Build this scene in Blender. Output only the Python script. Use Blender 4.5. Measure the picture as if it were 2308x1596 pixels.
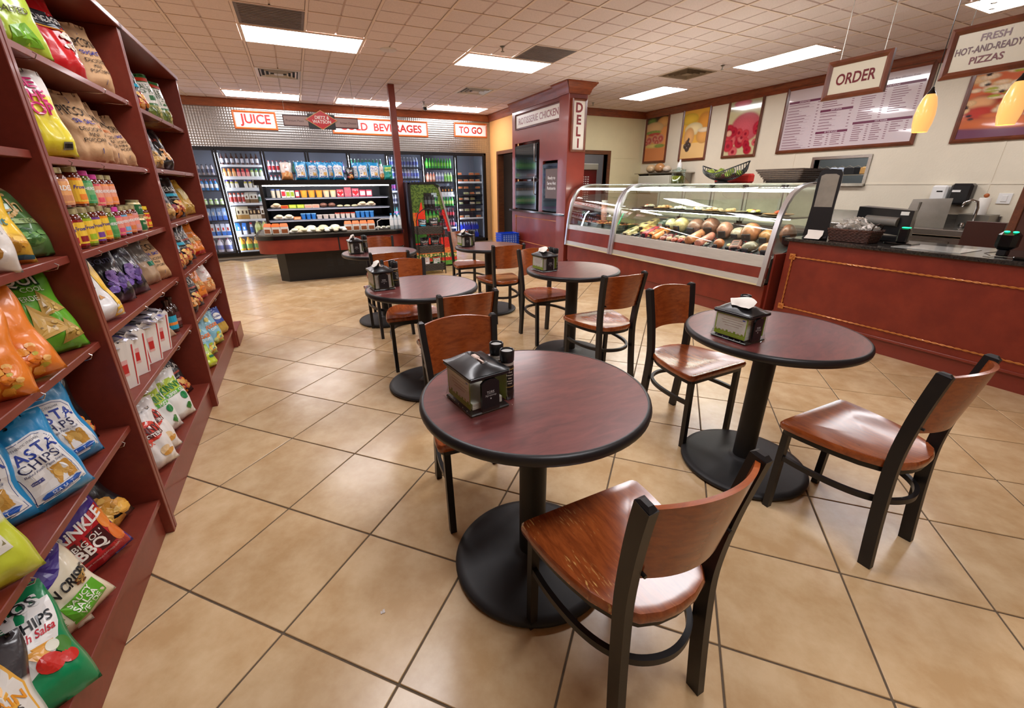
import bpy, math, random
import numpy as np
from mathutils import Vector, Matrix

random.seed(7)
rng = np.random.RandomState(7)
sc = bpy.context.scene
for o in list(bpy.data.objects):
    bpy.data.objects.remove(o)
COL = sc.collection
PI = math.pi
ft = 0.3048

# ------------------------------------------------------------------ camera
cam_d = bpy.data.cameras.new('camera')
cam_d.sensor_width = 36.0
cam_d.lens = 945.56 / 2308 * 36.0
cam_d.clip_start = 0.02
cam_d.clip_end = 60
cam = bpy.data.objects.new('camera', cam_d)
COL.objects.link(cam)
yaw, pit, rol = 0.44734, -0.38332, -0.007255
fw = Vector((math.sin(yaw) * math.cos(pit), math.cos(yaw) * math.cos(pit), math.sin(pit)))
rt = Vector((math.cos(yaw), -math.sin(yaw), 0))
up = rt.cross(fw)
r2 = rt * math.cos(rol) + up * math.sin(rol)
u2 = -rt * math.sin(rol) + up * math.cos(rol)
cm = Matrix((r2, u2, -fw)).transposed().to_4x4()
cm.translation = Vector((0, 0, 1.392))
cam.matrix_world = cm
sc.camera = cam

# ------------------------------------------------------------------ world, exposure
w = bpy.data.worlds.new('world')
sc.world = w
w.use_nodes = True
w.node_tree.nodes['Background'].inputs[0].default_value = (1.0, 0.86, 0.72, 1)
w.node_tree.nodes['Background'].inputs[1].default_value = 0.35
sc.view_settings.view_transform = 'Standard'
sc.view_settings.look = 'None'
sc.view_settings.gamma = 1
sc.view_settings.use_curve_mapping = False
sc.view_settings.exposure = 0.0
try:
    sc.cycles.use_denoising = True
    sc.cycles.denoiser = 'OPENIMAGEDENOISE'
    sc.cycles.max_bounces = 8
    sc.cycles.diffuse_bounces = 4
    sc.cycles.glossy_bounces = 4
    sc.cycles.transmission_bounces = 6
    sc.cycles.transparent_max_bounces = 16
    sc.cycles.sample_clamp_indirect = 6.0
    sc.cycles.caustics_reflective = False
    sc.cycles.caustics_refractive = False
except Exception:
    pass
TROFFER = 19.0          # strength of the fluorescent ceiling panels
H = 2.91               # ceiling height

# ------------------------------------------------------------------ colours and materials
def lin(c):
    return tuple((x / 255.0 / 12.92) if x / 255.0 <= 0.04045 else ((x / 255.0 + 0.055) / 1.055) ** 2.4 for x in c)

def nd(nt, kind, **kw):
    n = nt.nodes.new(kind)
    for k, v in kw.items():
        setattr(n, k, v)
    return n

MATS = {}
def mat(name, rgb=(128, 128, 128), rough=0.5, metal=0.0, var=0.0, vscale=6.0, stretch=(1, 1, 1), bump=0.0, bscale=60.0,
        coat=0.0, emit=0.0, emit_rgb=None, trans=0.0, ior=1.45, attr=False, rand=0.0, alpha=1.0, spec=0.5, dark=None, detail=4.0, coatr=0.1):
    """rgb is sRGB; var mixes towards `dark` by noise; attr reads the vertex colour; rand = per-object value change"""
    if name in MATS:
        return MATS[name]
    m = bpy.data.materials.new(name)
    m.use_nodes = True
    nt = m.node_tree
    b = nt.nodes['Principled BSDF']
    c = lin(rgb)
    b.inputs['Base Color'].default_value = (*c, 1)
    b.inputs['Roughness'].default_value = rough
    b.inputs['Metallic'].default_value = metal
    b.inputs['Coat Weight'].default_value = coat
    b.inputs['Coat Roughness'].default_value = coatr
    b.inputs['Transmission Weight'].default_value = trans
    b.inputs['IOR'].default_value = ior
    b.inputs['Alpha'].default_value = alpha
    b.inputs['Specular IOR Level'].default_value = spec
    src = None
    if attr:
        a = nd(nt, 'ShaderNodeAttribute', attribute_name='Col')
        src = a.outputs['Color']
    if var or bump:
        tc = nd(nt, 'ShaderNodeTexCoord')
        mp = nd(nt, 'ShaderNodeMapping')
        mp.inputs['Scale'].default_value = stretch
        nt.links.new(tc.outputs['Object'], mp.inputs['Vector'])
        vec = mp.outputs['Vector']
        if rand:
            oi = nd(nt, 'ShaderNodeObjectInfo')
            ad = nd(nt, 'ShaderNodeVectorMath', operation='ADD')
            mu = nd(nt, 'ShaderNodeMath', operation='MULTIPLY')
            mu.inputs[1].default_value = 37.0
            nt.links.new(oi.outputs['Random'], mu.inputs[0])
            nt.links.new(mp.outputs['Vector'], ad.inputs[0])
            nt.links.new(mu.outputs[0], ad.inputs[1])
            vec = ad.outputs[0]
    if var:
        nz = nd(nt, 'ShaderNodeTexNoise')
        nz.inputs['Scale'].default_value = vscale
        nz.inputs['Detail'].default_value = detail
        nz.inputs['Roughness'].default_value = 0.62
        nt.links.new(vec, nz.inputs['Vector'])
        rp = nd(nt, 'ShaderNodeValToRGB')
        rp.color_ramp.elements[0].position = 0.36
        rp.color_ramp.elements[1].position = 0.68
        nt.links.new(nz.outputs['Fac'], rp.inputs['Fac'])
        mx = nd(nt, 'ShaderNodeMix', data_type='RGBA')
        dk = lin(dark) if dark else tuple(x * (1 - var) for x in c)
        if src is not None:
            mu2 = nd(nt, 'ShaderNodeMix', data_type='RGBA', blend_type='MULTIPLY')
            mu2.inputs[0].default_value = 1.0
            nt.links.new(src, mu2.inputs[6])
            mu2.inputs[7].default_value = (1 - var, 1 - var, 1 - var, 1)
            nt.links.new(mu2.outputs[2], mx.inputs[6])
            nt.links.new(src, mx.inputs[7])
        else:
            mx.inputs[6].default_value = (*dk, 1)
            mx.inputs[7].default_value = (*c, 1)
        nt.links.new(rp.outputs['Color'], mx.inputs[0])
        src = mx.outputs[2]
    if rand:
        oi = nd(nt, 'ShaderNodeObjectInfo')
        mr = nd(nt, 'ShaderNodeMapRange')
        mr.inputs['To Min'].default_value = 1 - rand
        mr.inputs['To Max'].default_value = 1 + rand
        nt.links.new(oi.outputs['Random'], mr.inputs['Value'])
        hs = nd(nt, 'ShaderNodeHueSaturation')
        nt.links.new(mr.outputs[0], hs.inputs['Value'])
        if src is not None:
            nt.links.new(src, hs.inputs['Color'])
        else:
            hs.inputs['Color'].default_value = (*c, 1)
        src = hs.outputs['Color']
    if src is not None:
        nt.links.new(src, b.inputs['Base Color'])
    if bump:
        nb = nd(nt, 'ShaderNodeTexNoise')
        nb.inputs['Scale'].default_value = bscale
        nb.inputs['Detail'].default_value = 3
        nt.links.new(vec, nb.inputs['Vector'])
        bp = nd(nt, 'ShaderNodeBump')
        bp.inputs['Strength'].default_value = bump
        bp.inputs['Distance'].default_value = 0.004
        nt.links.new(nb.outputs['Fac'], bp.inputs['Height'])
        nt.links.new(bp.outputs['Normal'], b.inputs['Normal'])
    if emit:
        b.inputs['Emission Strength'].default_value = emit
        b.inputs['Emission Color'].default_value = (*lin(emit_rgb or rgb), 1)
        if attr:
            nt.links.new(src, b.inputs['Emission Color'])
    MATS[name] = m
    return m

def glass_mat(name, tint=(235, 245, 240), rough=0.0, mixf=0.12):
    """thin pane: mostly clear, a little mirror"""
    if name in MATS:
        return MATS[name]
    m = bpy.data.materials.new(name)
    m.use_nodes = True
    nt = m.node_tree
    nt.nodes.remove(nt.nodes['Principled BSDF'])
    out = nt.nodes['Material Output']
    tr = nd(nt, 'ShaderNodeBsdfTransparent')
    tr.inputs[0].default_value = (*lin(tint), 1)
    gl = nd(nt, 'ShaderNodeBsdfGlossy')
    gl.inputs['Roughness'].default_value = rough
    fr = nd(nt, 'ShaderNodeLayerWeight')
    fr.inputs['Blend'].default_value = 0.25
    mr = nd(nt, 'ShaderNodeMapRange')
    mr.inputs['To Min'].default_value = mixf * 0.5
    mr.inputs['To Max'].default_value = min(1, mixf * 3.5)
    nt.links.new(fr.outputs['Fresnel'], mr.inputs['Value'])
    mx = nd(nt, 'ShaderNodeMixShader')
    nt.links.new(mr.outputs[0], mx.inputs[0])
    nt.links.new(tr.outputs[0], mx.inputs[1])
    nt.links.new(gl.outputs[0], mx.inputs[2])
    nt.links.new(mx.outputs[0], out.inputs[0])
    MATS[name] = m
    return m

def wood_mat(name, light, dark, rough=0.3, coat=0.3, scale=1.0, axis=(1, 10, 10)):
    if name in MATS:
        return MATS[name]
    m = bpy.data.materials.new(name)
    m.use_nodes = True
    nt = m.node_tree
    b = nt.nodes['Principled BSDF']
    tc = nd(nt, 'ShaderNodeTexCoord')
    mp = nd(nt, 'ShaderNodeMapping')
    mp.inputs['Scale'].default_value = axis
    oi = nd(nt, 'ShaderNodeObjectInfo')
    mu = nd(nt, 'ShaderNodeMath', operation='MULTIPLY')
    mu.inputs[1].default_value = 20
    ad = nd(nt, 'ShaderNodeVectorMath', operation='ADD')
    nt.links.new(oi.outputs['Random'], mu.inputs[0])
    nt.links.new(tc.outputs['Object'], mp.inputs['Vector'])
    nt.links.new(mp.outputs['Vector'], ad.inputs[0])
    nt.links.new(mu.outputs[0], ad.inputs[1])
    nz = nd(nt, 'ShaderNodeTexNoise')
    nz.inputs['Scale'].default_value = 3.0 * scale
    nz.inputs['Detail'].default_value = 8
    nz.inputs['Roughness'].default_value = 0.65
    nz.inputs['Distortion'].default_value = 0.6
    nt.links.new(ad.outputs[0], nz.inputs['Vector'])
    rp = nd(nt, 'ShaderNodeValToRGB')
    rp.color_ramp.elements[0].position = 0.3
    rp.color_ramp.elements[1].position = 0.72
    rp.color_ramp.elements[0].color = (*lin(dark), 1)
    rp.color_ramp.elements[1].color = (*lin(light), 1)
    nt.links.new(nz.outputs['Fac'], rp.inputs['Fac'])
    nt.links.new(rp.outputs['Color'], b.inputs['Base Color'])
    b.inputs['Roughness'].default_value = rough
    b.inputs['Coat Weight'].default_value = coat
    b.inputs['Coat Roughness'].default_value = 0.15
    MATS[name] = m
    return m

# ------------------------------------------------------------------ mesh builder
class MB:
    def __init__(self, M=None):
        self.v, self.f, self.mi, self.c = [], [], [], []
        self.M = M or Matrix.Identity(4)
    def add(self, vs, fs, mi=0, col=None):
        n = len(self.v)
        M = self.M
        self.v += [tuple(M @ Vector(p)) for p in vs]
        self.f += [tuple(i + n for i in f) for f in fs]
        self.mi += [mi] * len(fs)
        self.c += [col] * len(vs) if not isinstance(col, list) else col
        return self
    def box(self, x0, y0, z0, x1, y1, z1, mi=0, ch=0.0, col=None):
        if x0 > x1: x0, x1 = x1, x0
        if y0 > y1: y0, y1 = y1, y0
        if z0 > z1: z0, z1 = z1, z0
        if ch <= 0:
            vs = [(x0, y0, z0), (x1, y0, z0), (x1, y1, z0), (x0, y1, z0), (x0, y0, z1), (x1, y0, z1), (x1, y1, z1), (x0, y1, z1)]
            fs = [(0, 3, 2, 1), (4, 5, 6, 7), (0, 1, 5, 4), (1, 2, 6, 5), (2, 3, 7, 6), (3, 0, 4, 7)]
            return self.add(vs, fs, mi, col)
        c = min(ch, (x1 - x0) * .45, (y1 - y0) * .45, (z1 - z0) * .45)
        vs = []
        idx = {}
        for sx in (0, 1):
            for sy in (0, 1):
                for sz in (0, 1):
                    X = (x0, x1)[sx]; Y = (y0, y1)[sy]; Z = (z0, z1)[sz]
                    dx = c if sx == 0 else -c; dy = c if sy == 0 else -c; dz = c if sz == 0 else -c
                    idx[sx, sy, sz] = len(vs)
                    vs += [(X, Y + dy, Z + dz), (X + dx, Y, Z + dz), (X + dx, Y + dy, Z)]
        g = lambda a, b, d, k: idx[a, b, d] + k
        fs = []
        fs.append((g(0,0,0,0), g(0,0,1,0), g(0,1,1,0), g(0,1,0,0)))
        fs.append((g(1,0,0,0), g(1,1,0,0), g(1,1,1,0), g(1,0,1,0)))
        fs.append((g(0,0,0,1), g(1,0,0,1), g(1,0,1,1), g(0,0,1,1)))
        fs.append((g(0,1,0,1), g(0,1,1,1), g(1,1,1,1), g(1,1,0,1)))
        fs.append((g(0,0,0,2), g(0,1,0,2), g(1,1,0,2), g(1,0,0,2)))
        fs.append((g(0,0,1,2), g(1,0,1,2), g(1,1,1,2), g(0,1,1,2)))
        for a in (0, 1):
            for b_ in (0, 1):
                q = (g(a,b_,0,0), g(a,b_,0,1), g(a,b_,1,1), g(a,b_,1,0))
                fs.append(q if (a + b_) % 2 else q[::-1])
                q = (g(a,0,b_,0), g(a,1,b_,0), g(a,1,b_,2), g(a,0,b_,2))
                fs.append(q if (a + b_) % 2 else q[::-1])
                q = (g(0,a,b_,1), g(0,a,b_,2), g(1,a,b_,2), g(1,a,b_,1))
                fs.append(q if (a + b_) % 2 else q[::-1])
        for a in (0, 1):
            for b_ in (0, 1):
                for d in (0, 1):
                    t = (g(a,b_,d,0), g(a,b_,d,1), g(a,b_,d,2))
                    fs.append(t if (a + b_ + d) % 2 else t[::-1])
        return self.add(vs, fs, mi, col)
    def lathe(self, prof, n=20, cx=0, cy=0, mi=0, a0=0, a1=2 * PI, col=None, cap=True):
        vs, fs = [], []
        full = abs(a1 - a0 - 2 * PI) < 1e-6
        m = n if full else n + 1
        for r, z in prof:
            for k in range(m):
                a = a0 + (a1 - a0) * k / n
                vs.append((cx + r * math.cos(a), cy + r * math.sin(a), z))
        for j in range(len(prof) - 1):
            for k in range(n):
                k2 = (k + 1) % m
                fs.append((j * m + k, j * m + k2, (j + 1) * m + k2, (j + 1) * m + k))
        if cap and full:
            if prof[0][0] > 1e-5: fs.append(tuple(range(m))[::-1])
            if prof[-1][0] > 1e-5: fs.append(tuple((len(prof) - 1) * m + k for k in range(m)))
        if isinstance(col, list):
            col = [c for c in col for _ in range(m)]
        return self.add(vs, fs, mi, col)
    def cyl(self, p0, p1, r, n=12, mi=0, col=None, r1=None):
        p0, p1 = Vector(p0), Vector(p1)
        d = (p1 - p0).normalized()
        a = Vector((0, 0, 1)) if abs(d.z) < 0.9 else Vector((1, 0, 0))
        u = d.cross(a).normalized(); v = d.cross(u)
        r1 = r if r1 is None else r1
        vs = [tuple(p0 + (u * math.cos(2*PI*k/n) + v * math.sin(2*PI*k/n)) * r) for k in range(n)]
        vs += [tuple(p1 + (u * math.cos(2*PI*k/n) + v * math.sin(2*PI*k/n)) * r1) for k in range(n)]
        fs = [(k, n + k, n + (k + 1) % n, (k + 1) % n) for k in range(n)]
        fs += [tuple(range(n)), tuple(range(2*n - 1, n - 1, -1))]
        return self.add(vs, fs, mi, col)
    def tube(self, pts, r, n=8, mi=0, closed=False, col=None):
        P = [Vector(p) for p in pts]
        vs, fs = [], []
        m = len(P)
        u = None
        for i in range(m):
            if closed:
                d = P[(i + 1) % m] - P[i - 1]
            else:
                d = P[min(i + 1, m - 1)] - P[max(i - 1, 0)]
            d.normalize()
            if u is None:
                a = Vector((0, 0, 1)) if abs(d.z) < 0.9 else Vector((1, 0, 0))
                u = d.cross(a).normalized()
            else:
                u = (u - d * u.dot(d)).normalized()
            v = d.cross(u)
            for k in range(n):
                t = 2 * PI * k / n
                vs.append(tuple(P[i] + (u * math.cos(t) + v * math.sin(t)) * r))
        for i in range(m if closed else m - 1):
            j = (i + 1) % m
            for k in range(n):
                fs.append((i*n + k, i*n + (k+1) % n, j*n + (k+1) % n, j*n + k))
        if not closed:
            fs += [tuple(range(n))[::-1], tuple((m-1)*n + k for k in range(n))]
        return self.add(vs, fs, mi, col)
    def sweep(self, pts, w, h, side=None, mi=0, closed=False, col=None):
        """rectangular bar: w along `side`-ish direction, h along the other"""
        P = [Vector(p) for p in pts]
        vs, fs = [], []
        m = len(P)
        for i in range(m):
            if closed: d = P[(i + 1) % m] - P[i - 1]
            else: d = P[min(i + 1, m - 1)] - P[max(i - 1, 0)]
            d.normalize()
            s = Vector(side) if side else Vector((0, 0, 1))
            s = (s - d * s.dot(d)).normalized()
            t = d.cross(s)
            for a, b in ((-1, -1), (1, -1), (1, 1), (-1, 1)):
                vs.append(tuple(P[i] + s * a * w / 2 + t * b * h / 2))
        for i in range(m if closed else m - 1):
            j = (i + 1) % m
            for k in range(4):
                fs.append((i*4 + k, i*4 + (k+1) % 4, j*4 + (k+1) % 4, j*4 + k))
        if not closed:
            fs += [(3, 2, 1, 0), tuple((m-1)*4 + k for k in range(4))]
        return self.add(vs, fs, mi, col)
    def prism(self, poly, z0, z1, mi=0, col=None):
        n = len(poly)
        vs = [(x, y, z0) for x, y in poly] + [(x, y, z1) for x, y in poly]
        fs = [tuple(range(n))[::-1], tuple(range(n, 2 * n))]
        fs += [(k, (k + 1) % n, n + (k + 1) % n, n + k) for k in range(n)]
        return self.add(vs, fs, mi, col)
    def ell(self, cx, cy, cz, rx, ry, rz, nu=12, nv=8, mi=0, col=None):
        vs = [(cx, cy, cz - rz)]
        for j in range(1, nv):
            p = -PI/2 + PI * j / nv
            for k in range(nu):
                t = 2 * PI * k / nu
                vs.append((cx + rx*math.cos(p)*math.cos(t), cy + ry*math.cos(p)*math.sin(t), cz + rz*math.sin(p)))
        vs.append((cx, cy, cz + rz))
        fs = [(0, 1 + (k+1) % nu, 1 + k) for k in range(nu)]
        for j in range(nv - 2):
            for k in range(nu):
                a = 1 + j*nu
                fs.append((a + k, a + (k+1) % nu, a + nu + (k+1) % nu, a + nu + k))
        L = len(vs) - 1
        a = 1 + (nv - 2) * nu
        fs += [(a + k, a + (k+1) % nu, L) for k in range(nu)]
        return self.add(vs, fs, mi, col)
    def quad(self, a, b, c, d, mi=0, col=None):
        return self.add([a, b, c, d], [(0, 1, 2, 3)], mi, col)
    def mesh(self, name, mats, smooth=False, off=None):
        me = bpy.data.meshes.new(name)
        v = self.v
        if off is not None:
            v = [(a - off[0], b - off[1], c - off[2]) for a, b, c in v]
        me.from_pydata(v, [], self.f)
        if not isinstance(mats, (list, tuple)): mats = [mats]
        for m in mats: me.materials.append(m)
        me.polygons.foreach_set('material_index', self.mi)
        if any(c is not None for c in self.c):
            at = me.color_attributes.new('Col', 'FLOAT_COLOR', 'POINT')
            buf = np.ones((len(self.v), 4), dtype=np.float32)
            for i, c in enumerate(self.c):
                if c is not None: buf[i, :3] = c[:3]
            at.data.foreach_set('color', buf.ravel())
        if smooth:
            me.polygons.foreach_set('use_smooth', [True] * len(me.polygons))
            if smooth is not True:
                me.set_sharp_from_angle(angle=math.radians(smooth))
        me.update()
        return me
    def build(self, name, mats, parent=None, smooth=False, world=True):
        """geometry given in world coordinates is re-based on the parent (or own) origin"""
        off = None
        if parent is not None and world:
            q = parent
            off = Vector((0, 0, 0))
            while q is not None:
                off += q.location
                q = q.parent
        elif parent is None and world:
            vs = np.array(self.v)
            off = Vector(((vs[:, 0].min() + vs[:, 0].max()) / 2, (vs[:, 1].min() + vs[:, 1].max()) / 2, vs[:, 2].min()))
        me = self.mesh(name, mats, smooth, off)
        o = bpy.data.objects.new(name, me)
        COL.objects.link(o)
        if parent is not None: o.parent = parent
        elif off is not None: o.location = off
        return o

def tag(o, label=None, cat=None, group=None, kind=None):
    if label: o['label'] = label
    if cat: o['category'] = cat
    if group: o['group'] = group
    if kind: o['kind'] = kind
    return o

def empty(name, loc=(0, 0, 0), rz=0, label=None, cat=None, group=None):
    o = bpy.data.objects.new(name, None)
    COL.objects.link(o)
    o.empty_display_size = 0.05
    o.location = loc
    o.rotation_euler = (0, 0, rz)
    return tag(o, label, cat, group)

def dup(root, loc=None, rz=None, label=None, group=None, matrix=None):
    r = root.copy()
    COL.objects.link(r)
    if loc is not None: r.location = loc
    if rz is not None: r.rotation_euler = (0, 0, rz)
    if matrix is not None: r.matrix_world = matrix
    if label: r['label'] = label
    if group: r['group'] = group
    for ch in list(root.children):
        c = ch.copy(); COL.objects.link(c); c.parent = r
        for g in ch.children:
            d = g.copy(); COL.objects.link(d); d.parent = c
    return r

def child_copy(src, parent, loc=(0, 0, 0), rz=0):
    c = src.copy(); COL.objects.link(c); c.parent = parent
    c.location = loc; c.rotation_euler = (0, 0, rz)
    return c

def smooth_path(pts, n=4):
    P = [Vector(p) for p in pts]; out = []
    for i in range(len(P) - 1):
        p0, p1, p2, p3 = P[max(i - 1, 0)], P[i], P[i + 1], P[min(i + 2, len(P) - 1)]
        for k in range(n):
            t = k / n
            out.append(tuple(.5 * ((2 * p1) + (p2 - p0) * t + (2 * p0 - 5 * p1 + 4 * p2 - p3) * t * t + (3 * p1 - p0 - 3 * p2 + p3) * t ** 3)))
    return out + [tuple(P[-1])]

# text as flat polygons, cached: list of verts (x,y), faces ; centred
_TX = {}
def text2d(s, size=1.0, bold=0.0, shear=0.0, width=None, spacing=1.0):
    key = (s, bold, shear, spacing)
    if key not in _TX:
        cu = bpy.data.curves.new('t', 'FONT')
        cu.body = s
        cu.size = 1.0
        cu.offset = bold
        cu.shear = shear
        cu.space_character = spacing
        cu.align_x = 'CENTER'
        cu.align_y = 'CENTER'
        cu.resolution_u = 3
        cu.fill_mode = 'BOTH'
        ob = bpy.data.objects.new('t', cu)
        COL.objects.link(ob)
        dg = bpy.context.evaluated_depsgraph_get()
        me = bpy.data.meshes.new_from_object(ob.evaluated_get(dg))
        vs = np.array([v.co[:2] for v in me.vertices]) if len(me.vertices) else np.zeros((0, 2))
        fs = [tuple(p.vertices) for p in me.polygons]
        bpy.data.objects.remove(ob)
        bpy.data.meshes.remove(me)
        bpy.data.curves.remove(cu)
        if len(vs):
            vs = vs - (vs.min(0) + vs.max(0)) / 2
        _TX[key] = (vs, fs)
    vs, fs = _TX[key]
    vs = vs * size
    if width is not None and len(vs):
        w_ = vs[:, 0].max() - vs[:, 0].min()
        vs = vs * np.array([width / w_, 1.0])
    return vs, fs

def text_on(mb, s, org, ux, uy, size, col=None, mi=0, bold=0.0, width=None, shear=0.0, off=0.0, spacing=1.0, rot=0.0):
    vs, fs = text2d(s, size, bold, shear, width, spacing)
    o = Vector(org); ux = Vector(ux); uy = Vector(uy)
    n = ux.cross(uy).normalized() * off
    c, s_ = math.cos(rot), math.sin(rot)
    mb.add([tuple(o + n + ux * (x * c - y * s_) + uy * (x * s_ + y * c)) for x, y in vs], fs, mi, col)
# ================================================================== ROOM
M_tile = mat('floor_tile_ceramic', (213, 185, 145), 0.24, var=1, dark=(190, 156, 112), vscale=5.5, bump=0.16, bscale=9, rand=0.07, spec=0.55, detail=7)
M_grout = mat('grout', (104, 88, 70), 0.85, var=0.25, vscale=30)
M_ceil = mat('ceiling_tile_fibre', (224, 206, 204), 0.9, var=0.12, vscale=90, bump=0.3, bscale=160, rand=0.03)
M_tbar = mat('tbar_white', (222, 200, 186), 0.5)
M_wall = mat('wall_frp_white', (232, 222, 200), 0.42, var=0.05, vscale=3, bump=0.35, bscale=45)
M_wall_d = mat('wall_frp_cream', (222, 213, 172), 0.42, var=0.05, vscale=3, bump=0.35, bscale=45)
M_peach = mat('wall_peach_paint', (224, 164, 96), 0.7, var=0.05, vscale=2)
M_crown = wood_mat('crown_stained_wood', (150, 72, 34), (104, 42, 20), 0.4, 0.2, 1.0, (2, 2, 14))
M_redwood = mat('red_painted_board', (124, 50, 36), 0.42, var=0.12, vscale=40, coat=0.15)
M_lam = mat('red_laminate', (128, 44, 26), 0.42, var=1, dark=(112, 34, 20), vscale=5, bump=0.12, bscale=200, coat=0.1)
M_black = mat('black_metal', (22, 21, 22), 0.38, var=0.15, vscale=30)
M_blackg = mat('black_gloss', (12, 12, 14), 0.16, coat=0.4)
M_steel = mat('stainless_steel', (196, 192, 186), 0.26, 1.0, var=0.18, vscale=3, stretch=(2, 2, 40))
M_steel_d = mat('stainless_dull', (150, 146, 138), 0.35, 1.0, var=0.2, vscale=4)
M_alum = mat('brushed_aluminium', (206, 206, 210), 0.3, 0.85)
M_white = mat('white_plastic', (235, 234, 230), 0.4)
M_emit = mat('fluorescent_diffuser', (255, 252, 246), 0.5, emit=TROFFER, emit_rgb=(252, 250, 253))
M_glass = glass_mat('clear_glass')
M_dark = mat('dark_void', (14, 13, 13), 0.8)
M_gold = mat('gold_rope_wood', (196, 122, 58), 0.35, 0.25, coat=0.3)

def structure(o):
    o['kind'] = 'structure'
    return o

# ---- floor: grout bed with single tiles laid at 46 degrees
fl = structure(MB().box(-5.4, -4.2, -0.06, 9.4, 12.6, -0.004).build('floor', M_grout))
th = 0.8043
TS = 0.4572
e1 = Vector((math.cos(th), -math.sin(th), 0)); e2 = Vector((math.sin(th), math.cos(th), 0))
F0 = Vector((-0.6029, 1.5304, 0))
g = 0.0035
tm = MB()
tm.box(g, g, -0.006, TS - g, TS - g, 0.0, ch=0.0018)
t_me = tm.mesh('floor_tile', M_tile)
rest = MB()
cells = []
for i in range(-30, 40):
    for j in range(-30, 40):
        c = F0 + e1 * TS * (i + .5) + e2 * TS * (j + .5)
        if not (-4.9 < c.x < 7.3 and -3.6 < c.y < 10.2): continue
        seen = -1.0 < c.x < 4.55 and c.y > -0.3 and c.y > c.x * 0.0 - 0.3
        d = c.x * fw.x + c.y * fw.y
        cells.append((0 if (seen and d > 0.1) else 1, math.hypot(c.x, c.y), i, j, c))
cells.sort(key=lambda q: (q[0], q[1]))
rotz = Matrix((( e1.x, e2.x, 0), (e1.y, e2.y, 0), (0, 0, 1))).to_4x4()
for k, (s, d, i, j, c) in enumerate(cells):
    base = F0 + e1 * TS * i + e2 * TS * j
    if k < 300 and s == 0:
        o = bpy.data.objects.new('floor_tile', t_me)
        COL.objects.link(o)
        o.parent = fl
        o.matrix_world = Matrix.Translation(base) @ rotz
        o.location = base - fl.location
        o.rotation_euler = rotz.to_euler()
        # small in-plane quarter turns vary the marbling
    else:
        rest.M = Matrix.Translation(base) @ rotz
        rest.box(g, g, -0.006, TS - g, TS - g, 0.0)
ro = rest.build('floor_tiles_remaining', M_tile, fl)
ro['kind'] = 'stuff'

# ---- ceiling: grid of T bars and scored lay-in tiles
ce = structure(MB().box(-5.4, -4.2, H + 0.03, 9.4, 12.6, H + 0.08).build('ceiling', M_tbar))
P2 = 2 * ft
GX0, GY0 = -0.75 * ft, 19.02 * ft
cm_ = MB()
q = P2 / 2
for a in (0, 1):
    for b_ in (0, 1):
        x0 = 0.012 if a == 0 else q + 0.004
        x1 = q - 0.004 if a == 0 else P2 - 0.012
        y0 = 0.012 if b_ == 0 else q + 0.004
        y1 = q - 0.004 if b_ == 0 else P2 - 0.012
        s = 0.006
        cm_.add([(x0, y0, 0.012), (x1, y0, 0.012), (x1, y1, 0.012), (x0, y1, 0.012), (x0 + s, y0 + s, 0), (x1 - s, y0 + s, 0), (x1 - s, y1 - s, 0), (x0 + s, y1 - s, 0)],
                [(7, 6, 5, 4), (0, 4, 5, 1), (1, 5, 6, 2), (2, 6, 7, 3), (3, 7, 4, 0)])
cm_.add([(0.004, 0.004, 0.012), (P2 - .004, 0.004, 0.012), (P2 - .004, P2 - .004, 0.012), (0.004, P2 - .004, 0.012)], [(3, 2, 1, 0)])
c_me = cm_.mesh('ceiling_tile', M_ceil)
grid = MB()
rest = MB()
LIGHTS = []   # x0,y0,x1,y1 metres, label
def gx(k): return GX0 + k * P2
def gy(k): return GY0 + k * P2
TRO = [
 ('long fluorescent ceiling light nearest the snack shelves, beside the grey panel', gx(0), gy(0), gx(2), gy(1)),
 ('fluorescent ceiling light with the grey panel at its upper right corner', gx(4), gy(0), gx(6), gy(1)),
 ('far fluorescent ceiling light above the framed JUICE sign', gx(-1), gy(6), gx(1), gy(7)),
 ('far fluorescent ceiling light above the COLD BEVERAGES sign and red post', gx(2), gy(6), gx(4), gy(7)),
 ('far fluorescent ceiling light near the TO GO sign and camera dome', gx(5), gy(6), gx(7), gy(7)),
 ('fluorescent ceiling light over the counter beside the hanging ORDER sign', 19.12 * ft, 12.42 * ft, 20.94 * ft, 16.27 * ft),
 ('fluorescent ceiling light over the deli case beyond the stained air vent', 19.2 * ft, 20.5 * ft, 21.1 * ft, 24.45 * ft),
 ('ceiling light behind the viewer over the near tables', gx(0), gy(-6), gx(2), gy(-5)),
 ('ceiling light behind the viewer over the near counter', gx(4), gy(-6), gx(6), gy(-5)),
 ('ceiling light behind the viewer in the second aisle', gx(-4), gy(-3), gx(-2), gy(-2)),
 ('ceiling light behind the snack shelves in the next aisle', gx(-5), gy(3), gx(-3), gy(4)),
 ('ceiling light furthest behind the viewer', gx(1), gy(-10), gx(3), gy(-9)),
 ('added unseen fill light over the far end of the next aisle', gx(-6), gy(0), gx(-4), gy(1)),  # added out of view to brighten the ceiling on the shelf side
 ('added unseen fill light over the near end of the next aisle', gx(-6), gy(-7), gx(-4), gy(-6)),  # second added panel out of view, more light for the left side
 ('ceiling light over the kitchen floor behind the counter', 19.12 * ft, 4.4 * ft, 20.94 * ft, 8.25 * ft),
]
GREY = [('stained grey air return panel beside the long ceiling light near the shelves', gx(0), gy(-1), gx(1), gy(0)), ('stained grey air return panel touching the middle ceiling light', gx(5), gy(-1), gx(6), gy(0))]
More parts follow.
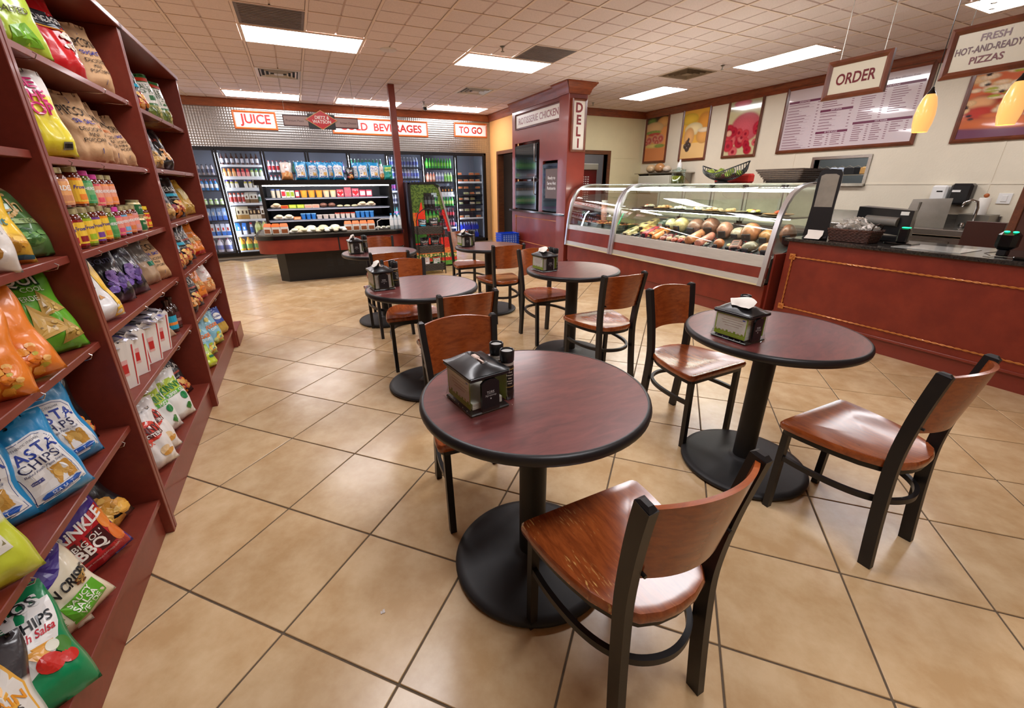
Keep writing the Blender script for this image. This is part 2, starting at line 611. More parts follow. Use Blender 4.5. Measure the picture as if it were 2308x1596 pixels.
VENT = [('white square air diffuser above the JUICE sign', gx(0), gy(3), gx(1), gy(4)), ('white square air diffuser above the COLD BEVERAGES sign', gx(5), gy(3), gx(6), gy(4)),
        ('dust stained brown air diffuser over the deli counter', gx(9), gy(-1), gx(10), gy(0))]
skip = [(a[1], a[2], a[3], a[4]) for a in TRO + GREY + VENT if abs(((a[1] - GX0) / P2) - round((a[1] - GX0) / P2)) < 1e-3]
n_t = 0
for i in range(-8, 16):
    for j in range(-15, 9):
        x, y = gx(i), gy(j)
        if x > 7.9 or y > 11.0 or x < -5 or y < -4: continue
        cx_, cy_ = x + P2 / 2, y + P2 / 2
        if any(a < cx_ < c and b_ < cy_ < d for a, b_, c, d in skip): continue
        vis = -3.6 < cx_ < 7.8 and cy_ > 1.3 and cy_ < 10.6 and cy_ > 0.35 * cx_ - 0.6 and cx_ > -0.42 * cy_
        if vis and n_t < 300:
            o = bpy.data.objects.new('ceiling_tile', c_me)
            COL.objects.link(o); o.parent = ce
            o.location = Vector((x, y, H + 0.002)) - ce.location
            n_t += 1
        else:
            rest.M = Matrix.Translation((x, y, H + 0.002))
            rest.add([(0.01, 0.01, 0), (P2 - .01, 0.01, 0), (P2 - .01, P2 - .01, 0), (0.01, P2 - .01, 0)], [(3, 2, 1, 0)])
ro = rest.build('ceiling_tiles_remaining', M_ceil, ce)
ro['kind'] = 'stuff'
for i in range(-8, 15):
    grid.box(gx(i) - .012, -4, H - 0.003, gx(i) + .012, 10.9, H + 0.004)
for j in range(-15, 9):
    grid.box(-5, gy(j) - .010, H - 0.002, 7.9, gy(j) + .010, H + 0.004)
grid.build('ceiling_grid', M_tbar, ce)

for lab, x0, y0, x1, y1 in TRO:
    zz = H - 0.006
    r = empty('ceiling_light', ((x0 + x1) / 2, (y0 + y1) / 2, zz), label=lab, cat='ceiling light', group='fluorescent ceiling lights')
    a = MB(); wd = 0.022
    a.box(x0, y0, zz - .002, x1, y0 + wd, zz + .006).box(x0, y1 - wd, zz - .002, x1, y1, zz + .006)
    a.box(x0, y0 + wd, zz - .002, x0 + wd, y1 - wd, zz + .006).box(x1 - wd, y0 + wd, zz - .002, x1, y1 - wd, zz + .006)
    a.build('light_frame', M_tbar, r)
    MB().quad((x0 + wd, y0 + wd, zz), (x0 + wd, y1 - wd, zz), (x1 - wd, y1 - wd, zz), (x1 - wd, y0 + wd, zz)).build('diffuser', M_emit, r)
M_greyp = mat('stained_grey_panel', (118, 106, 104), 0.6, var=0.2, vscale=6, bump=0.4, bscale=120)
for lab, x0, y0, x1, y1 in GREY:
    r = empty('air_return', ((x0 + x1) / 2, (y0 + y1) / 2, H), label=lab, cat='air return', group='grey ceiling panels')
    MB().box(x0 + .012, y0 + .012, H - .002, x1 - .012, y1 - .012, H + .012, ch=.003).build('panel', M_greyp, r)
    a = MB()
    for k in range(12):
        yy = y0 + .05 + k * .044
        a.box(x0 + .04, yy, H - .006, x1 - .04, yy + .012, H - .002)
    a.build('louvre', M_greyp, r)
M_vent = mat('vent_white_metal', (206, 196, 188), 0.35, 0.2)
M_ventd = mat('vent_stained', (128, 104, 80), 0.5, var=0.3, vscale=9)
for n_, (lab, x0, y0, x1, y1) in enumerate(VENT):
    mm = M_ventd if n_ == 2 else M_vent
    cx_, cy_ = (x0 + x1) / 2, (y0 + y1) / 2
    r = empty('ceiling_vent', (cx_, cy_, H), label=lab, cat='air vent', group='square ceiling vents')
    MB().box(x0 + .01, y0 + .01, H + .012, x1 - .01, y1 - .01, H + .02).build('backing', M_dark, r)
    for k, hw in enumerate((0.292, 0.235, 0.18, 0.125)):
        a = MB(); t = 0.026 if k == 0 else 0.012
        zt, zb = H + .01, H - 0.004 - .004 * k
        # sloped square ring
        o_ = [(-hw, -hw), (hw, -hw), (hw, hw), (-hw, hw)]
        i_ = [(-hw + t * 1.6, -hw + t * 1.6), (hw - t * 1.6, -hw + t * 1.6), (hw - t * 1.6, hw - t * 1.6), (-hw + t * 1.6, hw - t * 1.6)]
        vs = [(cx_ + p[0], cy_ + p[1], zb) for p in o_] + [(cx_ + p[0], cy_ + p[1], zt if k else zb) for p in i_] + [(cx_ + p[0], cy_ + p[1], zt + .004) for p in o_]
        fs = [(k2, 4 + k2, 4 + (k2 + 1) % 4, (k2 + 1) % 4) for k2 in range(4)] + [(k2, (k2 + 1) % 4, 8 + (k2 + 1) % 4, 8 + k2) for k2 in range(4)]
        a.add(vs, fs)
        a.build('vent_frame' if k == 0 else 'vane', mm, r)
    MB().box(cx_ - .06, cy_ - .06, H - .012, cx_ + .06, cy_ + .06, H + .004, ch=.004).build('vane', mm, r)
a = MB(); a.lathe([(0.0, H - .016), (.06, H - .014), (.09, H - .008), (.10, H + .001)], 28, 1.30, 6.09)
tag(a.build('ceiling_speaker', M_vent, smooth=30), 'round white ceiling speaker right of the long ceiling light', 'speaker')
for lab, x, y in (('sprinkler head behind the middle ceiling light', 2.5, 5.41), ('sprinkler head beside the light near the ORDER sign', 5.64, 4.93), ('sprinkler head right of the DELI pillar top', 5.68, 8.0),
                  ('sprinkler head above the camera dome near the cooler wall', 2.56, 9.24), ('sprinkler head above the hot-and-ready pizzas sign', 6.04, 2.36)):
    r = empty('sprinkler', (x, y, H), label=lab, cat='sprinkler', group='ceiling sprinklers')
    MB().lathe([(.03, H - .004), (.018, H - .012), (.008, H - .014), (.008, H - .045)], 12, x, y).build('escutcheon', M_steel_d, r, 40)
    MB().lathe([(.004, H - .045), (.022, H - .05), (.022, H - .053), (0, H - .054)], 12, x, y).build('deflector', M_steel_d, r)
r = empty('camera_dome', (2.68, 9.6, H), label='small dark security camera hanging under the ceiling by the cooler wall', cat='camera')
MB().lathe([(.06, H), (.06, H - .03), (.045, H - .04)], 16, 2.68, 9.6).build('base', M_white, r, 30)
MB().ell(2.68, 9.6, H - .055, .045, .045, .045).build('lens_dome', M_blackg, r, True)

# ---- walls
YB = 10.42      # cooler wall
XR = 7.62       # menu wall
YD = 8.62       # deli back wall
def frame_wall_x(name, x, y0, y1, z1, m, t=0.12, nx=1):
    return structure(MB().box(x, y0, 0, x + t * nx, y1, z1).build(name, m))
zt = H + 0.02
# right wall with pass-through hole y 3.79..4.58, z 1.37..1.73
a = MB()
a.box(XR, -4, 0, XR + .12, 3.80, zt).box(XR, 4.56, 0, XR + .12, YD + .1, zt).box(XR, 3.80, 0, XR + .12, 4.56, 1.38).box(XR, 3.80, 1.73, XR + .12, 4.56, zt)
wr = structure(a.build('wall_right', M_wall))
a = MB()
for z_ in (1.37,):
    a.box(XR - .006, -2.5, z_ - .012, XR, 3.8, z_ + .008)
    a.box(XR - .006, 4.56, z_ - .012, XR, YD, z_ + .008)
for y_ in (2.42, 4.9, 7.3):
    a.box(XR - .005, y_, 0.8, XR, y_ + .02, 2.8)
a.build('panel_seam', M_wall, wr)
# deli back wall, doorway x 5.96..6.62 z<2.04
a = MB()
a.box(4.64, YD, 0, 5.92, YD + .12, zt).box(6.60, YD, 0, XR, YD + .12, zt).box(5.92, YD, 2.02, 6.60, YD + .12, zt)
wd = structure(a.build('wall_deli', M_wall_d))
a = MB()
for z_ in (1.95,):
    a.box(6.7, YD - .005, z_, XR, YD, z_ + .014)
a.build('panel_seam', M_wall_d, wd)
M_doorw = wood_mat('door_frame_wood', (112, 66, 34), (74, 38, 18), 0.4, 0.2, 1, (2, 2, 12))
a = MB(); a.box(5.84, YD - .03, 0, 5.92, YD + .14, 2.02).box(6.60, YD - .03, 0, 6.68, YD + .14, 2.02).box(5.84, YD - .03, 2.02, 6.68, YD + .14, 2.10)
structure(a.build('trim_1', M_doorw))
# room beyond deli doorway
a = MB(); a.box(5.3, 10.3, 0, 8.2, 10.4, 2.7).box(5.3, 8.75, 0, 5.36, 10.3, 2.7).box(7.8, 8.75, 0, 7.9, 10.3, 2.7)
structure(a.build('wall_storeroom', mat('storeroom_grey', (150, 146, 150), .7)))
# left and near walls (out of the picture)
structure(MB().box(-5.1, -4.1, 0, -5.0, 10.5, zt).build('wall_left', M_wall))
structure(MB().box(-5.0, -4.1, 0, 7.7, -4.0, zt).build('wall_near', M_wall))
# back wall : above coolers, below, end strips
M_dia = bpy.data.materials.new('embossed_steel')
M_dia.use_nodes = True
nt = M_dia.node_tree; b = nt.nodes['Principled BSDF']
b.inputs['Base Color'].default_value = (*lin((176, 173, 170)), 1); b.inputs['Metallic'].default_value = 1.0; b.inputs['Roughness'].default_value = 0.3
tc = nd(nt, 'ShaderNodeTexCoord'); mp = nd(nt, 'ShaderNodeMapping'); mp.inputs['Rotation'].default_value = (0, PI / 4, 0); mp.inputs['Scale'].default_value = (16, 16, 16)
nt.links.new(tc.outputs['Object'], mp.inputs['Vector'])
sx = nd(nt, 'ShaderNodeSeparateXYZ'); nt.links.new(mp.outputs[0], sx.inputs[0])
def _sin(sock):
    m1 = nd(nt, 'ShaderNodeMath', operation='MULTIPLY'); m1.inputs[1].default_value = 2 * PI; nt.links.new(sock, m1.inputs[0])
    m2 = nd(nt, 'ShaderNodeMath', operation='SINE'); nt.links.new(m1.outputs[0], m2.inputs[0]); return m2.outputs[0]
mm_ = nd(nt, 'ShaderNodeMath', operation='MULTIPLY'); nt.links.new(_sin(sx.outputs['X']), mm_.inputs[0]); nt.links.new(_sin(sx.outputs['Z']), mm_.inputs[1])
bp = nd(nt, 'ShaderNodeBump'); bp.inputs['Strength'].default_value = 0.5; bp.inputs['Distance'].default_value = 0.004
nt.links.new(mm_.outputs[0], bp.inputs['Height']); nt.links.new(bp.outputs[0], b.inputs['Normal'])
MATS['embossed_steel'] = M_dia
a = MB(); a.box(-1.9, YB, 2.10, 4.45, YB + .1, zt, mi=0).box(4.30, YB, 0, 4.45, YB + .1, 2.10, mi=0)
a.box(-5.0, YB, 0, -1.9, YB + .1, zt, mi=1)
a.box(-1.9, YB + .01, 0, 4.30, YB + .1, 0.055, mi=1)
structure(a.build('wall_back', [M_dia, M_wall]))
structure(MB().box(-1.9, YB - .012, 0, 4.45, YB + .01, .055, ch=.004).build('baseboard_back', mat('base_grey', (176, 166, 150), .6)))
# peach wall x=4.45 from y 8.9 to 10.42 with doorway y 9.02..9.92
a = MB(); a.box(4.45, 9.95, 0, 4.55, YB + .1, zt).box(4.45, 8.87, 0, 4.55, 9.06, zt).box(4.45, 9.06, 2.05, 4.55, 9.95, zt)
structure(a.build('wall_passage', M_peach))
a = MB(); a.box(4.42, 9.91, 0, 4.57, 9.99, 2.05).box(4.42, 9.02, 0, 4.57, 9.06, 2.05).box(4.42, 9.02, 2.05, 4.57, 9.99, 2.12)
structure(a.build('trim_2', M_doorw))
a = MB(); a.box(5.2, 8.75, 0, 5.28, 11.5, 2.7).box(4.55, 11.4, 0, 5.3, 11.5, 2.7)
structure(a.build('wall_corridor', mat('corridor_grey', (168, 160, 160), .7)))
a = MB(); a.box(4.95, 9.5, 0, 5.18, 9.95, 1.55, ch=.01)
r = empty('crate_stack', (5.06, 9.7, 0), label='tall black slotted crate stack inside the passage doorway', cat='crate')
for k in range(6):
    b2 = MB(); b2.box(4.95, 9.3, .01 + k * .255, 5.18, 9.85, .25 + k * .255, ch=.008)
    for q_ in range(5):
        b2.box(4.945, 9.33 + q_ * .1, .06 + k * .255, 4.95, 9.40 + q_ * .1, .2 + k * .255)
    b2.build('crate', M_black, r)

# crown mouldings
def crown(name, p0, p1, nrm, z=H, mi=None, s=1.0):
    """profile swept from p0 to p1, projecting along nrm"""
    p0, p1, nrm = Vector(p0), Vector(p1), Vector(nrm)
    prof = [(0, -.13), (.018, -.13), (.022, -.118), (.03, -.108), (.034, -.085), (.052, -.055), (.078, -.032), (.084, -.018), (.095, -.014), (.095, 0), (0, 0)]
    a = MB(); vs = []
    for P in (p0, p1):
        for d, h in prof:
            vs.append(tuple(P + nrm * d * s + Vector((0, 0, z + h * s))))
    n = len(prof)
    fs = [(k, (k + 1) % n, n + (k + 1) % n, n + k) for k in range(n)] + [tuple(range(n))[::-1], tuple(range(n, 2 * n))]
    a.add(vs, fs)
    o = structure(a.build(name, M_crown, smooth=35))
    return o
crown('trim_3', (-5.0, YB, 0), (4.45, YB, 0), (0, -1, 0))
crown('trim_4', (4.45, YB, 0), (4.45, 8.87, 0), (-1, 0, 0))
crown('trim_5', (XR, -2.5, 0), (XR, YD, 0), (-1, 0, 0))
crown('trim_6', (XR, YD, 0), (4.6, YD, 0), (0, -1, 0))

# red support post
r = empty('support_post', (1.68, 7.98, 0), label='tall dark red square post beside the refrigerated island', cat='post')
MB().box(1.63, 7.93, 0, 1.73, 8.03, H, ch=.006).build('shaft', M_redwood, r)
MB().box(1.615, 7.915, 0, 1.745, 8.045, .1, ch=.006).build('plinth', M_redwood, r)
# ================================================================== TABLES, CHAIRS, DISPENSERS
M_chw = wood_mat('chair_veneer', (166, 84, 36), (124, 56, 22), 0.24, 0.45, 1.3, (3.0, 14, 14))
M_chs = wood_mat('chair_seat_wood', (168, 86, 38), (116, 52, 20), 0.22, 0.5, 1.1, (16, 2.6, 8))
M_chm = mat('charcoal_powder_coat', (34, 32, 33), 0.42, 0.3, coat=0.1)
M_top = wood_mat('mahogany_laminate', (116, 58, 54), (82, 38, 38), 0.36, 0.25, 0.9, (3, 12, 8))
M_edge = mat('black_rubber_edge', (26, 24, 26), 0.4)
M_base = mat('black_cast_iron', (38, 37, 38), 0.5, 0.2, var=0.25, vscale=9)

def make_chair():
    r = empty('dining_chair', label='x', cat='chair')
    half = [(.200, .207), (.216, .204), (.225, .190), (.222, .13), (.212, .05), (.198, -.02), (.180, -.085), (.150, -.145), (.108, -.188), (.055, -.207)]
    out = [(x, y) for x, y in half] + [(0, -.212)] + [(-x, y) for x, y in half[::-1]]
    n = len(out)
    a = MB(); vs, fs = [], []
    def ring(s, z, dish=False):
        for x, y in out:
            X, Y = x * s, (y + .01) * s - .01
            zz = z
            if dish:
                rr = min(1, math.hypot(X / .2, (Y + .03) / .19))
                zz = z - .013 * (1 - rr ** 2) + .006 * math.exp(-(X / .03) ** 2) * max(0, Y) / .2
                if Y > .1: zz -= .006 * (1 - abs(abs(X) - .11) / .11) * (Y - .1) / .1 if abs(X) < .22 else 0
            vs.append((X, Y, zz))
    ring(.93, .418); ring(.99, .422); ring(1.0, .432); ring(1.0, .444); ring(.975, .452)
    for s in (.93, .85, .74, .6, .44, .26): ring(s, .452, True)
    vs.append((0, -.01, .441))
    R = 11
    for j in range(R - 1):
        for k in range(n):
            fs.append((j*n + k, j*n + (k+1) % n, (j+1)*n + (k+1) % n, (j+1)*n + k))
    fs.append(tuple(range(n))[::-1])
    for k in range(n): fs.append(((R-1)*n + k, (R-1)*n + (k+1) % n, R*n))
    # outline runs clockwise: flip
    fs = [f[::-1] for f in fs]
    a.add(vs, fs)
    a.build('seat', M_chs, r, smooth=50)
    # seat frame ring
    fr = [(x * .90, (y + .01) * .90 - .01, .408) for x, y in out]
    MB().sweep(fr, .020, .020, side=(0, 0, 1), closed=True).build('seat_frame', M_chm, r, smooth=40)
    # stretcher loop
    lp = [(.190, .175), (.192, .10), (.186, .02), (.172, -.055), (.146, -.12), (.105, -.172), (.055, -.20), (0, -.21)]
    lp = lp + [(-x, y) for x, y in lp[-2::-1]]
    MB().sweep(smooth_path([(x, y, .275) for x, y in lp]), .022, .016, side=(0, 0, 1)).build('stretcher', M_chm, r, smooth=40)
    for s in (-1, 1):
        a = MB()
        a.sweep([(s * .186, .185, 0.0), (s * .187, .182, .2), (s * .188, .178, .412)], .027, .027, side=(1, 0, 0))
        a.build('leg', M_chm, r)
    for s in (-1, 1):
        a = MB()
        pts = [(.152, -.202, .0), (.150, -.188, .14), (.148, -.176, .28), (.147, -.168, .42), (.152, -.170, .52), (.159, -.182, .64), (.166, -.197, .74), (.170, -.212, .825)]
        a.sweep(smooth_path([(s * x, y, z) for x, y, z in pts], 3), .026, .042, side=(1, 0, 0))
        # pyramid cap
        x, y, z = s * .170, -.212, .825
        a.add([(x - .012, y - .020, z - .002), (x + .012, y - .020, z - .006), (x + .012, y + .020, z + .004), (x - .012, y + .020, z + .004), (x - .007, y - .011, z + .007), (x + .007, y - .011, z + .007), (x + .007, y + .011, z + .009), (x - .007, y + .011, z + .009)],
              [(4, 5, 6, 7), (0, 1, 5, 4), (1, 2, 6, 5), (2, 3, 7, 6), (3, 0, 4, 7)])
        a.box(x - .011, -.234, 0, x - .001, -.21, .003) if False else None
        a.build('back_post', M_chm, r, smooth=25)
    # curved backrest, bowed away from the sitter, top edge lifted
    a = MB(); nu, t = 18, .013
    vs, fs = [], []
    def P(u, v, o):
        zb, ztp = .588, .815
        z = zb + (ztp - zb) * v + (.012 * (1 - u * u)) * v
        yy = -.166 - (z - .58) * .185 - .048 * (1 - u * u) + .004
        return (u * .152 * (1 + .06 * v), yy - o, z)
    rows = 4
    for o in (0, t):
        for j in range(rows + 1):
            for k in range(nu + 1):
                vs.append(P(-1 + 2 * k / nu, j / rows, o))
    W = nu + 1; S = W * (rows + 1)
    for j in range(rows):
        for k in range(nu):
            fs.append((j*W + k + 1, j*W + k, (j+1)*W + k, (j+1)*W + k + 1))
            fs.append((S + j*W + k, S + j*W + k + 1, S + (j+1)*W + k + 1, S + (j+1)*W + k))
    for k in range(nu):
        fs.append((k, k + 1, S + k + 1, S + k))
        e = rows * W
        fs.append((e + k + 1, e + k, S + e + k, S + e + k + 1))
    for j in range(rows):
        fs.append((j*W, S + j*W, S + (j+1)*W, (j+1)*W))
        e = nu
        fs.append((j*W + e, (j+1)*W + e, S + (j+1)*W + e, S + j*W + e))
    a.add(vs, fs)
    bk = a.build('backrest', M_chw, r, smooth=40)
    for s in (-1, 1): MB().cyl((s * .136, -.188, .612), (s * .136, -.2065, .612), .005, 10).build('screw', M_chm, bk)
    return r

def worn_copy(src):
    m = src.copy(); m.name = 'scuffed_seat_wood'; nt = m.node_tree; b = nt.nodes['Principled BSDF']
    old = b.inputs['Base Color'].links[0].from_socket
    tc = nd(nt, 'ShaderNodeTexCoord'); mp = nd(nt, 'ShaderNodeMapping'); mp.inputs['Scale'].default_value = (160, 24, 20); mp.inputs['Rotation'].default_value = (0, 0, .5)
    nt.links.new(tc.outputs['Object'], mp.inputs['Vector'])
    nz = nd(nt, 'ShaderNodeTexNoise'); nz.inputs['Scale'].default_value = 1.2; nz.inputs['Detail'].default_value = 3; nt.links.new(mp.outputs[0], nz.inputs['Vector'])
    n2 = nd(nt, 'ShaderNodeTexNoise'); n2.inputs['Scale'].default_value = 9; nt.links.new(tc.outputs['Object'], n2.inputs['Vector'])
    r1 = nd(nt, 'ShaderNodeMapRange'); r1.inputs['From Min'].default_value = .60; r1.inputs['From Max'].default_value = .68; nt.links.new(nz.outputs['Fac'], r1.inputs['Value'])
    r2 = nd(nt, 'ShaderNodeMapRange'); r2.inputs['From Min'].default_value = .50; r2.inputs['From Max'].default_value = .62; nt.links.new(n2.outputs['Fac'], r2.inputs['Value'])
    sx = nd(nt, 'ShaderNodeSeparateXYZ'); nt.links.new(tc.outputs['Object'], sx.inputs[0])
    r3 = nd(nt, 'ShaderNodeMapRange'); r3.inputs['From Min'].default_value = .02; r3.inputs['From Max'].default_value = -.12; nt.links.new(sx.outputs['X'], r3.inputs['Value'])
    m1 = nd(nt, 'ShaderNodeMath', operation='MULTIPLY'); nt.links.new(r1.outputs[0], m1.inputs[0]); nt.links.new(r2.outputs[0], m1.inputs[1])
    m2 = nd(nt, 'ShaderNodeMath', operation='MULTIPLY'); nt.links.new(m1.outputs[0], m2.inputs[0]); nt.links.new(r3.outputs[0], m2.inputs[1])
    mx = nd(nt, 'ShaderNodeMix', data_type='RGBA'); mx.inputs[7].default_value = (*lin((214, 168, 96)), 1)
    nt.links.new(m2.outputs[0], mx.inputs[0]); nt.links.new(old, mx.inputs[6]); nt.links.new(mx.outputs[2], b.inputs['Base Color'])
    return m
chair = make_chair()
CH = [  # x, y, rotation, label
 (.668, .675, .02, 'nearest dining chair in front, seen from behind, scuffed seat tucked at the nearest round table'),
 (1.92, .70, 0, 'dining chair seen from behind, drawn up to the round table beside the red counter'),
 (.565, 1.555, PI - .04, 'dining chair behind the nearest napkin dispenser, facing the viewer across the nearest table'),
 (1.925, 1.595, PI + .03, 'dining chair facing the viewer on the far side of the table beside the red counter'),
 (1.925, 2.435, -.01, 'dining chair seen from behind at the middle table in front of the deli case'),
 (1.97, 3.375, PI + .02, 'dining chair facing the viewer across the middle table before the deli case'),
 (1.875, 4.17, -.02, 'dining chair seen from behind at the far table near the blue baskets'),
 (1.90, 5.27, PI, 'farthest chair by the small black tower rack, on the far side of its table'),
 (.70, 3.355, PI - .05, 'dining chair beyond the second table, its seat showing left of the table column'),
 (.785, 2.425, .02, 'dining chair whose back overlaps the near edge of the second table beyond the nearest one'),
 (.69, 4.25, 0, 'dining chair seen from behind at the farthest left table before the refrigerated island'),
 (.80, 5.16, PI, 'farthest dining chair against the red panel of the refrigerated island'),
]
for k, (x, y, rz, lab) in enumerate(CH):
    if k == 0:
        chair.location = (x, y, 0); chair.rotation_euler = (0, 0, rz)
        chair['label'] = lab; chair['group'] = 'dining chairs around the round tables'
    else:
        dup(chair, (x, y, 0), rz, lab)

def make_table():
    r = empty('round_table', label='x', cat='table')
    z = .752
    MB().lathe([(0, z - .02), (.366, z - .02), (.366, z), (0, z)][::1], 72).build('tabletop', M_top, r, 30)
    MB().lathe([(.36, z - .034), (.372, z - .034), (.379, z - .027), (.381, z - .016), (.378, z - .005), (.371, z + .0005), (.3655, z + .0008), (.3655, z - .012)], 72, cap=False).build('edge_band', M_edge, r, 60)
    MB().lathe([(.05, .03), (.05, z - .034)], 32).build('column', M_base, r, 30)
    a = MB(); a.lathe([(.27, 0), (.292, .003), (.302, .012), (.303, .02), (.296, .029), (.27, .034), (.2, .040), (.12, .047), (.075, .05), (.066, .056), (.056, .062), (.05, .064)], 64, cap=False)
    a.build('base', M_base, r, 45)
    a = MB(); a.box(-.2, -.03, z - .042, .2, .03, z - .034).box(-.03, -.2, z - .042, .03, .2, z - .034)
    a.build('spider_bracket', M_chm, r)
    return r
table = make_table()
TB = [(.612, 1.105, 'nearest round table, dark mahogany top, with two pepper grinders behind its dispenser'),
      (1.905, 1.150, 'round mahogany table beside the red counter with a green carded napkin dispenser'),
      (1.942, 2.885, 'round mahogany table in the middle, in front of the deli case'),
      (.684, 2.845, 'second round table beyond the nearest one, pale with ceiling reflection'),
      (.70, 4.655, 'farthest left round table in front of the refrigerated island'),
      (1.885, 4.52, 'farthest round table near the blue baskets and tower rack')]
seat0 = [c for c in chair.children if c.name.startswith('seat') and 'frame' not in c.name][0]
seat0.data = seat0.data.copy(); seat0.data.materials[0] = worn_copy(M_chs)
for k, (x, y, lab) in enumerate(TB):
    if k == 0:
        table.location = (x, y, 0); table['label'] = lab; table['group'] = 'round pedestal tables'
    else:
        dup(table, (x, y, 0), 0.3 * k, lab)

# napkin dispenser ------------------------------------------------------
M_dblk = mat('dispenser_black_plastic', (26, 25, 27), 0.33, coat=0.15)
M_clear = glass_mat('clear_acrylic', (244, 246, 244), 0.02, 0.10)
M_nap = mat('napkin_paper', (232, 226, 216), 0.85, bump=0.2, bscale=80)
M_vc = mat('printed_paper', attr=True, rough=0.45)
def C(*c): return lin(c)
def make_dispenser(napkin=True):
    r = empty('napkin_dispenser', label='x', cat='dispenser')
    # local: width x -.07...07, length y -.09...09 ; black emblem face on -y, card on -x
    hx, hy = .064, .083
    MB().box(-hx - .004, -hy - .003, 0, hx + .004, hy + .003, .008, ch=.003).build('foot', M_dblk, r)
    # inner black end panels with arched window emblem
    a = MB()
    for s in (-1, 1):
        y0 = s * (hy - .006)
        pts = [(-.030, .008), (.030, .008), (.030, .098), (.02, .107), (0, .112), (-.02, .107), (-.030, .098)]
        vs = [(x, y0, z) for x, z in pts] + [(x, y0 + s * .010, z) for x, z in pts]
        n = 7
        fs = [tuple(range(n)), tuple(range(2*n - 1, n - 1, -1))] + [(k, n + k, n + (k+1) % n, (k+1) % n) for k in range(n)]
        if s < 0: fs = [f[::-1] for f in fs]
        a.add(vs, fs)
        ep_ = a.build('end_panel', M_dblk, r); a = MB()
        if s < 0: ep = ep_
    a = MB()
    text_on(a, 'TORK', (0, -hy - .0045, .070), (1, 0, 0), (0, 0, 1), .010, col=C(190, 188, 186), bold=.01)
    text_on(a, 'Xpressnap', (0, -hy - .0045, .058), (1, 0, 0), (0, 0, 1), .009, col=C(180, 178, 176))
    a.lathe([(0, 0)], 3) if False else None
    a.box(-.012, -hy - .0046, .064, .012, -hy - .0042, .0645, col=C(190, 188, 186))
    a.box(-.002, -hy - .0046, .046, .002, -hy - .0042, .050, col=C(190, 188, 186))
    a.build('emblem', M_vc, ep)
    # napkin stack inside
    a = MB()
    for k in range(9 if napkin else 2):
        a.box(-.052, -.066, .012 + k * .0105, .052, .066, .0222 + k * .0105, ch=.0008)
    a.build('napkin_stack', M_nap, r)
    # clear shell: flared base
    a = MB()
    prof = [(.013, .004), (.006, .010), (.003, .022), (0, .04), (0, .118)]
    vs, fs = [], []
    for d, z in prof:
        X, Y = hx + d, hy + d
        cc = .006
        for x, y in ((-X + cc, -Y), (X - cc, -Y), (X, -Y + cc), (X, Y - cc), (X - cc, Y), (-X + cc, Y), (-X, Y - cc), (-X, -Y + cc)):
            vs.append((x, y, z))
    for j in range(len(prof) - 1):
        for k in range(8): fs.append((j*8 + k, j*8 + (k+1) % 8, (j+1)*8 + (k+1) % 8, (j+1)*8 + k))
    a.add(vs, fs)
    a.build('clear_shell', M_clear, r, 30)
    # advert card on each long side, green frame
    a = MB()
    for s in (-1, 1):
        x = s * (hx - .002)
        def Q(y0, z0, y1, z1, o, c):
            X = x + s * o
            q_ = [(X, y0, z0), (X, y1, z0), (X, y1, z1), (X, y0, z1)]
            a.quad(*(q_ if s > 0 else q_[::-1]), col=c)
        Q(-.074, .018, .074, .112, 0, C(160, 190, 60))
        Q(-.069, .036, .069, .108, .0005, C(246, 240, 232))
        for k in range(8):
            yy = -.064 + k * .018
            Q(yy, .036, yy + .010, .040 + .006 * random.random(), .0009, C(206, 200, 140) if k % 2 else C(150, 176, 70))
        for k, w_ in enumerate((.05, .058, .052, .04)):
            Q(-w_ + .0, .094 - k * .010, w_ - .012, .0962 - k * .010, .0009, C(206, 178, 172))
        Q(.050, .098, .062, .103, .0009, C(110, 120, 200)) if s > 0 else Q(-.062, .098, -.050, .103, .0009, C(110, 120, 200))
        Q(-.05, .028, .05, .030, .0009, C(190, 205, 110)); Q(-.05, .023, .04, .0245, .0009, C(190, 205, 110))
    a.build('advert_card', M_vc, r)
    # domed black lid with slot
    a = MB(); nu, nv = 12, 16
    vs, fs = [], []
    for j in range(nv + 1):
        for k in range(nu + 1):
            u = -1 + 2 * k / nu; v = -1 + 2 * j / nv
            X, Y = u * (hx + .006), v * (hy + .006)
            ridge = max(0, 1 - abs(u) ** 1.5)
            ends = min(1, (1 - abs(v)) / .45) ** .62
            z = .128 + .030 * ridge * ends * (0.8 + .2 * (1 - abs(v)))
            sl = abs(X) < (.011 if abs(Y) < .018 else .0045) and abs(Y) < .05
            if sl: z -= .012
            vs.append((X, Y, z))
    W = nu + 1
    for j in range(nv):
        for k in range(nu): fs.append((j*W + k, j*W + k + 1, (j+1)*W + k + 1, (j+1)*W + k))
    a.add(vs, fs)
    a.box(-hx - .006, -hy - .006, .112, hx + .006, hy + .006, .1285, ch=.005)
    lid = a.build('lid', M_dblk, r, 40)
    a = MB(); a.box(-.009, -.016, .146, .009, .016, .1568, ch=.003).box(-.003, -.048, .146, .003, -.016, .153)
    a.build('slot_insert', mat('slot_napkin', (206, 182, 168), .8), lid)
    a = MB()
    for k in range(5): a.box(-hx - .0006 - .003, -.06 + k * .028, .010, -hx - .003, -.058 + k * .028, .014)
    a.build('shell_rib', M_white, r)
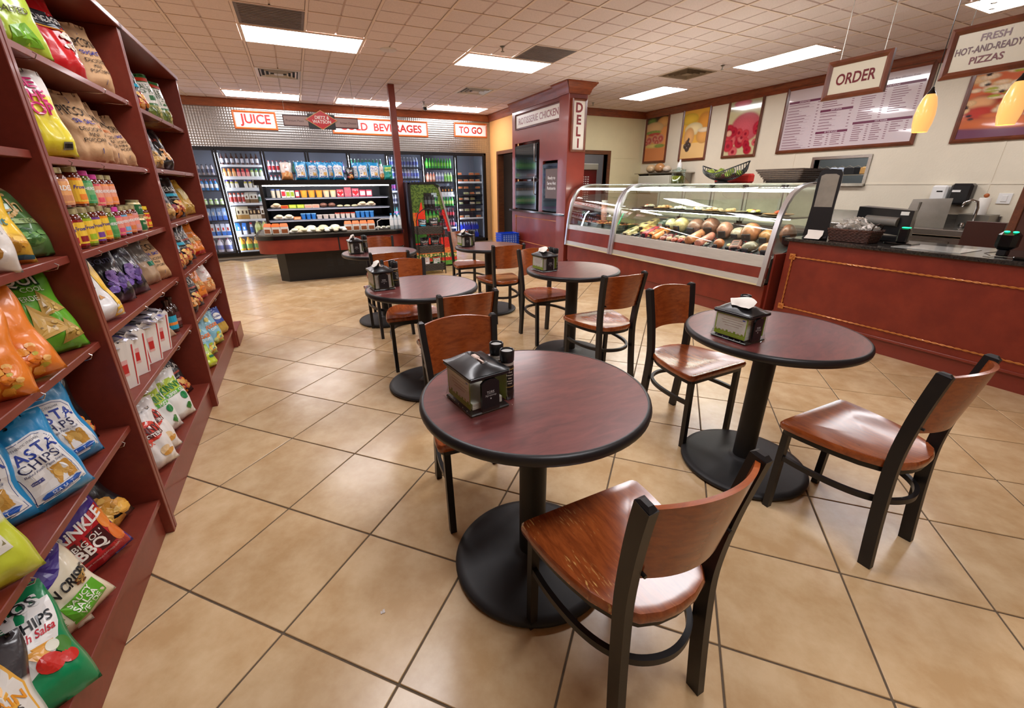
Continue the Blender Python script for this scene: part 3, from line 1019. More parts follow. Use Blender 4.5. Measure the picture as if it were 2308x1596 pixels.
    if napkin:
        a = MB(); nu = 9
        vs, fs = [], []
        for j, (zz, yo, hw) in enumerate(((.150, 0, .012), (.160, .0, .03), (.176, -.004, .048), (.186, -.012, .056), (.183, -.026, .060), (.166, -.040, .052), (.158, -.052, .040))):
            for k in range(nu):
                u = -1 + 2 * k / (nu - 1)
                vs.append((yo * .9 + .006 * math.sin(3 * u + j), u * hw + yo * .3, zz + .006 * math.cos(2.2 * u + j * .5) - .010 * abs(u) ** 2))
        for j in range(6):
            for k in range(nu - 1): fs.append((j*nu + k, j*nu + k + 1, (j+1)*nu + k + 1, (j+1)*nu + k))
        a.add(vs, fs)
        a.build('napkin', M_nap, r, 60)
    return r
M_pep = mat('pepper_body', (34, 28, 24), 0.25, coat=.5)
M_saltb = mat('salt_body', (196, 192, 186), 0.2, coat=.5)
def make_grinder(kind):
    r = empty('spice_grinder', label='x', cat='grinder')
    bm = M_pep if kind == 'pepper' else M_saltb
    MB().lathe([(.020, 0), (.0225, .003), (.0225, .030), (.021, .034), (.021, .12), (.020, .124)], 24).build('jar', bm, r, 40)
    lb = MB(); lb.lathe([(.0216, .034), (.0216, .112)], 24, cap=False, col=C(20, 18, 18))
    for k in range(5):
        text_on(lb, ('SEA SALT' if kind == 'salt' else 'BLACK PEPPER') if k == 0 else '', (0, 0, 0), (1, 0, 0), (0, 0, 1), .001) if False else None
    for an in range(0, 360, 12):
        a_ = math.radians(an)
        for z0, z1, c in ((.104, .108, C(150, 118, 60)), (.044, .047, C(150, 118, 60))):
            lb.quad(*[(.0219 * math.cos(a_ + d), .0219 * math.sin(a_ + d), z) for d, z in ((0, z0), (.21, z0), (.21, z1), (0, z1))], col=c)
    for k, zz in enumerate((.094, .084, .074, .064, .056)):
        for ctr in (-PI / 2, PI / 2):
            w_ = (.4, .55, .3, .45, .35)[k]
            for q_ in range(4):
                a_ = ctr - w_ + q_ * w_ / 2
                lb.quad(*[(.0219 * math.cos(a_ + d), .0219 * math.sin(a_ + d), z) for d, z in ((0, zz), (w_ * .36, zz), (w_ * .36, zz + .0035), (0, zz + .0035))], col=C(196, 186, 170))
    lb.build('label_sleeve', M_vc, r, 30)
    MB().lathe([(.0215, .118), (.0215, .126)], 24).build('collar', mat('clear_collar', (170, 160, 150), .2), r, 30)
    MB().lathe([(.0205, .126), (.0225, .130), (.0235, .163), (.0215, .166), (.0195, .165), (.018, .160), (0, .160)], 24, cap=False).build('cap', M_dblk, r, 40)
    MB().lathe([(0, .1605), (.0175, .1605)][::-1], 20).build('grind_plate', M_white, r)
    return r
dn = make_dispenser(True)
d0 = make_dispenser(False)
ang = math.radians(8)
def dplace(src, x, y, rz, lab, first):
    if first:
        src.location = (x, y, .753); src.rotation_euler = (0, 0, rz); src['label'] = lab; src['group'] = 'napkin dispensers on the round tables'
        return src
    return dup(src, (x, y, .753), rz, lab, 'napkin dispensers on the round tables')
dplace(d0, .412, 1.118, ang, 'empty-slotted black napkin dispenser on the nearest table', True)
dplace(dn, 1.668, 1.155, math.radians(3), 'napkin dispenser with bright green card on the table beside the red counter', True)
dplace(dn, 1.700, 2.935, math.radians(4), 'napkin dispenser on the middle table in front of the deli case', False)
dplace(dn, .418, 2.895, math.radians(5), 'napkin dispenser on the pale second table left of its grinder', False)
dplace(dn, .462, 4.645, math.radians(2), 'napkin dispenser on the farthest left table', False)
dplace(dn, 1.628, 4.60, math.radians(0), 'napkin dispenser on the farthest table by the tower rack', False)
gp = make_grinder('pepper'); gs = make_grinder('salt')
def gplace(src, x, y, lab, first=False):
    if first:
        src.location = (x, y, .753); src['label'] = lab; src['group'] = 'spice grinders on the round tables'; return
    dup(src, (x, y, .753), 0.4, lab, 'spice grinders on the round tables')
gplace(gp, .510, 1.100, 'pepper grinder nearer the viewer on the nearest table', True)
gplace(gs, .505, 1.170, 'salt grinder behind the pepper grinder on the nearest table', True)
gplace(gp, 1.775, 1.225, 'grinder hidden behind the green carded dispenser')
gplace(gp, 1.800, 2.930, 'dark grinder right of the dispenser on the middle table')
gplace(gs, 1.795, 2.985, 'pale grinder behind the dispenser on the middle table')
gplace(gp, .520, 2.905, 'dark grinder right of the dispenser on the pale second table')
gplace(gs, .515, 2.965, 'pale grinder behind the dispenser on the pale second table')
gplace(gp, .565, 4.66, 'dark grinder right of the dispenser on the farthest left table')
gplace(gs, .560, 4.715, 'pale grinder behind the dispenser on the farthest left table')
gplace(gp, 1.730, 4.62, 'dark grinder right of the dispenser on the farthest table')
gplace(gs, 1.725, 4.675, 'pale grinder behind the dispenser on the farthest table')
# ================================================================== SNACK SHELVES
LEAN = math.radians(1.5)
SM = Matrix.Translation((-.72, 0, 0)) @ Matrix.Rotation(LEAN, 4, 'Y')
DEP = .46
DIV = [(.61, .66), (1.91, 1.957), (3.16, 3.206), (4.42, 4.447)]
LEV = [[.18, .54, .885, 1.185, 1.50, 1.81], [.18, .59, .89, 1.18, 1.49, 1.81], [.18, .57, .875, 1.185, 1.495, 1.805]]
M_hook = mat('chrome_wire', (190, 188, 186), .2, 1.0)
r_sh = empty('display_shelf', label='long dark red wooden snack shelving unit of three bays along the aisle', cat='shelf')
r_sh.matrix_world = SM
def sbuild(mb, name, m, parent, **k):
    return mb.build(name, m, parent, world=False, **k)
for k, (y0, y1) in enumerate(DIV):
    ym = (y0 + y1) / 2
    for a0, a1 in ((y0, ym - .002), (ym + .002, y1)) if k < 3 else ((y0, y1),):
        sbuild(MB().box(-DEP, a0, 0, 0, a1, 2.14, ch=.002), 'side_panel', M_redwood, r_sh)
sbuild(MB().box(-DEP - .02, .61, 0, -DEP, 4.447, 2.14), 'back_panel', M_redwood, r_sh)
for k in range(3):
    y0, y1 = DIV[k][1], DIV[k + 1][0]
    for n_, z in enumerate(LEV[k]):
        t = .024
        f = -.022 if n_ else -.012
        bd = sbuild(MB().box(-DEP, y0 + .001, z - t, f, y1 - .001, z, ch=.002), 'shelf_board', M_redwood, r_sh)
        if n_:
            for q_ in range(4):
                yy = y0 + .18 + q_ * (y1 - y0 - .3) / 3
                if (n_ + q_ + k) % 4 == 3: continue
                pts = [(f - .10, yy, z - t - .004), (f - .01, yy, z - t - .006), (f + .008, yy, z - t - .002), (f + .014, yy, z - t + .010), (f + .006, yy, z - t + .016)]
                MBh = MB().tube(pts, .0016, 6)
                h = sbuild(MBh, 'price_hook', M_hook, bd)
    sbuild(MB().box(-.06, y0 + .001, 0, -.03, y1 - .001, .155, ch=.002), 'plinth', M_redwood, r_sh)
    sbuild(MB().box(-DEP - .02, DIV[k][0], 2.14, .012, DIV[k + 1][1], 2.166, ch=.003), 'top_board', M_redwood, r_sh)
sbuild(MB().box(-.40, 4.449, 0, .012, 4.80, .15, ch=.003), 'end_plinth', M_redwood, r_sh)

# ---- bags ----------------------------------------------------------------
M_foil = mat('printed_foil', attr=True, rough=0.30, coat=0.35, bump=0.5, bscale=26)
M_paper = mat('kraft_paper', attr=True, rough=0.75, bump=0.6, bscale=30)
M_print = mat('bag_print', attr=True, rough=0.34, coat=0.2)
M_printp = mat('bag_print_paper', attr=True, rough=0.7)

class Bag:
    """pillow bag: local x width, faces -y, stands on z=0"""
    def __init__(s, w_, h, d, seed=0, seam=.06, wr=1.0):
        s.w, s.h, s.d, s.seam, s.wr = w_, h, d, seam, wr
        rs = random.Random(seed)
        s.ph = [rs.uniform(0, 6.28) for _ in range(10)]
        s.seedv = Vector((rs.uniform(0, 50), rs.uniform(0, 50), 0))
        s.tuck = rs.uniform(-.02, .02)
    def S(s, u, v, side=1, off=0.0):
        from mathutils import noise
        uu = max(-1, min(1, u)); vv = max(0, min(1, v))
        body = max(0.0, min(1, (vv - .02) / .16)) ** .55 * max(0.0, min(1, (1 - s.seam - vv) / (.42))) ** .62
        edge = max(0.0, 1 - abs(uu) ** 2.6) ** .62
        T = body * edge * (1.05 - .25 * vv)
        halfw = s.w / 2 * (1 - .055 * body - .03 * math.sin(vv * 9 + s.ph[0]) * .3)
        x = uu * halfw + .004 * math.sin(vv * 11 + s.ph[1])
        y = -side * s.d / 2 * T
        n1 = noise.noise(Vector((uu * 2.2, vv * 3.4, side * 3.0)) + s.seedv)
        n2 = noise.noise(Vector((uu * 5.0, vv * 7.5, side * 7.0)) + s.seedv)
        ray_ = math.sin(uu * 9 + s.ph[2] + n1 * 3) * max(0, vv - .62) * 2.2 + math.sin(uu * 8 + s.ph[3]) * max(0, .26 - vv) * 2.4
        amp = s.wr * s.d * (.10 * n1 + .05 * n2 + .055 * ray_) * (.25 + .75 * min(1, body * 1.5)) * (1 - abs(uu) ** 6)
        y += -side * amp * (1 if body > .02 else .2)
        if vv > 1 - s.seam: y += .003 * math.sin(uu * 7 + s.ph[4])
        z = vv * s.h * (1 - .015 * math.sin(uu * 3 + s.ph[5]))
        y += -side * off
        return (x, y, z)
    def mesh(s, name, paint, m, nu=22, nv=30):
        a = MB(); vs, fs, cs = [], [], []
        for side in (1, -1):
            for j in range(nv + 1):
                for k in range(nu + 1):
                    u, v = -1 + 2 * k / nu, j / nv
                    u = math.copysign(abs(u) ** .8, u)
                    vs.append(s.S(u, v, side)); cs.append(paint(u, v, side))
        W = nu + 1; Q = W * (nv + 1)
        for j in range(nv):
            for k in range(nu):
                q_ = (j*W + k, j*W + k + 1, (j+1)*W + k + 1, (j+1)*W + k)
                fs.append(q_); fs.append(tuple(Q + t for t in q_[::-1]))
        a.add(vs, fs, 0, cs)
        # weld the rim
        me = a.mesh(name, m, True)
        import bmesh
        b = bmesh.new(); b.from_mesh(me)
        bmesh.ops.remove_doubles(b, verts=b.verts, dist=.0004)
        b.to_mesh(me); b.free()
        return me
    # decals -------------------------------------------------------------
    def decal(s, mb, pts, faces, col, off):
        off += .0013
        mb.add([s.S(x / (s.w / 2), z / s.h, 1, off) for x, z in pts], faces, 0, col)
    def rect(s, mb, x0, z0, x1, z1, col, off=.0012, n=8, skew=0.0):
        P_, F_ = [], []
        for j in range(n + 1):
            for k in range(n + 1):
                x = x0 + (x1 - x0) * k / n; z = z0 + (z1 - z0) * j / n + skew * (k / n - .5)
                P_.append((x, z))
        for j in range(n):
            for k in range(n):
                F_.append((j*(n+1) + k, j*(n+1) + k + 1, (j+1)*(n+1) + k + 1, (j+1)*(n+1) + k))
        s.decal(mb, P_, F_, col, off)
    def poly(s, mb, pts, col, off=.002, rings=3, sub=3):
        out = []
        for i in range(len(pts)):
            a_, b_ = pts[i], pts[(i + 1) % len(pts)]
            for t in range(sub): out.append((a_[0] + (b_[0] - a_[0]) * t / sub, a_[1] + (b_[1] - a_[1]) * t / sub))
        cx = sum(p[0] for p in out) / len(out); cz = sum(p[1] for p in out) / len(out)
        n = len(out); P_ = []
        for r_ in range(rings, 0, -1):
            for x, z in out: P_.append((cx + (x - cx) * r_ / rings, cz + (z - cz) * r_ / rings))
        P_.append((cx, cz)); F_ = []
        for r_ in range(rings - 1):
            for k in range(n): F_.append((r_*n + k, r_*n + (k+1) % n, (r_+1)*n + (k+1) % n, (r_+1)*n + k))
        for k in range(n): F_.append(((rings-1)*n + k, (rings-1)*n + (k+1) % n, rings*n))
        s.decal(mb, P_, F_, col, off)
    def disc(s, mb, cx, cz, rx, rz, col, off=.002, n=16, jag=0.0):
        rs = random.Random(int(cx * 1e4) + int(cz * 1e4) + n)
        s.poly(mb, [(cx + rx * math.cos(2*PI*k/n) * (1 + jag * rs.uniform(-1, 1)), cz + rz * math.sin(2*PI*k/n) * (1 + jag * rs.uniform(-1, 1))) for k in range(n)], col, off, 3, 1)
    def text(s, mb, t, cx, cz, size, col, off=.0028, bold=0.0, width=None, rot=0.0, shear=0.0):
        vs, fs = text2d(t, size, bold, shear, width)
        c, n = math.cos(rot), math.sin(rot)
        s.decal(mb, [(cx + x * c - y * n, cz + x * n + y * c) for x, y in vs], fs, col, off)

def solid(c):
    c = C(*c)
    return lambda u, v, s: c
def bands(*bs):
    """bs: (v_top, colour) ascending, slight noise"""
    bs = [(v, C(*c)) for v, c in bs]
    def f(u, v, s):
        for t, c in bs:
            if v <= t: return c
        return bs[-1][1]
    return f
GOLD = (214, 160, 70); NAVY = (34, 52, 120)
def chips(B, p, cx, cz, rx, rz, cols, n, size, seed=1, off=.002):
    rs = random.Random(seed)
    for k in range(n):
        a_ = rs.uniform(0, 2 * PI); q_ = math.sqrt(rs.random())
        x, z = cx + rx * q_ * math.cos(a_), cz + rz * q_ * math.sin(a_)
        s_ = size * rs.uniform(.6, 1.3)
        c = cols[rs.randrange(len(cols))]
        jit = rs.uniform(.8, 1.15)
        B.disc(p, x, z, s_, s_ * rs.uniform(.5, 1), tuple(min(1, t * jit) for t in C(*c)), off + .0002 * k, 8, .2)

def d_pasta(B, p):
    w_, h = B.w, B.h
    def panel(e, off, c):
        W, z0, z1 = w_ * .39 - e, h * .13 + e, h * .80 - e
        B.poly(p, [(-W, z0), (W, z0 + .004), (W * .94, h * .45), (W * 1.02, z1 - .03), (W * .8, z1 - .008), (W * .5, z1), (-W * .5, z1), (-W * .8, z1 - .008), (-W * 1.02, z1 - .03), (-W * .94, h * .45)], c, off, 5, 4)
    panel(-.002, .0010, C(226, 230, 236)); panel(.003, .0014, C(30, 50, 120)); panel(.0045, .0018, C(226, 224, 222))
    B.text(p, 'AUTHENTIC ITALIAN', 0, h * .745, .009, C(90, 90, 110))
    for k, ch in enumerate('PASTA'):
        B.text(p, ch, (-2 + k) * w_ * .145, h * (.645 + (.012 if ch == 'T' else (-.006 if k in (0, 2) else 0))), .044, C(28, 58, 150), bold=.02)
    B.text(p, 'CHIPS', 0, h * .535, .036, C(40, 46, 90), width=w_ * .56)
    B.text(p, 'Baked Fresh Pasta Snack', 0, h * .465, .011, C(50, 60, 110), shear=.4)
    B.rect(p, -w_ * .30, h * .345, -w_ * .13, h * .385, C(60, 66, 130), .0024, 2)
    B.text(p, 'NON GMO', -w_ * .215, h * .365, .007, C(230, 230, 240), .0032)
    s_ = w_ * .15; cx, cz = w_ * .13, h * .33
    pts = []
    for k in range(28):
        t = k / 28 * 4; e = int(t); f = t - e
        q_ = [(-s_, -s_), (s_, -s_ * .9), (s_ * .95, s_), (-s_ * .9, s_ * 1.05)]
        a_, b_ = q_[e], q_[(e + 1) % 4]
        jj = 1 + (.035 if k % 2 else -.03)
        pts.append((cx + (a_[0] + (b_[0] - a_[0]) * f) * jj, cz + (a_[1] + (b_[1] - a_[1]) * f) * jj))
    B.poly(p, pts, C(196, 146, 66), .0024, 3, 1)
    B.disc(p, cx - .004, cz + .004, s_ * .7, s_ * .66, C(212, 168, 90), .0028)
    B.poly(p, [(-w_*.30, h*.19), (-w_*.22, h*.215), (w_*.25, h*.225), (w_*.33, h*.20), (w_*.28, h*.185), (w_*.25, h*.165), (-w_*.22, h*.155), (-w_*.28, h*.16)], C(30, 84, 170), .0024, 2, 2)
    B.text(p, 'SEA SALT', 0, h * .19, .014, C(230, 236, 244), .0034, width=w_ * .32)
    B.disc(p, 0, h * .945, .005, .005, C(10, 12, 20), .002, 10)
def d_garlic(B, p):
    w_, h = B.w, B.h
    B.poly(p, [(-w_*.4, h*.26), (w_*.36, h*.30), (w_*.38, h*.9), (-w_*.4, h*.9)], C(222, 218, 206), .0014, 4, 4)
    B.text(p, 'PASTA', 0, h * .76, .044, C(40, 60, 120), bold=.02)
    B.text(p, 'CHIPS', 0, h * .66, .034, C(60, 60, 60))
    s_ = w_ * .17; B.poly(p, [(-s_, h*.42), (s_, h*.42), (s_ * .95, h*.58), (-s_ * .95, h*.59)], C(200, 150, 70), .002)
    B.poly(p, [(-w_*.34, h*.32), (w_*.34, h*.35), (w_*.34, h*.40), (-w_*.34, h*.37)], C(138, 128, 84), .0024, 2)
    B.text(p, 'GARLIC OLIVE', 0, h * .36, .017, C(236, 232, 214), .0034, rot=.04)
def d_paqui(B, p):
    w_, h = B.w, B.h
    B.text(p, 'PAQUI', -.0, h * .80, .056, C(26, 70, 20), .0022, bold=.05, width=w_ * .68)
    B.text(p, 'PAQUI', -.002, h * .806, .053, C(238, 240, 226), .0032, bold=.012, width=w_ * .64)
    B.text(p, 'COOL', w_ * .22, h * .70, .022, C(226, 236, 210)); B.text(p, 'SALSA VERDE', -w_ * .04, h * .60, .024, C(230, 238, 214), width=w_ * .5)
    for a_, b_, s_, c in ((.26, .50, .055, (184, 150, 74)), (.06, .30, .075, (196, 156, 76)), (.30, .18, .05, (176, 142, 66))):
        B.poly(p, [(w_ * a_ - s_ * .7, h * b_ - s_ * .6), (w_ * a_ + s_ * .8, h * b_ - s_ * .3), (w_ * a_ - s_ * .1, h * b_ + s_)], C(*c), .0022)
        chips(B, p, w_ * a_, h * b_, s_ * .35, s_ * .35, [(140, 110, 40), (210, 176, 96)], 6, .006, 3, .003)
    chips(B, p, -w_ * .2, h * .14, w_ * .15, h * .08, [(150, 205, 80), (190, 225, 120)], 8, .006, 4)
def d_orange(B, p):
    w_, h = B.w, B.h
    B.poly(p, [(-w_*.1, h*.95), (w_*.25, h*.92), (w_*.05, h*.6), (-w_*.05, h*.3), (w_*.06, h*.06), (-w_*.4, h*.06), (-w_*.42, h*.4), (-w_*.3, h*.7)], C(214, 196, 184), .0014, 4, 4)
    chips(B, p, w_ * .2, h * .2, w_ * .22, h * .14, [(240, 170, 60), (226, 130, 34), (176, 160, 40), (246, 190, 110)], 16, .012, 5)
def d_sweet(B, p):
    w_, h = B.w, B.h
    B.rect(p, -w_ * .46, h * .42, -w_ * .18, h * .62, C(44, 44, 66), .0014, 4)
    B.text(p, 'Sweet', w_ * .14, h * .66, .030, C(200, 60, 40)); B.text(p, 'Potato', w_ * .14, h * .53, .034, C(200, 60, 40), bold=.01)
    B.text(p, 'POPPED CRISPS', w_ * .14, h * .42, .012, C(60, 60, 60))
    B.disc(p, -w_ * .05, h * .2, w_ * .3, h * .15, C(170, 120, 50), .0018, 18, .04)
    chips(B, p, -w_ * .05, h * .2, w_ * .22, h * .1, [(140, 90, 36), (200, 150, 80)], 14, .006, 6, .0024)
def d_yellow(B, p):
    w_, h = B.w, B.h
    B.text(p, 'LIKE IT', 0, h * .60, .034, C(246, 240, 220), bold=.02, width=w_ * .75)
    B.rect(p, -w_ * .36, h * .50, w_ * .3, h * .53, C(210, 120, 40), .002, 4)
    B.text(p, 'Sea Salt', w_ * .05, h * .43, .034, C(20, 110, 120), bold=.02, shear=.3)
    B.text(p, 'KETTLE STYLE', 0, h * .74, .014, C(190, 120, 30))
    chips(B, p, 0, h * .18, w_ * .36, h * .12, [(214, 170, 60), (196, 140, 40), (230, 190, 90)], 18, .016, 7)
    B.rect(p, -w_ * .46, h * .03, w_ * .46, h * .07, C(20, 90, 110), .0034, 6)
def d_green(B, p):
    w_, h = B.w, B.h
    for k in range(26):
        a_ = .6 + k * .2
        B.disc(p, .00 + w_ * .24 * math.cos(a_), h * .62 + w_ * .24 * math.sin(a_), .006, .006, C(214, 180, 120), .0018 + .0001 * k, 8)
    B.text(p, 'Ch', w_ * .12, h * .58, .060, C(214, 180, 120), bold=.01)
    B.rect(p, -w_ * .1, h * .36, w_ * .4, h * .42, C(150, 176, 110), .002, 4); B.text(p, 'KETTLE', w_ * .15, h * .39, .016, C(40, 80, 40), .003)
    chips(B, p, w_ * .05, h * .2, w_ * .34, h * .09, [(70, 124, 62), (110, 160, 84), (50, 100, 50)], 12, .018, 8)
def d_terra(B, p, teal=False):
    w_, h = B.w, B.h
    B.text(p, 'TERRA', 0, h * .70, .046, C(226, 222, 214), width=w_ * .74)
    if teal: B.rect(p, -w_ * .3, h * .52, w_ * .36, h * .59, C(30, 160, 190), .002, 4)
    else: B.rect(p, -w_ * .2, h * .53, w_ * .3, h * .57, C(160, 60, 40), .002, 4)
    B.text(p, 'SWEETS & BEETS', 0, h * .46, .011, C(200, 200, 196))
    chips(B, p, w_ * .06, h * .22, w_ * .38, h * .17, [(226, 130, 40), (190, 60, 40), (236, 190, 110), (150, 40, 50), (214, 150, 80)], 26, .020, 9)
def d_kettle(B, p):
    w_, h = B.w, B.h
    B.rect(p, -w_ * .46, h * .60, w_ * .1, h * .72, C(90, 150, 190), .0016, 6); B.text(p, 'POTATO', -w_ * .17, h * .655, .022, C(20, 30, 50), .003)
    chips(B, p, w_ * .05, h * .30, w_ * .36, h * .22, [(222, 168, 70), (206, 146, 54), (236, 190, 100)], 30, .024, 10)
def d_crinkle(B, p):
    w_, h = B.w, B.h
    B.poly(p, [(-w_*.47, h*.03), (w_*.46, h*.03), (w_*.46, h*.60), (0, h*.54), (-w_*.47, h*.42)], C(176, 26, 36), .0012, 12, 8)
    B.rect(p, -w_*.40, h*.70, -w_*.06, h*.80, C(236, 196, 60), .002, 4, .012); B.text(p, 'NEW!', -w_*.23, h*.765, .024, C(20, 20, 20), .003, bold=.02, rot=.12); B.text(p, 'POPCORNERS', -w_*.23, h*.725, .009, C(20, 20, 20), .003, rot=.12)
    B.rect(p, .0, h*.66, w_*.42, h*.76, C(230, 228, 234), .0018, 4); B.rect(p, .004, h*.672, w_*.42-.004, h*.748, C(70, 40, 130), .0026, 4)
    B.text(p, 'REBELLION', w_*.21, h*.71, .019, C(240, 238, 244), .0036, bold=.02, width=w_*.34)
    B.text(p, 'CRiNKLE', 0, h*.52, .048, C(240, 236, 232), .0034, bold=.03, width=w_*.86, rot=.06)
    B.rect(p, -w_*.22, h*.20, w_*.30, h*.43, C(72, 22, 26), .002, 5)
    B.text(p, "BIG OL'", w_*.05, h*.375, .026, C(238, 232, 224), .0032, bold=.01); B.text(p, 'BBQ', w_*.02, h*.28, .044, C(238, 232, 224), .0032, bold=.03)
    B.text(p, 'ARTIFICIAL NOTHING FLAVORED CHIPS', 0, h*.15, .010, C(236, 220, 220), .003, width=w_*.6)
    B.disc(p, w_*.40, h*.44, .02, .036, C(226, 130, 50), .0022); B.disc(p, w_*.40, h*.24, .02, .034, C(216, 110, 40), .0022)
def d_bean(B, p):
    w_, h = B.w, B.h
    B.poly(p, [(-w_*.47, h*.97), (w_*.47, h*.97), (w_*.47, h*.80), (w_*.1, h*.62), (-w_*.47, h*.56)], C(66, 44, 134), .0012, 5, 5)
    B.rect(p, -w_*.40, h*.70, -w_*.10, h*.80, C(236, 190, 50), .002, 4, .01); B.text(p, 'NEW!', -w_*.25, h*.755, .022, C(20, 20, 20), .003, bold=.02)
    B.text(p, 'REBELLION', w_*.15, h*.82, .016, C(236, 234, 244), .003)
    B.text(p, 'BEAN CRISPS', .0, h*.50, .040, C(26, 26, 28), .0028, bold=.03, width=w_*.86)
    B.poly(p, [(-w_*.22, h*.12), (w_*.36, h*.14), (w_*.38, h*.36), (-w_*.18, h*.38)], C(92, 170, 40), .002, 3, 3)
    B.text(p, 'SAUCY', w_*.08, h*.33, .022, C(240, 244, 230), .0034, bold=.02); B.text(p, 'SALSA', w_*.08, h*.26, .026, C(240, 244, 230), .0034, bold=.02); B.text(p, 'VERDE', w_*.08, h*.19, .022, C(240, 244, 230), .0034, bold=.02)
    chips(B, p, w_*.30, h*.44, w_*.12, h*.05, [(150, 110, 50), (110, 60, 30), (190, 150, 80)], 8, .009, 11)
    B.text(p, 'VEGAN', -w_*.34, h*.28, .012, C(90, 150, 50)); B.text(p, 'GF', -w_*.34, h*.20, .02, C(90, 150, 50))
def d_beanitos(B, p):
    w_, h = B.w, B.h
    B.poly(p, [(-w_*.47, h*.22), (0, h*.30), (w_*.35, h*.42), (w_*.44, h*.60), (w_*.47, h*.84), (-w_*.47, h*.84)], C(232, 230, 226), .0012, 6, 5)
    B.text(p, 'BEANITOS', -.01, h*.855, .040, C(230, 232, 230), .0026, bold=.04, width=w_*.88); B.text(p, 'BEANITOS', -.012, h*.860, .036, C(26, 34, 34), .0036, bold=.01, width=w_*.82)
    B.text(p, 'WHITE', -w_*.14, h*.765, .020, C(30, 120, 80), bold=.02); B.text(p, 'BEAN CHIPS', -.0, h*.69, .038, C(24, 30, 34), bold=.02, width=w_*.82)
    B.text(p, 'Garden Fresh Salsa', .0, h*.60, .028, C(190, 30, 50), bold=.02, width=w_*.80, shear=.2)
    B.poly(p, [(w_*.02, h*.52), (w_*.34, h*.50), (w_*.18, h*.34)], C(226, 160, 60), .002)
    for x, z, r_ in ((.20, .34, .026), (.36, .31, .018)): B.disc(p, w_*x, h*z, r_, r_, C(200, 40, 30), .0026)
    B.disc(p, w_*.38, h*.42, .016, .022, C(70, 130, 50), .0026); B.disc(p, w_*.30, h*.455, .014, .014, C(226, 226, 210), .003)
    B.text(p, '5g', -w_*.26, h*.42, .032, C(30, 36, 40), bold=.02); B.text(p, 'PROTEIN', -w_*.26, h*.36, .014, C(30, 36, 40), bold=.02)
    B.disc(p, -w_*.2, h*.10, .022, .016, C(120, 124, 124), .002)
def d_multi(B, p):
    w_, h = B.w, B.h
    B.poly(p, [(-w_*.3, h*.92), (w_*.2, h*.90), (w_*.44, h*.60), (w_*.45, h*.04), (-w_*.46, h*.04), (-w_*.46, h*.66)], C(230, 170, 60), .0012, 5, 5)
    B.poly(p, [(-w_*.29, h*.90), (w_*.18, h*.88), (w_*.42, h*.60), (w_*.44, h*.04), (-w_*.46, h*.04), (-w_*.45, h*.65)], C(226, 220, 210), .0016, 5, 5)
    for k, t in enumerate(('FOOD', 'SHOULD', 'TASTE', 'GOOD')): B.text(p, t, -w_*.22, h*(.80 - k*.058), .024, C(28, 26, 26), bold=.03, rot=.15)
    B.text(p, 'MULTIGRAIN', 0, h*.50, .034, C(230, 150, 40), bold=.02, width=w_*.82, rot=.1); B.text(p, 'TORTILLA CHIPS', .0, h*.42, .020, C(60, 56, 54), width=w_*.7, rot=.1)
    B.disc(p, w_*.1, h*.18, w_*.30, h*.17, C(196, 146, 70), .002, 20, .03)
    chips(B, p, w_*.12, h*.20, w_*.22, h*.12, [(120, 66, 34), (90, 50, 30), (150, 90, 50)], 14, .007, 12, .003)
def d_lime(B, p):
    w_, h = B.w, B.h
    B.text(p, 'PUT', -w_*.05, h*.72, .050, C(200, 40, 120), bold=.03); B.text(p, 'SALTED', 0, h*.5, .026, C(70, 60, 30), bold=.02)
    B.poly(p, [(-w_*.3, h*.08), (w_*.3, h*.1), (w_*.1, h*.36), (-w_*.2, h*.3)], C(110, 170, 30), .0018)
def d_red(B, p):
    w_, h = B.w, B.h
    B.poly(p, [(-w_*.30, h*.56), (w_*.36, h*.52), (w_*.36, h*.72), (-w_*.30, h*.74)], C(30, 34, 40), .002, 4, 3)
    B.text(p, 'CHICAGO', w_*.03, h*.635, .034, C(236, 234, 228), bold=.02, width=w_*.56)
    B.poly(p, [(-w_*.32, h*.54), (w_*.38, h*.50), (w_*.38, h*.52), (-w_*.32, h*.56)], C(220, 150, 40), .0024, 2, 3)
    chips(B, p, w_*.18, h*.38, w_*.2, h*.12, [(226, 214, 200), (236, 226, 210), (210, 190, 170)], 20, .012, 13)
def d_kraft(kind):
    def f(B, p):
        w_, h = B.w, B.h
        B.text(p, 'PIPCORN', 0, h*.70, .052, C(32, 28, 26), bold=.0, width=w_*.72)
        B.text(p, kind, 0, h*.55, .022, C(60, 66, 150) if kind == 'SEA SALT' else C(206, 106, 40), bold=.02)
        for k, t in enumerate(('DELICIOUS', 'MINI', 'POPCORN')): B.text(p, t, 0, h*(.44 - k*.075), .020, C(36, 32, 30))
        B.text(p, 'J', 0, h*.86, .026, C(50, 60, 120))
        B.rect(p, w_*.05, h*.10, w_*.07, h*.17, C(70, 80, 140), .002, 2)
    return f
def d_cheese(B, p):
    w_, h = B.w, B.h
    for k, (t, s_) in enumerate((('BE', .04), ('CHE', .05), ('POP', .054))): B.text(p, t, 0, h*(.84 - k*.145), s_, C(206, 30, 110), bold=.03, width=w_*(.4 + .14*k))
    B.rect(p, w_*.08, h*.08, w_*.30, h*.17, C(120, 120, 110), .002, 3); B.rect(p, w_*.10, h*.10, w_*.28, h*.15, C(30, 30, 30), .0026, 3)
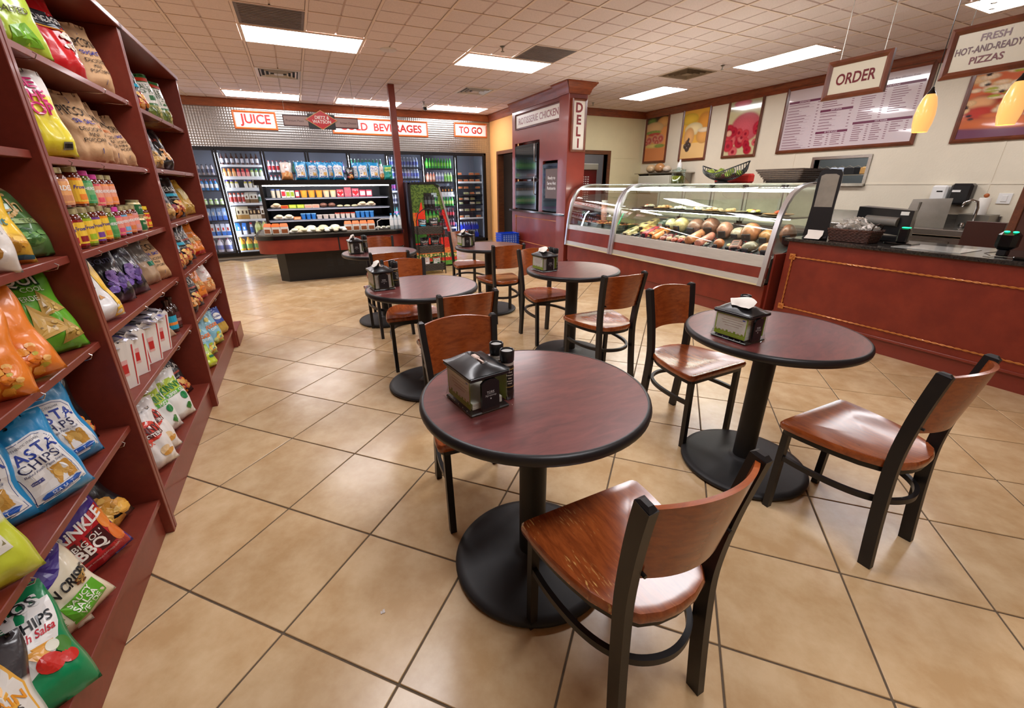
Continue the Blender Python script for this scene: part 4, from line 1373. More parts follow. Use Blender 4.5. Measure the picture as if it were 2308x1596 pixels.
def d_whiteS(B, p):
    w_, h = B.w, B.h
    B.text(p, 'S', w_*.0, h*.72, .075, C(196, 60, 40), bold=.04); B.rect(p, -w_*.3, h*.86, w_*.1, h*.93, C(60, 110, 100), .0018, 4)
    B.rect(p, -w_*.12, h*.50, w_*.10, h*.57, C(70, 120, 130), .002, 3); B.poly(p, [(w_*.0, h*.34), (w_*.14, h*.34), (w_*.07, h*.41)], C(206, 150, 90), .002)
    B.poly(p, [(w_*.47, h*.9), (w_*.47, h*.03), (w_*.2, h*.03), (w_*.3, h*.4), (w_*.22, h*.7)], C(236, 190, 60), .0014, 4, 4)
def d_purple(B, p):
    w_, h = B.w, B.h
    chips(B, p, w_*.05, h*.34, w_*.32, h*.18, [(110, 80, 160), (84, 60, 130), (140, 110, 180), (50, 36, 84)], 22, .017, 14)
    B.text(p, 'SOUTH', 0, h*.7, .03, C(90, 90, 120)); B.text(p, 'M', w_*.1, h*.54, .03, C(226, 226, 232), bold=.02)
def d_tan(B, p):
    w_, h = B.w, B.h
    B.text(p, 'Sin', -.0, h*.66, .034, C(230, 226, 214)); B.rect(p, w_*.0, h*.40, w_*.24, h*.50, C(40, 120, 90), .002, 3)
def d_skr(B, p):
    w_, h = B.w, B.h
    B.disc(p, -.0, h*.68, w_*.42, h*.17, C(206, 60, 46), .0012, 20)
    B.text(p, "I'M", -w_*.05, h*.80, .020, C(240, 236, 230)); B.text(p, 'SKINNY', -w_*.0, h*.70, .044, C(80, 26, 24), .0034, bold=.02, width=w_*.8)
    B.rect(p, -w_*.26, h*.565, w_*.38, h*.64, C(84, 34, 28), .002, 4); B.text(p, 'PROTEIN', w_*.06, h*.60, .024, C(240, 232, 224), .0034, bold=.02)
    B.text(p, 'STIX', -w_*.2, h*.49, .03, C(214, 70, 40), bold=.02)
    B.disc(p, w_*.12, h*.30, .026, .022, C(226, 196, 150), .002); B.disc(p, w_*.2, h*.24, .032, .012, C(206, 150, 70), .0026)
def d_skg(B, p):
    w_, h = B.w, B.h
    B.poly(p, [(-w_*.38, h*.58), (w_*.3, h*.58), (w_*.4, h*.84), (-w_*.34, h*.86)], C(176, 200, 60), .0012, 4, 4)
    B.text(p, "I'M", -w_*.12, h*.80, .020, C(246, 248, 236)); B.text(p, 'SKINNY', 0, h*.70, .048, C(24, 124, 54), .0034, bold=.02, width=w_*.84)
    B.rect(p, -w_*.3, h*.545, w_*.38, h*.615, C(84, 170, 60), .002, 4); B.text(p, 'SUPERFOOD', w_*.04, h*.58, .022, C(244, 248, 236), .0034, bold=.02, width=w_*.6)
    B.disc(p, w_*.22, h*.45, .022, .022, C(30, 130, 70), .002); B.disc(p, w_*.2, h*.24, .018, .02, C(50, 120, 50), .002, 12, .2); B.rect(p, w_*.19, h*.15, w_*.22, h*.22, C(90, 150, 80), .002, 2)
def d_kale(B, p):
    w_, h = B.w, B.h
    B.rect(p, -w_*.44, h*.84, w_*.44, h*.92, C(206, 60, 36), .0014, 5); B.rect(p, -w_*.42, h*.36, w_*.40, h*.82, C(232, 230, 220), .0014, 6)
    B.text(p, 'KALE', -.01, h*.72, .046, C(40, 84, 50), bold=.0, width=w_*.62); B.text(p, 'CHIPS', 0, h*.61, .032, C(40, 84, 50), width=w_*.56)
    B.rect(p, 0, h*.42, w_*.3, h*.53, C(40, 110, 60), .002, 3)
    chips(B, p, 0, h*.2, w_*.36, h*.12, [(120, 140, 60), (160, 170, 80), (90, 110, 50), (200, 190, 120)], 18, .016, 15)
def d_blackw(B, p):
    w_, h = B.w, B.h
    B.text(p, 'POP', 0, h*.62, .04, C(190, 196, 200)); B.text(p, 'SONOMA', 0, h*.5, .02, C(170, 176, 180))
    chips(B, p, 0, h*.24, w_*.38, h*.16, [(206, 160, 90), (220, 180, 110), (180, 130, 70)], 18, .018, 16)
def d_gold(B, p):
    w_, h = B.w, B.h
    B.rect(p, -w_*.1, h*.42, w_*.28, h*.74, C(214, 196, 140), .0014, 5); B.text(p, 'C', 0, h*.82, .03, C(150, 90, 30))
    chips(B, p, 0, h*.16, w_*.34, h*.1, [(190, 146, 50), (214, 176, 90)], 12, .018, 17)
def d_orc(B, p):
    w_, h = B.w, B.h
    chips(B, p, .0, h*.42, w_*.34, h*.14, [(206, 150, 80), (190, 110, 50), (236, 200, 140)], 14, .018, 18)
    B.rect(p, -w_*.44, h*.03, w_*.44, h*.12, C(180, 20, 26), .003, 5); B.text(p, 'Smart', 0, h*.72, .03, C(250, 236, 210))
def d_veg(B, p):
    w_, h = B.w, B.h
    B.text(p, 'VEGGIE', 0, h*.60, .036, C(236, 120, 40), bold=.04, width=w_*.74); B.text(p, 'CHIPS', 0, h*.5, .028, C(240, 250, 250), bold=.02)
    B.disc(p, 0, h*.80, .024, .018, C(236, 220, 120), .002); chips(B, p, w_*.05, h*.25, w_*.34, h*.13, [(236, 190, 90), (180, 200, 60), (236, 140, 80), (214, 226, 140)], 16, .016, 19)
def d_bgold(B, p):
    w_, h = B.w, B.h
    B.disc(p, 0, h*.7, w_*.3, h*.12, C(230, 230, 226), .0016); B.text(p, "Boulder", 0, h*.7, .026, C(40, 60, 140), bold=.02)
def d_whor(B, p):
    w_, h = B.w, B.h
    B.text(p, 'Lay', 0, h*.7, .03, C(190, 60, 40)); chips(B, p, 0, h*.34, w_*.3, h*.14, [(236, 190, 130), (226, 150, 80)], 10, .018, 20)

DES = { # name: (w,h,d, paint, print, material, decal-material, seam)
 'pasta': (.185, .285, .075, solid((26, 138, 196)), d_pasta),
 'garlic': (.185, .285, .08, bands((.5, (196, 206, 60)), (1, (206, 206, 190))), d_garlic),
 'paqui': (.235, .30, .09, solid((96, 168, 40)), d_paqui),
 'orange': (.20, .28, .10, solid((232, 128, 36)), d_orange),
 'sweet': (.17, .24, .08, solid((226, 220, 212)), d_sweet),
 'yellow': (.19, .26, .09, bands((.28, (206, 160, 50)), (1, (240, 196, 50))), d_yellow),
 'green': (.19, .26, .09, bands((.78, (84, 128, 70)), (1, (206, 180, 140))), d_green),
 'terra': (.19, .29, .08, solid((20, 18, 20)), d_terra),
 'terrat': (.17, .27, .09, solid((20, 18, 20)), lambda B, p: d_terra(B, p, True)),
 'kettle': (.19, .28, .09, bands((.1, (60, 50, 40)), (1, (26, 24, 28))), d_kettle),
 'crinkle': (.20, .32, .09, solid((70, 46, 140)), d_crinkle),
 'bean': (.19, .29, .10, solid((226, 216, 190)), d_bean),
 'beanitos': (.21, .31, .09, solid((16, 136, 84)), d_beanitos),
 'multi': (.20, .30, .09, bands((.6, (224, 218, 208)), (1, (58, 54, 56))), d_multi),
 'lime': (.18, .25, .07, solid((176, 202, 60)), d_lime),
 'red': (.20, .33, .10, solid((196, 26, 34)), d_red),
 'kraft': (.165, .265, .085, solid((200, 160, 118)), d_kraft('SEA SALT')),
 'kraft2': (.165, .265, .085, solid((196, 156, 116)), d_kraft('TRUFFLE')),
 'cheese': (.15, .27, .07, bands((.72, (226, 210, 50)), (1, (226, 220, 214))), d_cheese),
 'whiteS': (.18, .27, .09, solid((228, 226, 224)), d_whiteS),
 'purple': (.17, .28, .08, bands((.12, (60, 46, 60)), (1, (22, 20, 28))), d_purple),
 'tan': (.15, .25, .08, bands((.5, (170, 140, 110)), (1, (110, 104, 96))), d_tan),
 'skr': (.17, .29, .085, solid((230, 226, 222)), d_skr),
 'skg': (.17, .29, .085, solid((230, 230, 226)), d_skg),
 'kale': (.18, .27, .07, bands((.3, (150, 150, 80)), (1, (50, 120, 60))), d_kale),
 'blackw': (.18, .25, .08, bands((.4, (150, 120, 80)), (1, (50, 52, 58))), d_blackw),
 'gold': (.18, .26, .09, solid((204, 160, 60)), d_gold),
 'orc': (.18, .25, .08, solid((232, 130, 40)), d_orc),
 'veg': (.19, .27, .09, bands((.16, (190, 206, 50)), (1, (140, 196, 214))), d_veg),
 'bgold': (.16, .24, .08, bands((.45, (196, 160, 70)), (1, (60, 90, 170))), d_bgold),
 'whor': (.16, .25, .09, bands((.4, (224, 150, 90)), (1, (228, 216, 210))), d_whor),
 'limeb': (.15, .17, .09, bands((.6, (190, 206, 50)), (1, (150, 180, 40))), d_tan),
 'blackg': (.17, .26, .10, solid((24, 23, 26)), d_whor),
}
_BM = {}
def bag_mesh(kind, seed):
    key = (kind, seed)
    if key not in _BM:
        w_, h, d, paint, pr_ = DES[kind]
        kr = kind.startswith('kraft')
        B = Bag(w_, h, d * 1.2, seed * 13 + len(kind), wr=1.3 if kr else 1.0)
        me = B.mesh('snack_bag', paint, M_paper if kr else M_foil)
        p = MB(); pr_(B, p)
        pm = p.mesh('print', M_printp if kr else M_print)
        _BM[key] = (me, pm)
    return _BM[key]
def bag(kind, x, y, z, yaw=0, lean=10, roll=0, label='', s=1.0, seed=0, frame=SM, group=None):
    """x,y,z in the shelf frame; yaw 0 = facing the aisle, positive turns towards the viewer"""
    me, pm = bag_mesh(kind, seed)
    o = bpy.data.objects.new('snack_bag', me); COL.objects.link(o)
    M = frame @ Matrix.Translation((x, y, z)) @ Matrix.Rotation(math.radians(90 - yaw), 4, 'Z') @ Matrix.Rotation(math.radians(-lean), 4, 'X') @ Matrix.Rotation(math.radians(roll), 4, 'Y') @ Matrix.Scale(s, 4)
    o.matrix_world = M
    tag(o, label, 'snack bag', group)
    c = bpy.data.objects.new('print', pm); COL.objects.link(c); c.parent = o
    return o

T0, T1, T2 = LEV
e = .004
BAGS = [
 # kind, bay levels z, x, y, yaw, lean, roll, scale, seed, label
 ('sweet', T0[3], -0.07, 1.55, 46, 14, 4, 1, 0, 'white sweet potato chip bag left of the yellow bag, near bay'),
 ('yellow', T0[3], -0.1, 1.69, 42, 18, 0, 1.02, 0, 'yellow sea salt chip bag standing before the green bag in the near bay'),
 ('green', T0[3], -0.1, 1.84, 36, 20, -3, 1.0, 0, 'dark green kettle chip bag with tan top at the near bay divider'),
 ('paqui', T0[2], -0.100, 1.775, 41, 20, -3, 1.0, 0, 'large lime green tortilla chip bag on the near bay third shelf'),
 ('orange', T0[2], -0.070, 1.540, 56, 14, -10, .98, 0, 'orange and white snack bag left of the lime green tortilla bag'),
 ('orange', T0[2], -0.080, 1.410, 56, 16, 0, .9, 1, 'second orange snack bag cut by the left edge of the photo'),
 ('terra', T0[1], -0.140, 1.765, 36, 8, -4, 1, 0, 'black vegetable chip bag standing behind the two blue pasta chip bags'),
 ('terra', T0[1], -0.260, 1.580, 33, 6, 5, 1, 1, 'black vegetable chip bag at the back of the pasta chip shelf'),
 ('pasta', T0[1], -0.095, 1.66, 40, 10, -6, 1.0, 0, 'rightmost blue and white pasta chip bag in the near bay'),
 ('pasta', T0[1], -0.055, 1.465, 40, 12, -8, 0.94, 1, 'middle blue and white pasta chip bag, frontmost of the three'),
 ('pasta', T0[1], -0.15, 1.355, 50, 10, -2, 1.0, 2, 'shaded blue and white pasta chip bag, leftmost of the three'),
 ('pasta', T0[1], -0.240, 1.470, 51, 6, -12, 1.0, 3, 'blue pasta chip bag mostly hidden behind its row'),
 ('garlic', T0[1], -0.060, 1.120, 56, 14, -6, 1.0, 0, 'lime and white garlic olive pasta chip bag at the left edge'),
 ('kettle', T0[0], -0.120, 1.775, 36, 18, -14, 1.0, 0, 'black bag with golden ridged chips on the bottom shelf'),
 ('crinkle', T0[0], -0.100, 1.58, 44, 14, -10, 1.06, 0, 'purple and red barbecue crinkle chip bag on the bottom shelf'),
 ('bean', T0[0], -0.070, 1.355, 36, 16, -10, 1.0, 0, 'purple topped cream bean crisps bag, right one of the pair'),
 ('bean', T0[0], -0.12, 1.29, 54, 30, -2, 1.0, 1, 'purple topped cream bean crisps bag, left one of the pair'),
 ('beanitos', T0[0], -0.05, 1.07, 50, 40, 3, 1.0, 0, 'green and white bean chip bag with tomatoes on the bottom shelf'),
 ('multi', T0[0], -0.08, 0.93, 52, 36, 8, 1.0, 0, 'white multigrain tortilla chip bag in the bottom left corner of the photo'),
 # middle bay
 ('lime', T1[5], -0.080, 2.27, 33, 8, -4, 1.0, 0, 'lime green bag with magenta letters on the top shelf'),
 ('red', T1[5], -0.11, 2.7, 28, 14, -5, 1.0, 0, 'tall red popcorn bag with black label on the top shelf'),
 ('kraft', T1[5], -0.19, 2.85, 24, 10, 0, 1.0, 0, 'kraft popcorn bag behind the red bag on the top shelf'),
 ('kraft', T1[5], -0.090, 2.98, 28, 12, -4, 1.08, 1, 'kraft popcorn bag standing frontmost on the top shelf'),
 ('kraft2', T1[5], -0.120, 3.09, 26, 16, -4, .8, 0, 'small kraft popcorn bag at the right end of the top shelf'),
 ('cheese', T1[4], -0.060, 2.19, 38, 6, -6, 1.0, 0, 'yellow and white popcorn bag with magenta letters'),
 ('kraft', T1[4], -0.17, 2.36, 28, 8, -4, 1.0, 2, 'shaded kraft popcorn bag behind the yellow bag'),
 ('kraft', T1[4], -0.070, 2.6, 30, 14, -5, 1.05, 3, 'kraft sea salt popcorn bag in front on the second shelf'),
 ('kraft2', T1[4], -0.090, 2.75, 30, 14, -5, 1.0, 1, 'kraft truffle popcorn bag in the middle of the second shelf'),
 ('kraft2', T1[4], -0.100, 2.9, 30, 16, -4, .96, 2, 'kraft popcorn bag second from the right on the second shelf'),
 ('kraft', T1[4], -0.090, 3.05, 30, 18, -4, .94, 4, 'kraft popcorn bag at the right end of the second shelf'),
 ('whiteS', T1[2], -0.070, 2.160, 36, 14, -10, .95, 0, 'white chip bag with a red letter S and yellow side'),
 ('purple', T1[2], -0.180, 2.220, 28, 8, -4, 1.0, 0, 'glossy black bag with blue corner behind the white S bag'),
 ('purple', T1[2], -0.110, 2.490, 30, 12, -6, 1.0, 1, 'glossy black and purple chip bag next to the white S bag'),
 ('purple', T1[2], -0.100, 2.670, 28, 12, -5, 1.0, 2, 'glossy black and purple chip bag, second from the white S bag'),
 ('purple', T1[2], -0.180, 2.800, 28, 10, -5, 1.0, 3, 'glossy black chip bag hidden behind the purple pair'),
 ('tan', T1[2], -0.100, 2.95, 28, 14, -6, .95, 0, 'grey and tan clear snack bag beside the kraft bag'),
 ('kraft', T1[2], -0.090, 3.08, 30, 18, -5, 1.0, 5, 'kraft sea salt popcorn bag below the salsa jars'),
 ('skr', T1[0], -0.050, 2.170, 40, 12, -6, .98, 0, 'white and red protein snack bag, frontmost at the bottom'),
 ('skr', T1[0], -0.060, 2.290, 40, 14, -8, 1.0, 1, 'white and red protein snack bag behind the first one'),
 ('skg', T1[0], -0.090, 2.510, 36, 14, -8, 1.0, 0, 'white and green superfood bag, left one of the pair'),
 ('skg', T1[0], -0.060, 2.660, 36, 12, -6, 1.0, 1, 'white and green superfood bag, right one of the pair'),
 ('skg', T1[0], -0.190, 2.430, 34, 8, 6, 1.0, 2, 'white snack bag standing behind the skinny superfood bags'),
 ('terra', T1[0], -0.130, 2.980, 33, 16, -6, .98, 2, 'black vegetable chip bag with orange chips, bottom of the middle bay'),
 ('terra', T1[0], -0.220, 2.860, 30, 6, 3, 1.0, 3, 'black vegetable chip bag at the back, bottom of the middle bay'),
 # far bay
 ('terrat', T2[5], -0.100, 3.600, 28, 8, -4, .95, 0, 'black bag with blue band on the far bay top shelf'),
 ('kale', T2[5], -0.100, 3.920, 32, 8, -4, 1.0, 0, 'green and white kale chip bag, left one of the pair'),
 ('kale', T2[5], -0.090, 4.150, 32, 8, -4, 1.0, 1, 'green and white kale chip bag, right one of the pair'),
 ('blackw', T2[4], -0.090, 3.560, 32, 12, -6, .95, 0, 'grey chip bag at the left end of the far second shelf'),
 ('blackg', T2[4], -0.100, 3.880, 32, 14, -6, 1.0, 0, 'plain black chip bag on the far second shelf'),
 ('yellow', T2[4], -0.180, 4.220, 28, 8, 0, .9, 1, 'small yellow bag behind the plain black chip bag'),
 ('blackw', T2[3], -0.100, 3.560, 32, 10, -5, 1.0, 1, 'dark grey popcorn bag on the shelf level with the jars'),
 ('terrat', T2[3], -0.100, 3.870, 32, 10, -4, 1.0, 1, 'black and teal bag beside the golden bag'),
 ('gold', T2[3], -0.100, 4.260, 28, 18, -6, 1.0, 0, 'golden yellow chip bag at the far end'),
 ('terrat', T2[2], -0.090, 3.460, 32, 8, -4, .95, 2, 'black and teal vegetable chip bag, leftmost of its shelf'),
 ('terrat', T2[2], -0.090, 3.660, 32, 10, -4, 1.0, 3, 'black and teal vegetable chip bag, second of its shelf'),
 ('terra', T2[2], -0.110, 3.930, 30, 10, -4, .95, 4, 'black vegetable chip bag beside the orange bag'),
 ('orc', T2[2], -0.090, 4.220, 30, 18, -6, 1.0, 0, 'orange cracker bag with red bottom at the far end'),
 ('blackg', T2[1], -0.090, 3.480, 32, 10, -4, .95, 1, 'black and orange chip bag, leftmost of the far lower shelf'),
 ('terra', T2[1], -0.090, 3.680, 32, 12, -4, .92, 5, 'black vegetable chip bag on the far lower shelf'),
 ('orc', T2[1], -0.100, 3.960, 30, 12, -4, .95, 1, 'orange cracker bag on the far lower shelf'),
 ('whor', T2[1], -0.080, 4.200, 30, 12, -4, 1.0, 0, 'white and orange snack bag at the right end of the far lower shelf'),
 ('veg', T2[0], -0.090, 3.700, 34, 12, -4, 1.0, 0, 'light blue veggie chip bag, left one of the pair'),
 ('veg', T2[0], -0.080, 3.990, 32, 12, -4, 1.0, 1, 'light blue veggie chip bag, right one of the pair'),
 ('bgold', T2[0], -0.070, 4.280, 28, 12, -4, 1.0, 0, 'blue and gold chip bag at the far bottom end'),
 ('limeb', T2[0], -0.050, 3.440, 32, 20, 0, 1.0, 0, 'small lime green bag on the far bottom shelf'),
]
for kd, z, x, y, yw, ln, rl, s_, sd, lab in BAGS:
    bag(kd, x, y, z + .001, yw, ln, rl, lab, s_, sd, group='snack bags on the red shelves')

# ---- salsa jars ------------------------------------------------------------
M_salsa = mat('salsa_glass', (96, 26, 12), .12, coat=.6, var=.4, vscale=60)
M_salsag = mat('salsa_green_glass', (96, 100, 24), .12, coat=.6, var=.4, vscale=60)
M_cream = mat('cream_glass', (226, 206, 150), .15, coat=.5)
M_capg = mat('jar_cap_gold', (176, 164, 120), .3, .5)
M_capp = mat('jar_cap_magenta', (206, 60, 150), .35)
M_capy = mat('jar_cap_yellow', (226, 190, 40), .35)
def jar(r_, h, body, cap, frame_c, label_c, word, wc, x, y, z, yaw, lab, wide=False):
    r = empty('jar', label=lab, cat='jar', group='salsa and sauce jars')
    r.matrix_world = SM @ Matrix.Translation((x, y, z)) @ Matrix.Rotation(math.radians(-yaw), 4, 'Z')
    # local +x faces the aisle
    sbuild(MB().lathe([(r_ * .9, 0), (r_, .004), (r_, h * .74), (r_ * .9, h * .82), (r_ * .78, h * .86)], 18), 'glass_body', body, r, smooth=40)
    sbuild(MB().lathe([(r_ * .80, h * .85), (r_ * .86, h * .86), (r_ * .86, h * .99), (r_ * .8, h)], 18), 'lid', cap, r, smooth=40)
    a = MB()
    def arc(a0, a1, z0, z1, c, o):
        n = 8
        for k in range(n):
            t0, t1 = a0 + (a1 - a0) * k / n, a0 + (a1 - a0) * (k + 1) / n
            R_ = r_ + o
            a.quad((R_ * math.cos(t0), R_ * math.sin(t0), z0), (R_ * math.cos(t1), R_ * math.sin(t1), z0), (R_ * math.cos(t1), R_ * math.sin(t1), z1), (R_ * math.cos(t0), R_ * math.sin(t0), z1), col=c)
    arc(-1.5, 1.5, h * .08, h * .72, C(*frame_c), .0006)
    arc(-1.05, 1.05, h * .13, h * .66, C(*label_c), .0011)
    vs, fs = text2d(word, h * .17, .02, .15)
    wx = (vs[:, 0].max() - vs[:, 0].min()); sc_ = min(1, 1.7 * r_ / wx)
    a.add([((r_ + .0018) * math.cos(px_ * sc_ / r_), (r_ + .0018) * math.sin(px_ * sc_ / r_), h * .50 + py2 * sc_) for px_, py2 in vs], fs, 0, C(*wc))
    arc(-.55, .55, h * .18, h * .32, C(*frame_c), .0016)
    sbuild(a, 'label', M_print, r)
    return r
z1 = T1[3] + .001
FR = [((30, 140, 140), M_salsa), ((176, 30, 40), M_salsa), ((140, 24, 30), M_salsa), ((150, 180, 30), M_salsag), ((110, 60, 140), M_salsa), ((232, 140, 30), M_salsa), ((70, 130, 60), M_salsag)]
names = ['teal', 'red', 'dark red', 'lime green', 'violet', 'orange', 'dark green']
yy = 1.985
seq = [0, 1, 2, 3, 4, 5]
for k, q_ in enumerate(seq):
    fc, bm = FR[q_]
    jar(.036, .142, bm, M_capg, fc, (238, 196, 60), 'Frontera', (60, 50, 140), -.075 - .0 * k, yy + k * .082, z1, 12, 'tall salsa jar with %s and yellow label, lower row' % names[q_])
for k in range(5):
    fc = [(70, 140, 70), (206, 70, 110), (110, 170, 206), (206, 120, 60), (206, 150, 150)][k]
    jar(.0355, .13, M_salsag if k == 0 else M_salsa, M_capg if k != 1 else M_capp, fc, (226, 140, 120) if k else (90, 160, 90), 'HERDEZ', (240, 240, 236), -.075, yy + .495 + k * .080, z1, 12,
        'squat salsa jar with %s label, lower row right part' % ['green', 'pink', 'light blue', 'brown orange', 'dusty rose'][k])
for k in range(2):
    jar(.031, .075, M_cream, M_capg if k else MATS['jar_cap_gold'], (30, 90, 50), (40, 100, 56), 'Dijon', (236, 226, 190), -.07, yy + .905, z1 + k * .0765, 12, 'small mustard jar with green label, %s of the stacked two' % ('upper' if k else 'lower'))
jar(.028, .10, M_salsa, M_capg, (206, 120, 60), (230, 200, 150), 'Chili', (160, 40, 30), -.08, yy + .98, z1, 12, 'slim red sauce jar between the mustards and the yellow lid jar')
jar(.030, .115, M_salsa, M_capy, (226, 180, 40), (206, 60, 40), 'Relish', (250, 230, 120), -.08, yy + 1.05, z1, 12, 'yellow lidded jar with red label at the right end of the jars')
# upper row on top of the lower row
zu = z1 + .1435
jar(.036, .142, M_salsa, M_capg, (30, 140, 140), (238, 196, 60), 'Frontera', (60, 50, 140), -.075, yy, zu, 12, 'tall salsa jar with teal and yellow label, upper row at the left')
jar(.058, .135, M_salsa, M_capg, (196, 130, 90), (226, 160, 100), 'HERDEZ', (240, 240, 236), -.10, yy + .16, zu, 30, 'wide salsa jar with orange label, upper row')
jar(.036, .142, M_salsa, M_capg, (232, 130, 30), (238, 190, 60), 'Frontera', (60, 50, 140), -.075, yy + .275, zu, 12, 'tall salsa jar with orange label, upper row')
for k in range(4):
    fc = [(60, 150, 90), (214, 70, 90), (236, 150, 90), (226, 130, 60)][k]
    jar(.0355, .13, M_salsa if k else M_salsag, (M_capp, M_capp, M_capg, M_capg)[k], fc, (226, 150, 120) if k else (110, 170, 110), 'HERDEZ', (240, 240, 236), -.075, yy + .365 + k * .080, zu - (.0 if k < 1 else .012), 12,
        'squat jar with %s label, upper row' % ['green', 'red', 'pale orange', 'deep orange'][k])

# ---- popcorn cartons with packets, bottles -------------------------------------
M_carton = mat('white_card', (226, 220, 212), .6)
def carton(x, y, z, yaw, lab):
    r = empty('popcorn_carton', label=lab, cat='carton', group='striped popcorn cartons')
    r.matrix_world = SM @ Matrix.Translation((x, y, z)) @ Matrix.Rotation(math.radians(-yaw), 4, 'Z')
    b0, b1, h = .046, .064, .195
    d0, d1 = .034, .048
    def side(P0, P1, nst, nm):
        # scalloped top
        a = MB(); n = 8; vs = []
        for k in range(n + 1):
            t = k / n
            lo = Vector(P0[0]).lerp(Vector(P0[1]), t); hi = Vector(P1[0]).lerp(Vector(P1[1]), t)
            hi = hi + Vector((0, 0, .012 * abs(math.sin(t * PI * 4)) + .01 * math.sin(t * PI)))
            vs += [tuple(lo), tuple(hi)]
        a.add(vs, [(2*k, 2*k + 2, 2*k + 3, 2*k + 1) for k in range(n)])
        pn = sbuild(a, nm, M_carton, r)
        a = MB()
        nrm = (Vector(P0[1]) - Vector(P0[0])).cross(Vector(P1[0]) - Vector(P0[0])).normalized() * .0006
        for k in range(nst):
            t0, t1 = (k + .3) / nst, (k + .58) / nst
            f = lambda t, q_: tuple(Vector(P0[0]).lerp(Vector(P0[1]), t).lerp(Vector(P1[0]).lerp(Vector(P1[1]), t), q_) + nrm)
            if nst > 5 and k in (3, 4): continue
            if nst > 5 and k == 2:
                t0, t1 = .42, .58
                f2 = lambda t, q_: tuple(Vector(f(t, q_)) + nrm)
                a.quad(f(t0 - .06, .3), f(t1 + .06, .3), f(t1 + .06, .66), f(t0 - .06, .66), col=C(226, 170, 166))
                a.quad(f2(t0 - .04, .36), f2(t1 + .04, .36), f2(t1 + .04, .56), f2(t0 - .04, .56), col=C(196, 46, 46))
                continue
            a.quad(f(t0, .03), f(t1, .03), f(t1, .95), f(t0, .95), col=C(196, 40, 44))
        sbuild(a, 'stripe', M_print, pn)
    side(((d0, -b0, 0), (d0, b0, 0)), ((d1, -b1, h), (d1, b1, h)), 6, 'front_panel')
    side(((-d0, -b0, 0), (d0, -b0, 0)), ((-d1, -b1, h), (d1, -b1, h)), 0, 'side_panel')
    side(((d0, b0, 0), (-d0, b0, 0)), ((d1, b1, h), (-d1, b1, h)), 2, 'side_panel')
    side(((-d0, b0, 0), (-d0, -b0, 0)), ((-d1, b1, h), (-d1, -b1, h)), 6, 'back_panel')
    sbuild(MB().box(-d0, -b0, 0, d0, b0, .004), 'bottom', M_carton, r)
    return r
zc = T1[1] + .001
carton(-.10, 2.18, zc, 30, 'striped popcorn carton nearest the viewer, cut by the divider')
carton(-.10, 2.34, zc, 32, 'striped popcorn carton, second from the divider')
carton(-.085, 2.50, zc, 30, 'taller placed white popcorn carton in the middle of the row')
carton(-.08, 2.66, zc, 30, 'striped popcorn carton furthest to the right of the row')
M_foilp = mat('packet_foil', attr=True, rough=.25, metal=.5, coat=.3, bump=.6, bscale=40)
def packet(x, y, z, rx, ry, rz, lab):
    a = MB(); n = 8; vs, cs, fs = [], [], []
    for s_ in (1, -1):
        for j in range(n + 1):
            for k in range(n + 1):
                u, v = -1 + 2*k/n, -1 + 2*j/n
                vs.append((u * .05, v * .038, s_ * .010 * (1 - u**4) * (1 - v**4) + .002 * math.sin(u*5 + v*3)))
                band = -.25 < v < .45 and abs(u) < .8
                cs.append(C(90, 96, 176) if band else C(206, 204, 210))
    W = n + 1
    for j in range(n):
        for k in range(n):
            q_ = (j*W + k, j*W + k + 1, (j+1)*W + k + 1, (j+1)*W + k)
            fs.append(q_); fs.append(tuple(W*W + t for t in q_[::-1]))
    a.add(vs, fs, 0, cs)
    o = sbuild(a, 'seasoning_packet', M_foilp, None, smooth=True)
    o.matrix_world = SM @ Matrix.Translation((x, y, z)) @ Matrix.Rotation(rz, 4, 'Z') @ Matrix.Rotation(rx, 4, 'X') @ Matrix.Rotation(ry, 4, 'Y')
    tag(o, lab, 'packet', 'silver blue packets in the popcorn cartons')
rs = random.Random(3)
for k, (yb, xb) in enumerate(((2.18, -.10), (2.34, -.10), (2.50, -.085), (2.66, -.08))):
    for q_ in range(4):
        packet(xb + rs.uniform(-.015, .02), yb + (q_ - 1.5) * .018, zc + .186 + q_ * .010, rs.uniform(-.5, .2), rs.uniform(-.3, .5), rs.uniform(-.6, .6),
               'silver and blue packet in the %s popcorn carton, %s of its stack' % (('nearest', 'second', 'third', 'farthest')[k], ('lowest', 'second lowest', 'second highest', 'highest')[q_]))
M_choc = mat('brown_bottle', (52, 26, 20), .15, coat=.6)
for k, (yb, teal) in enumerate(((3.02, True), (3.11, False))):
    r = empty('bottle', label='brown syrup bottle %s on the carton shelf' % ('with teal label' if teal else 'beside the divider'), cat='bottle')
    r.matrix_world = SM @ Matrix.Translation((-.09, yb, zc))
    sbuild(MB().lathe([(.030, 0), (.034, .004), (.034, .12), (.026, .14), (.013, .155), (.013, .175), (.017, .176), (.017, .19), (.012, .192)], 18), 'glass_body', M_choc, r, smooth=40)
    a = MB()
    a.lathe([(.0346, .02), (.0346, .10)], 18, cap=False, col=C(40, 160, 190) if teal else C(90, 40, 40))
    a.lathe([(.0349, .045), (.0349, .062)], 18, cap=False, col=C(236, 140, 60) if teal else C(160, 120, 110))
    sbuild(a, 'label', M_print, r)
bag('tan', -.08, 2.90, zc, 30, 50, 0, 'tan cracker bag lying tilted right of the cartons', .7, 1, group='snack bags on the red shelves')
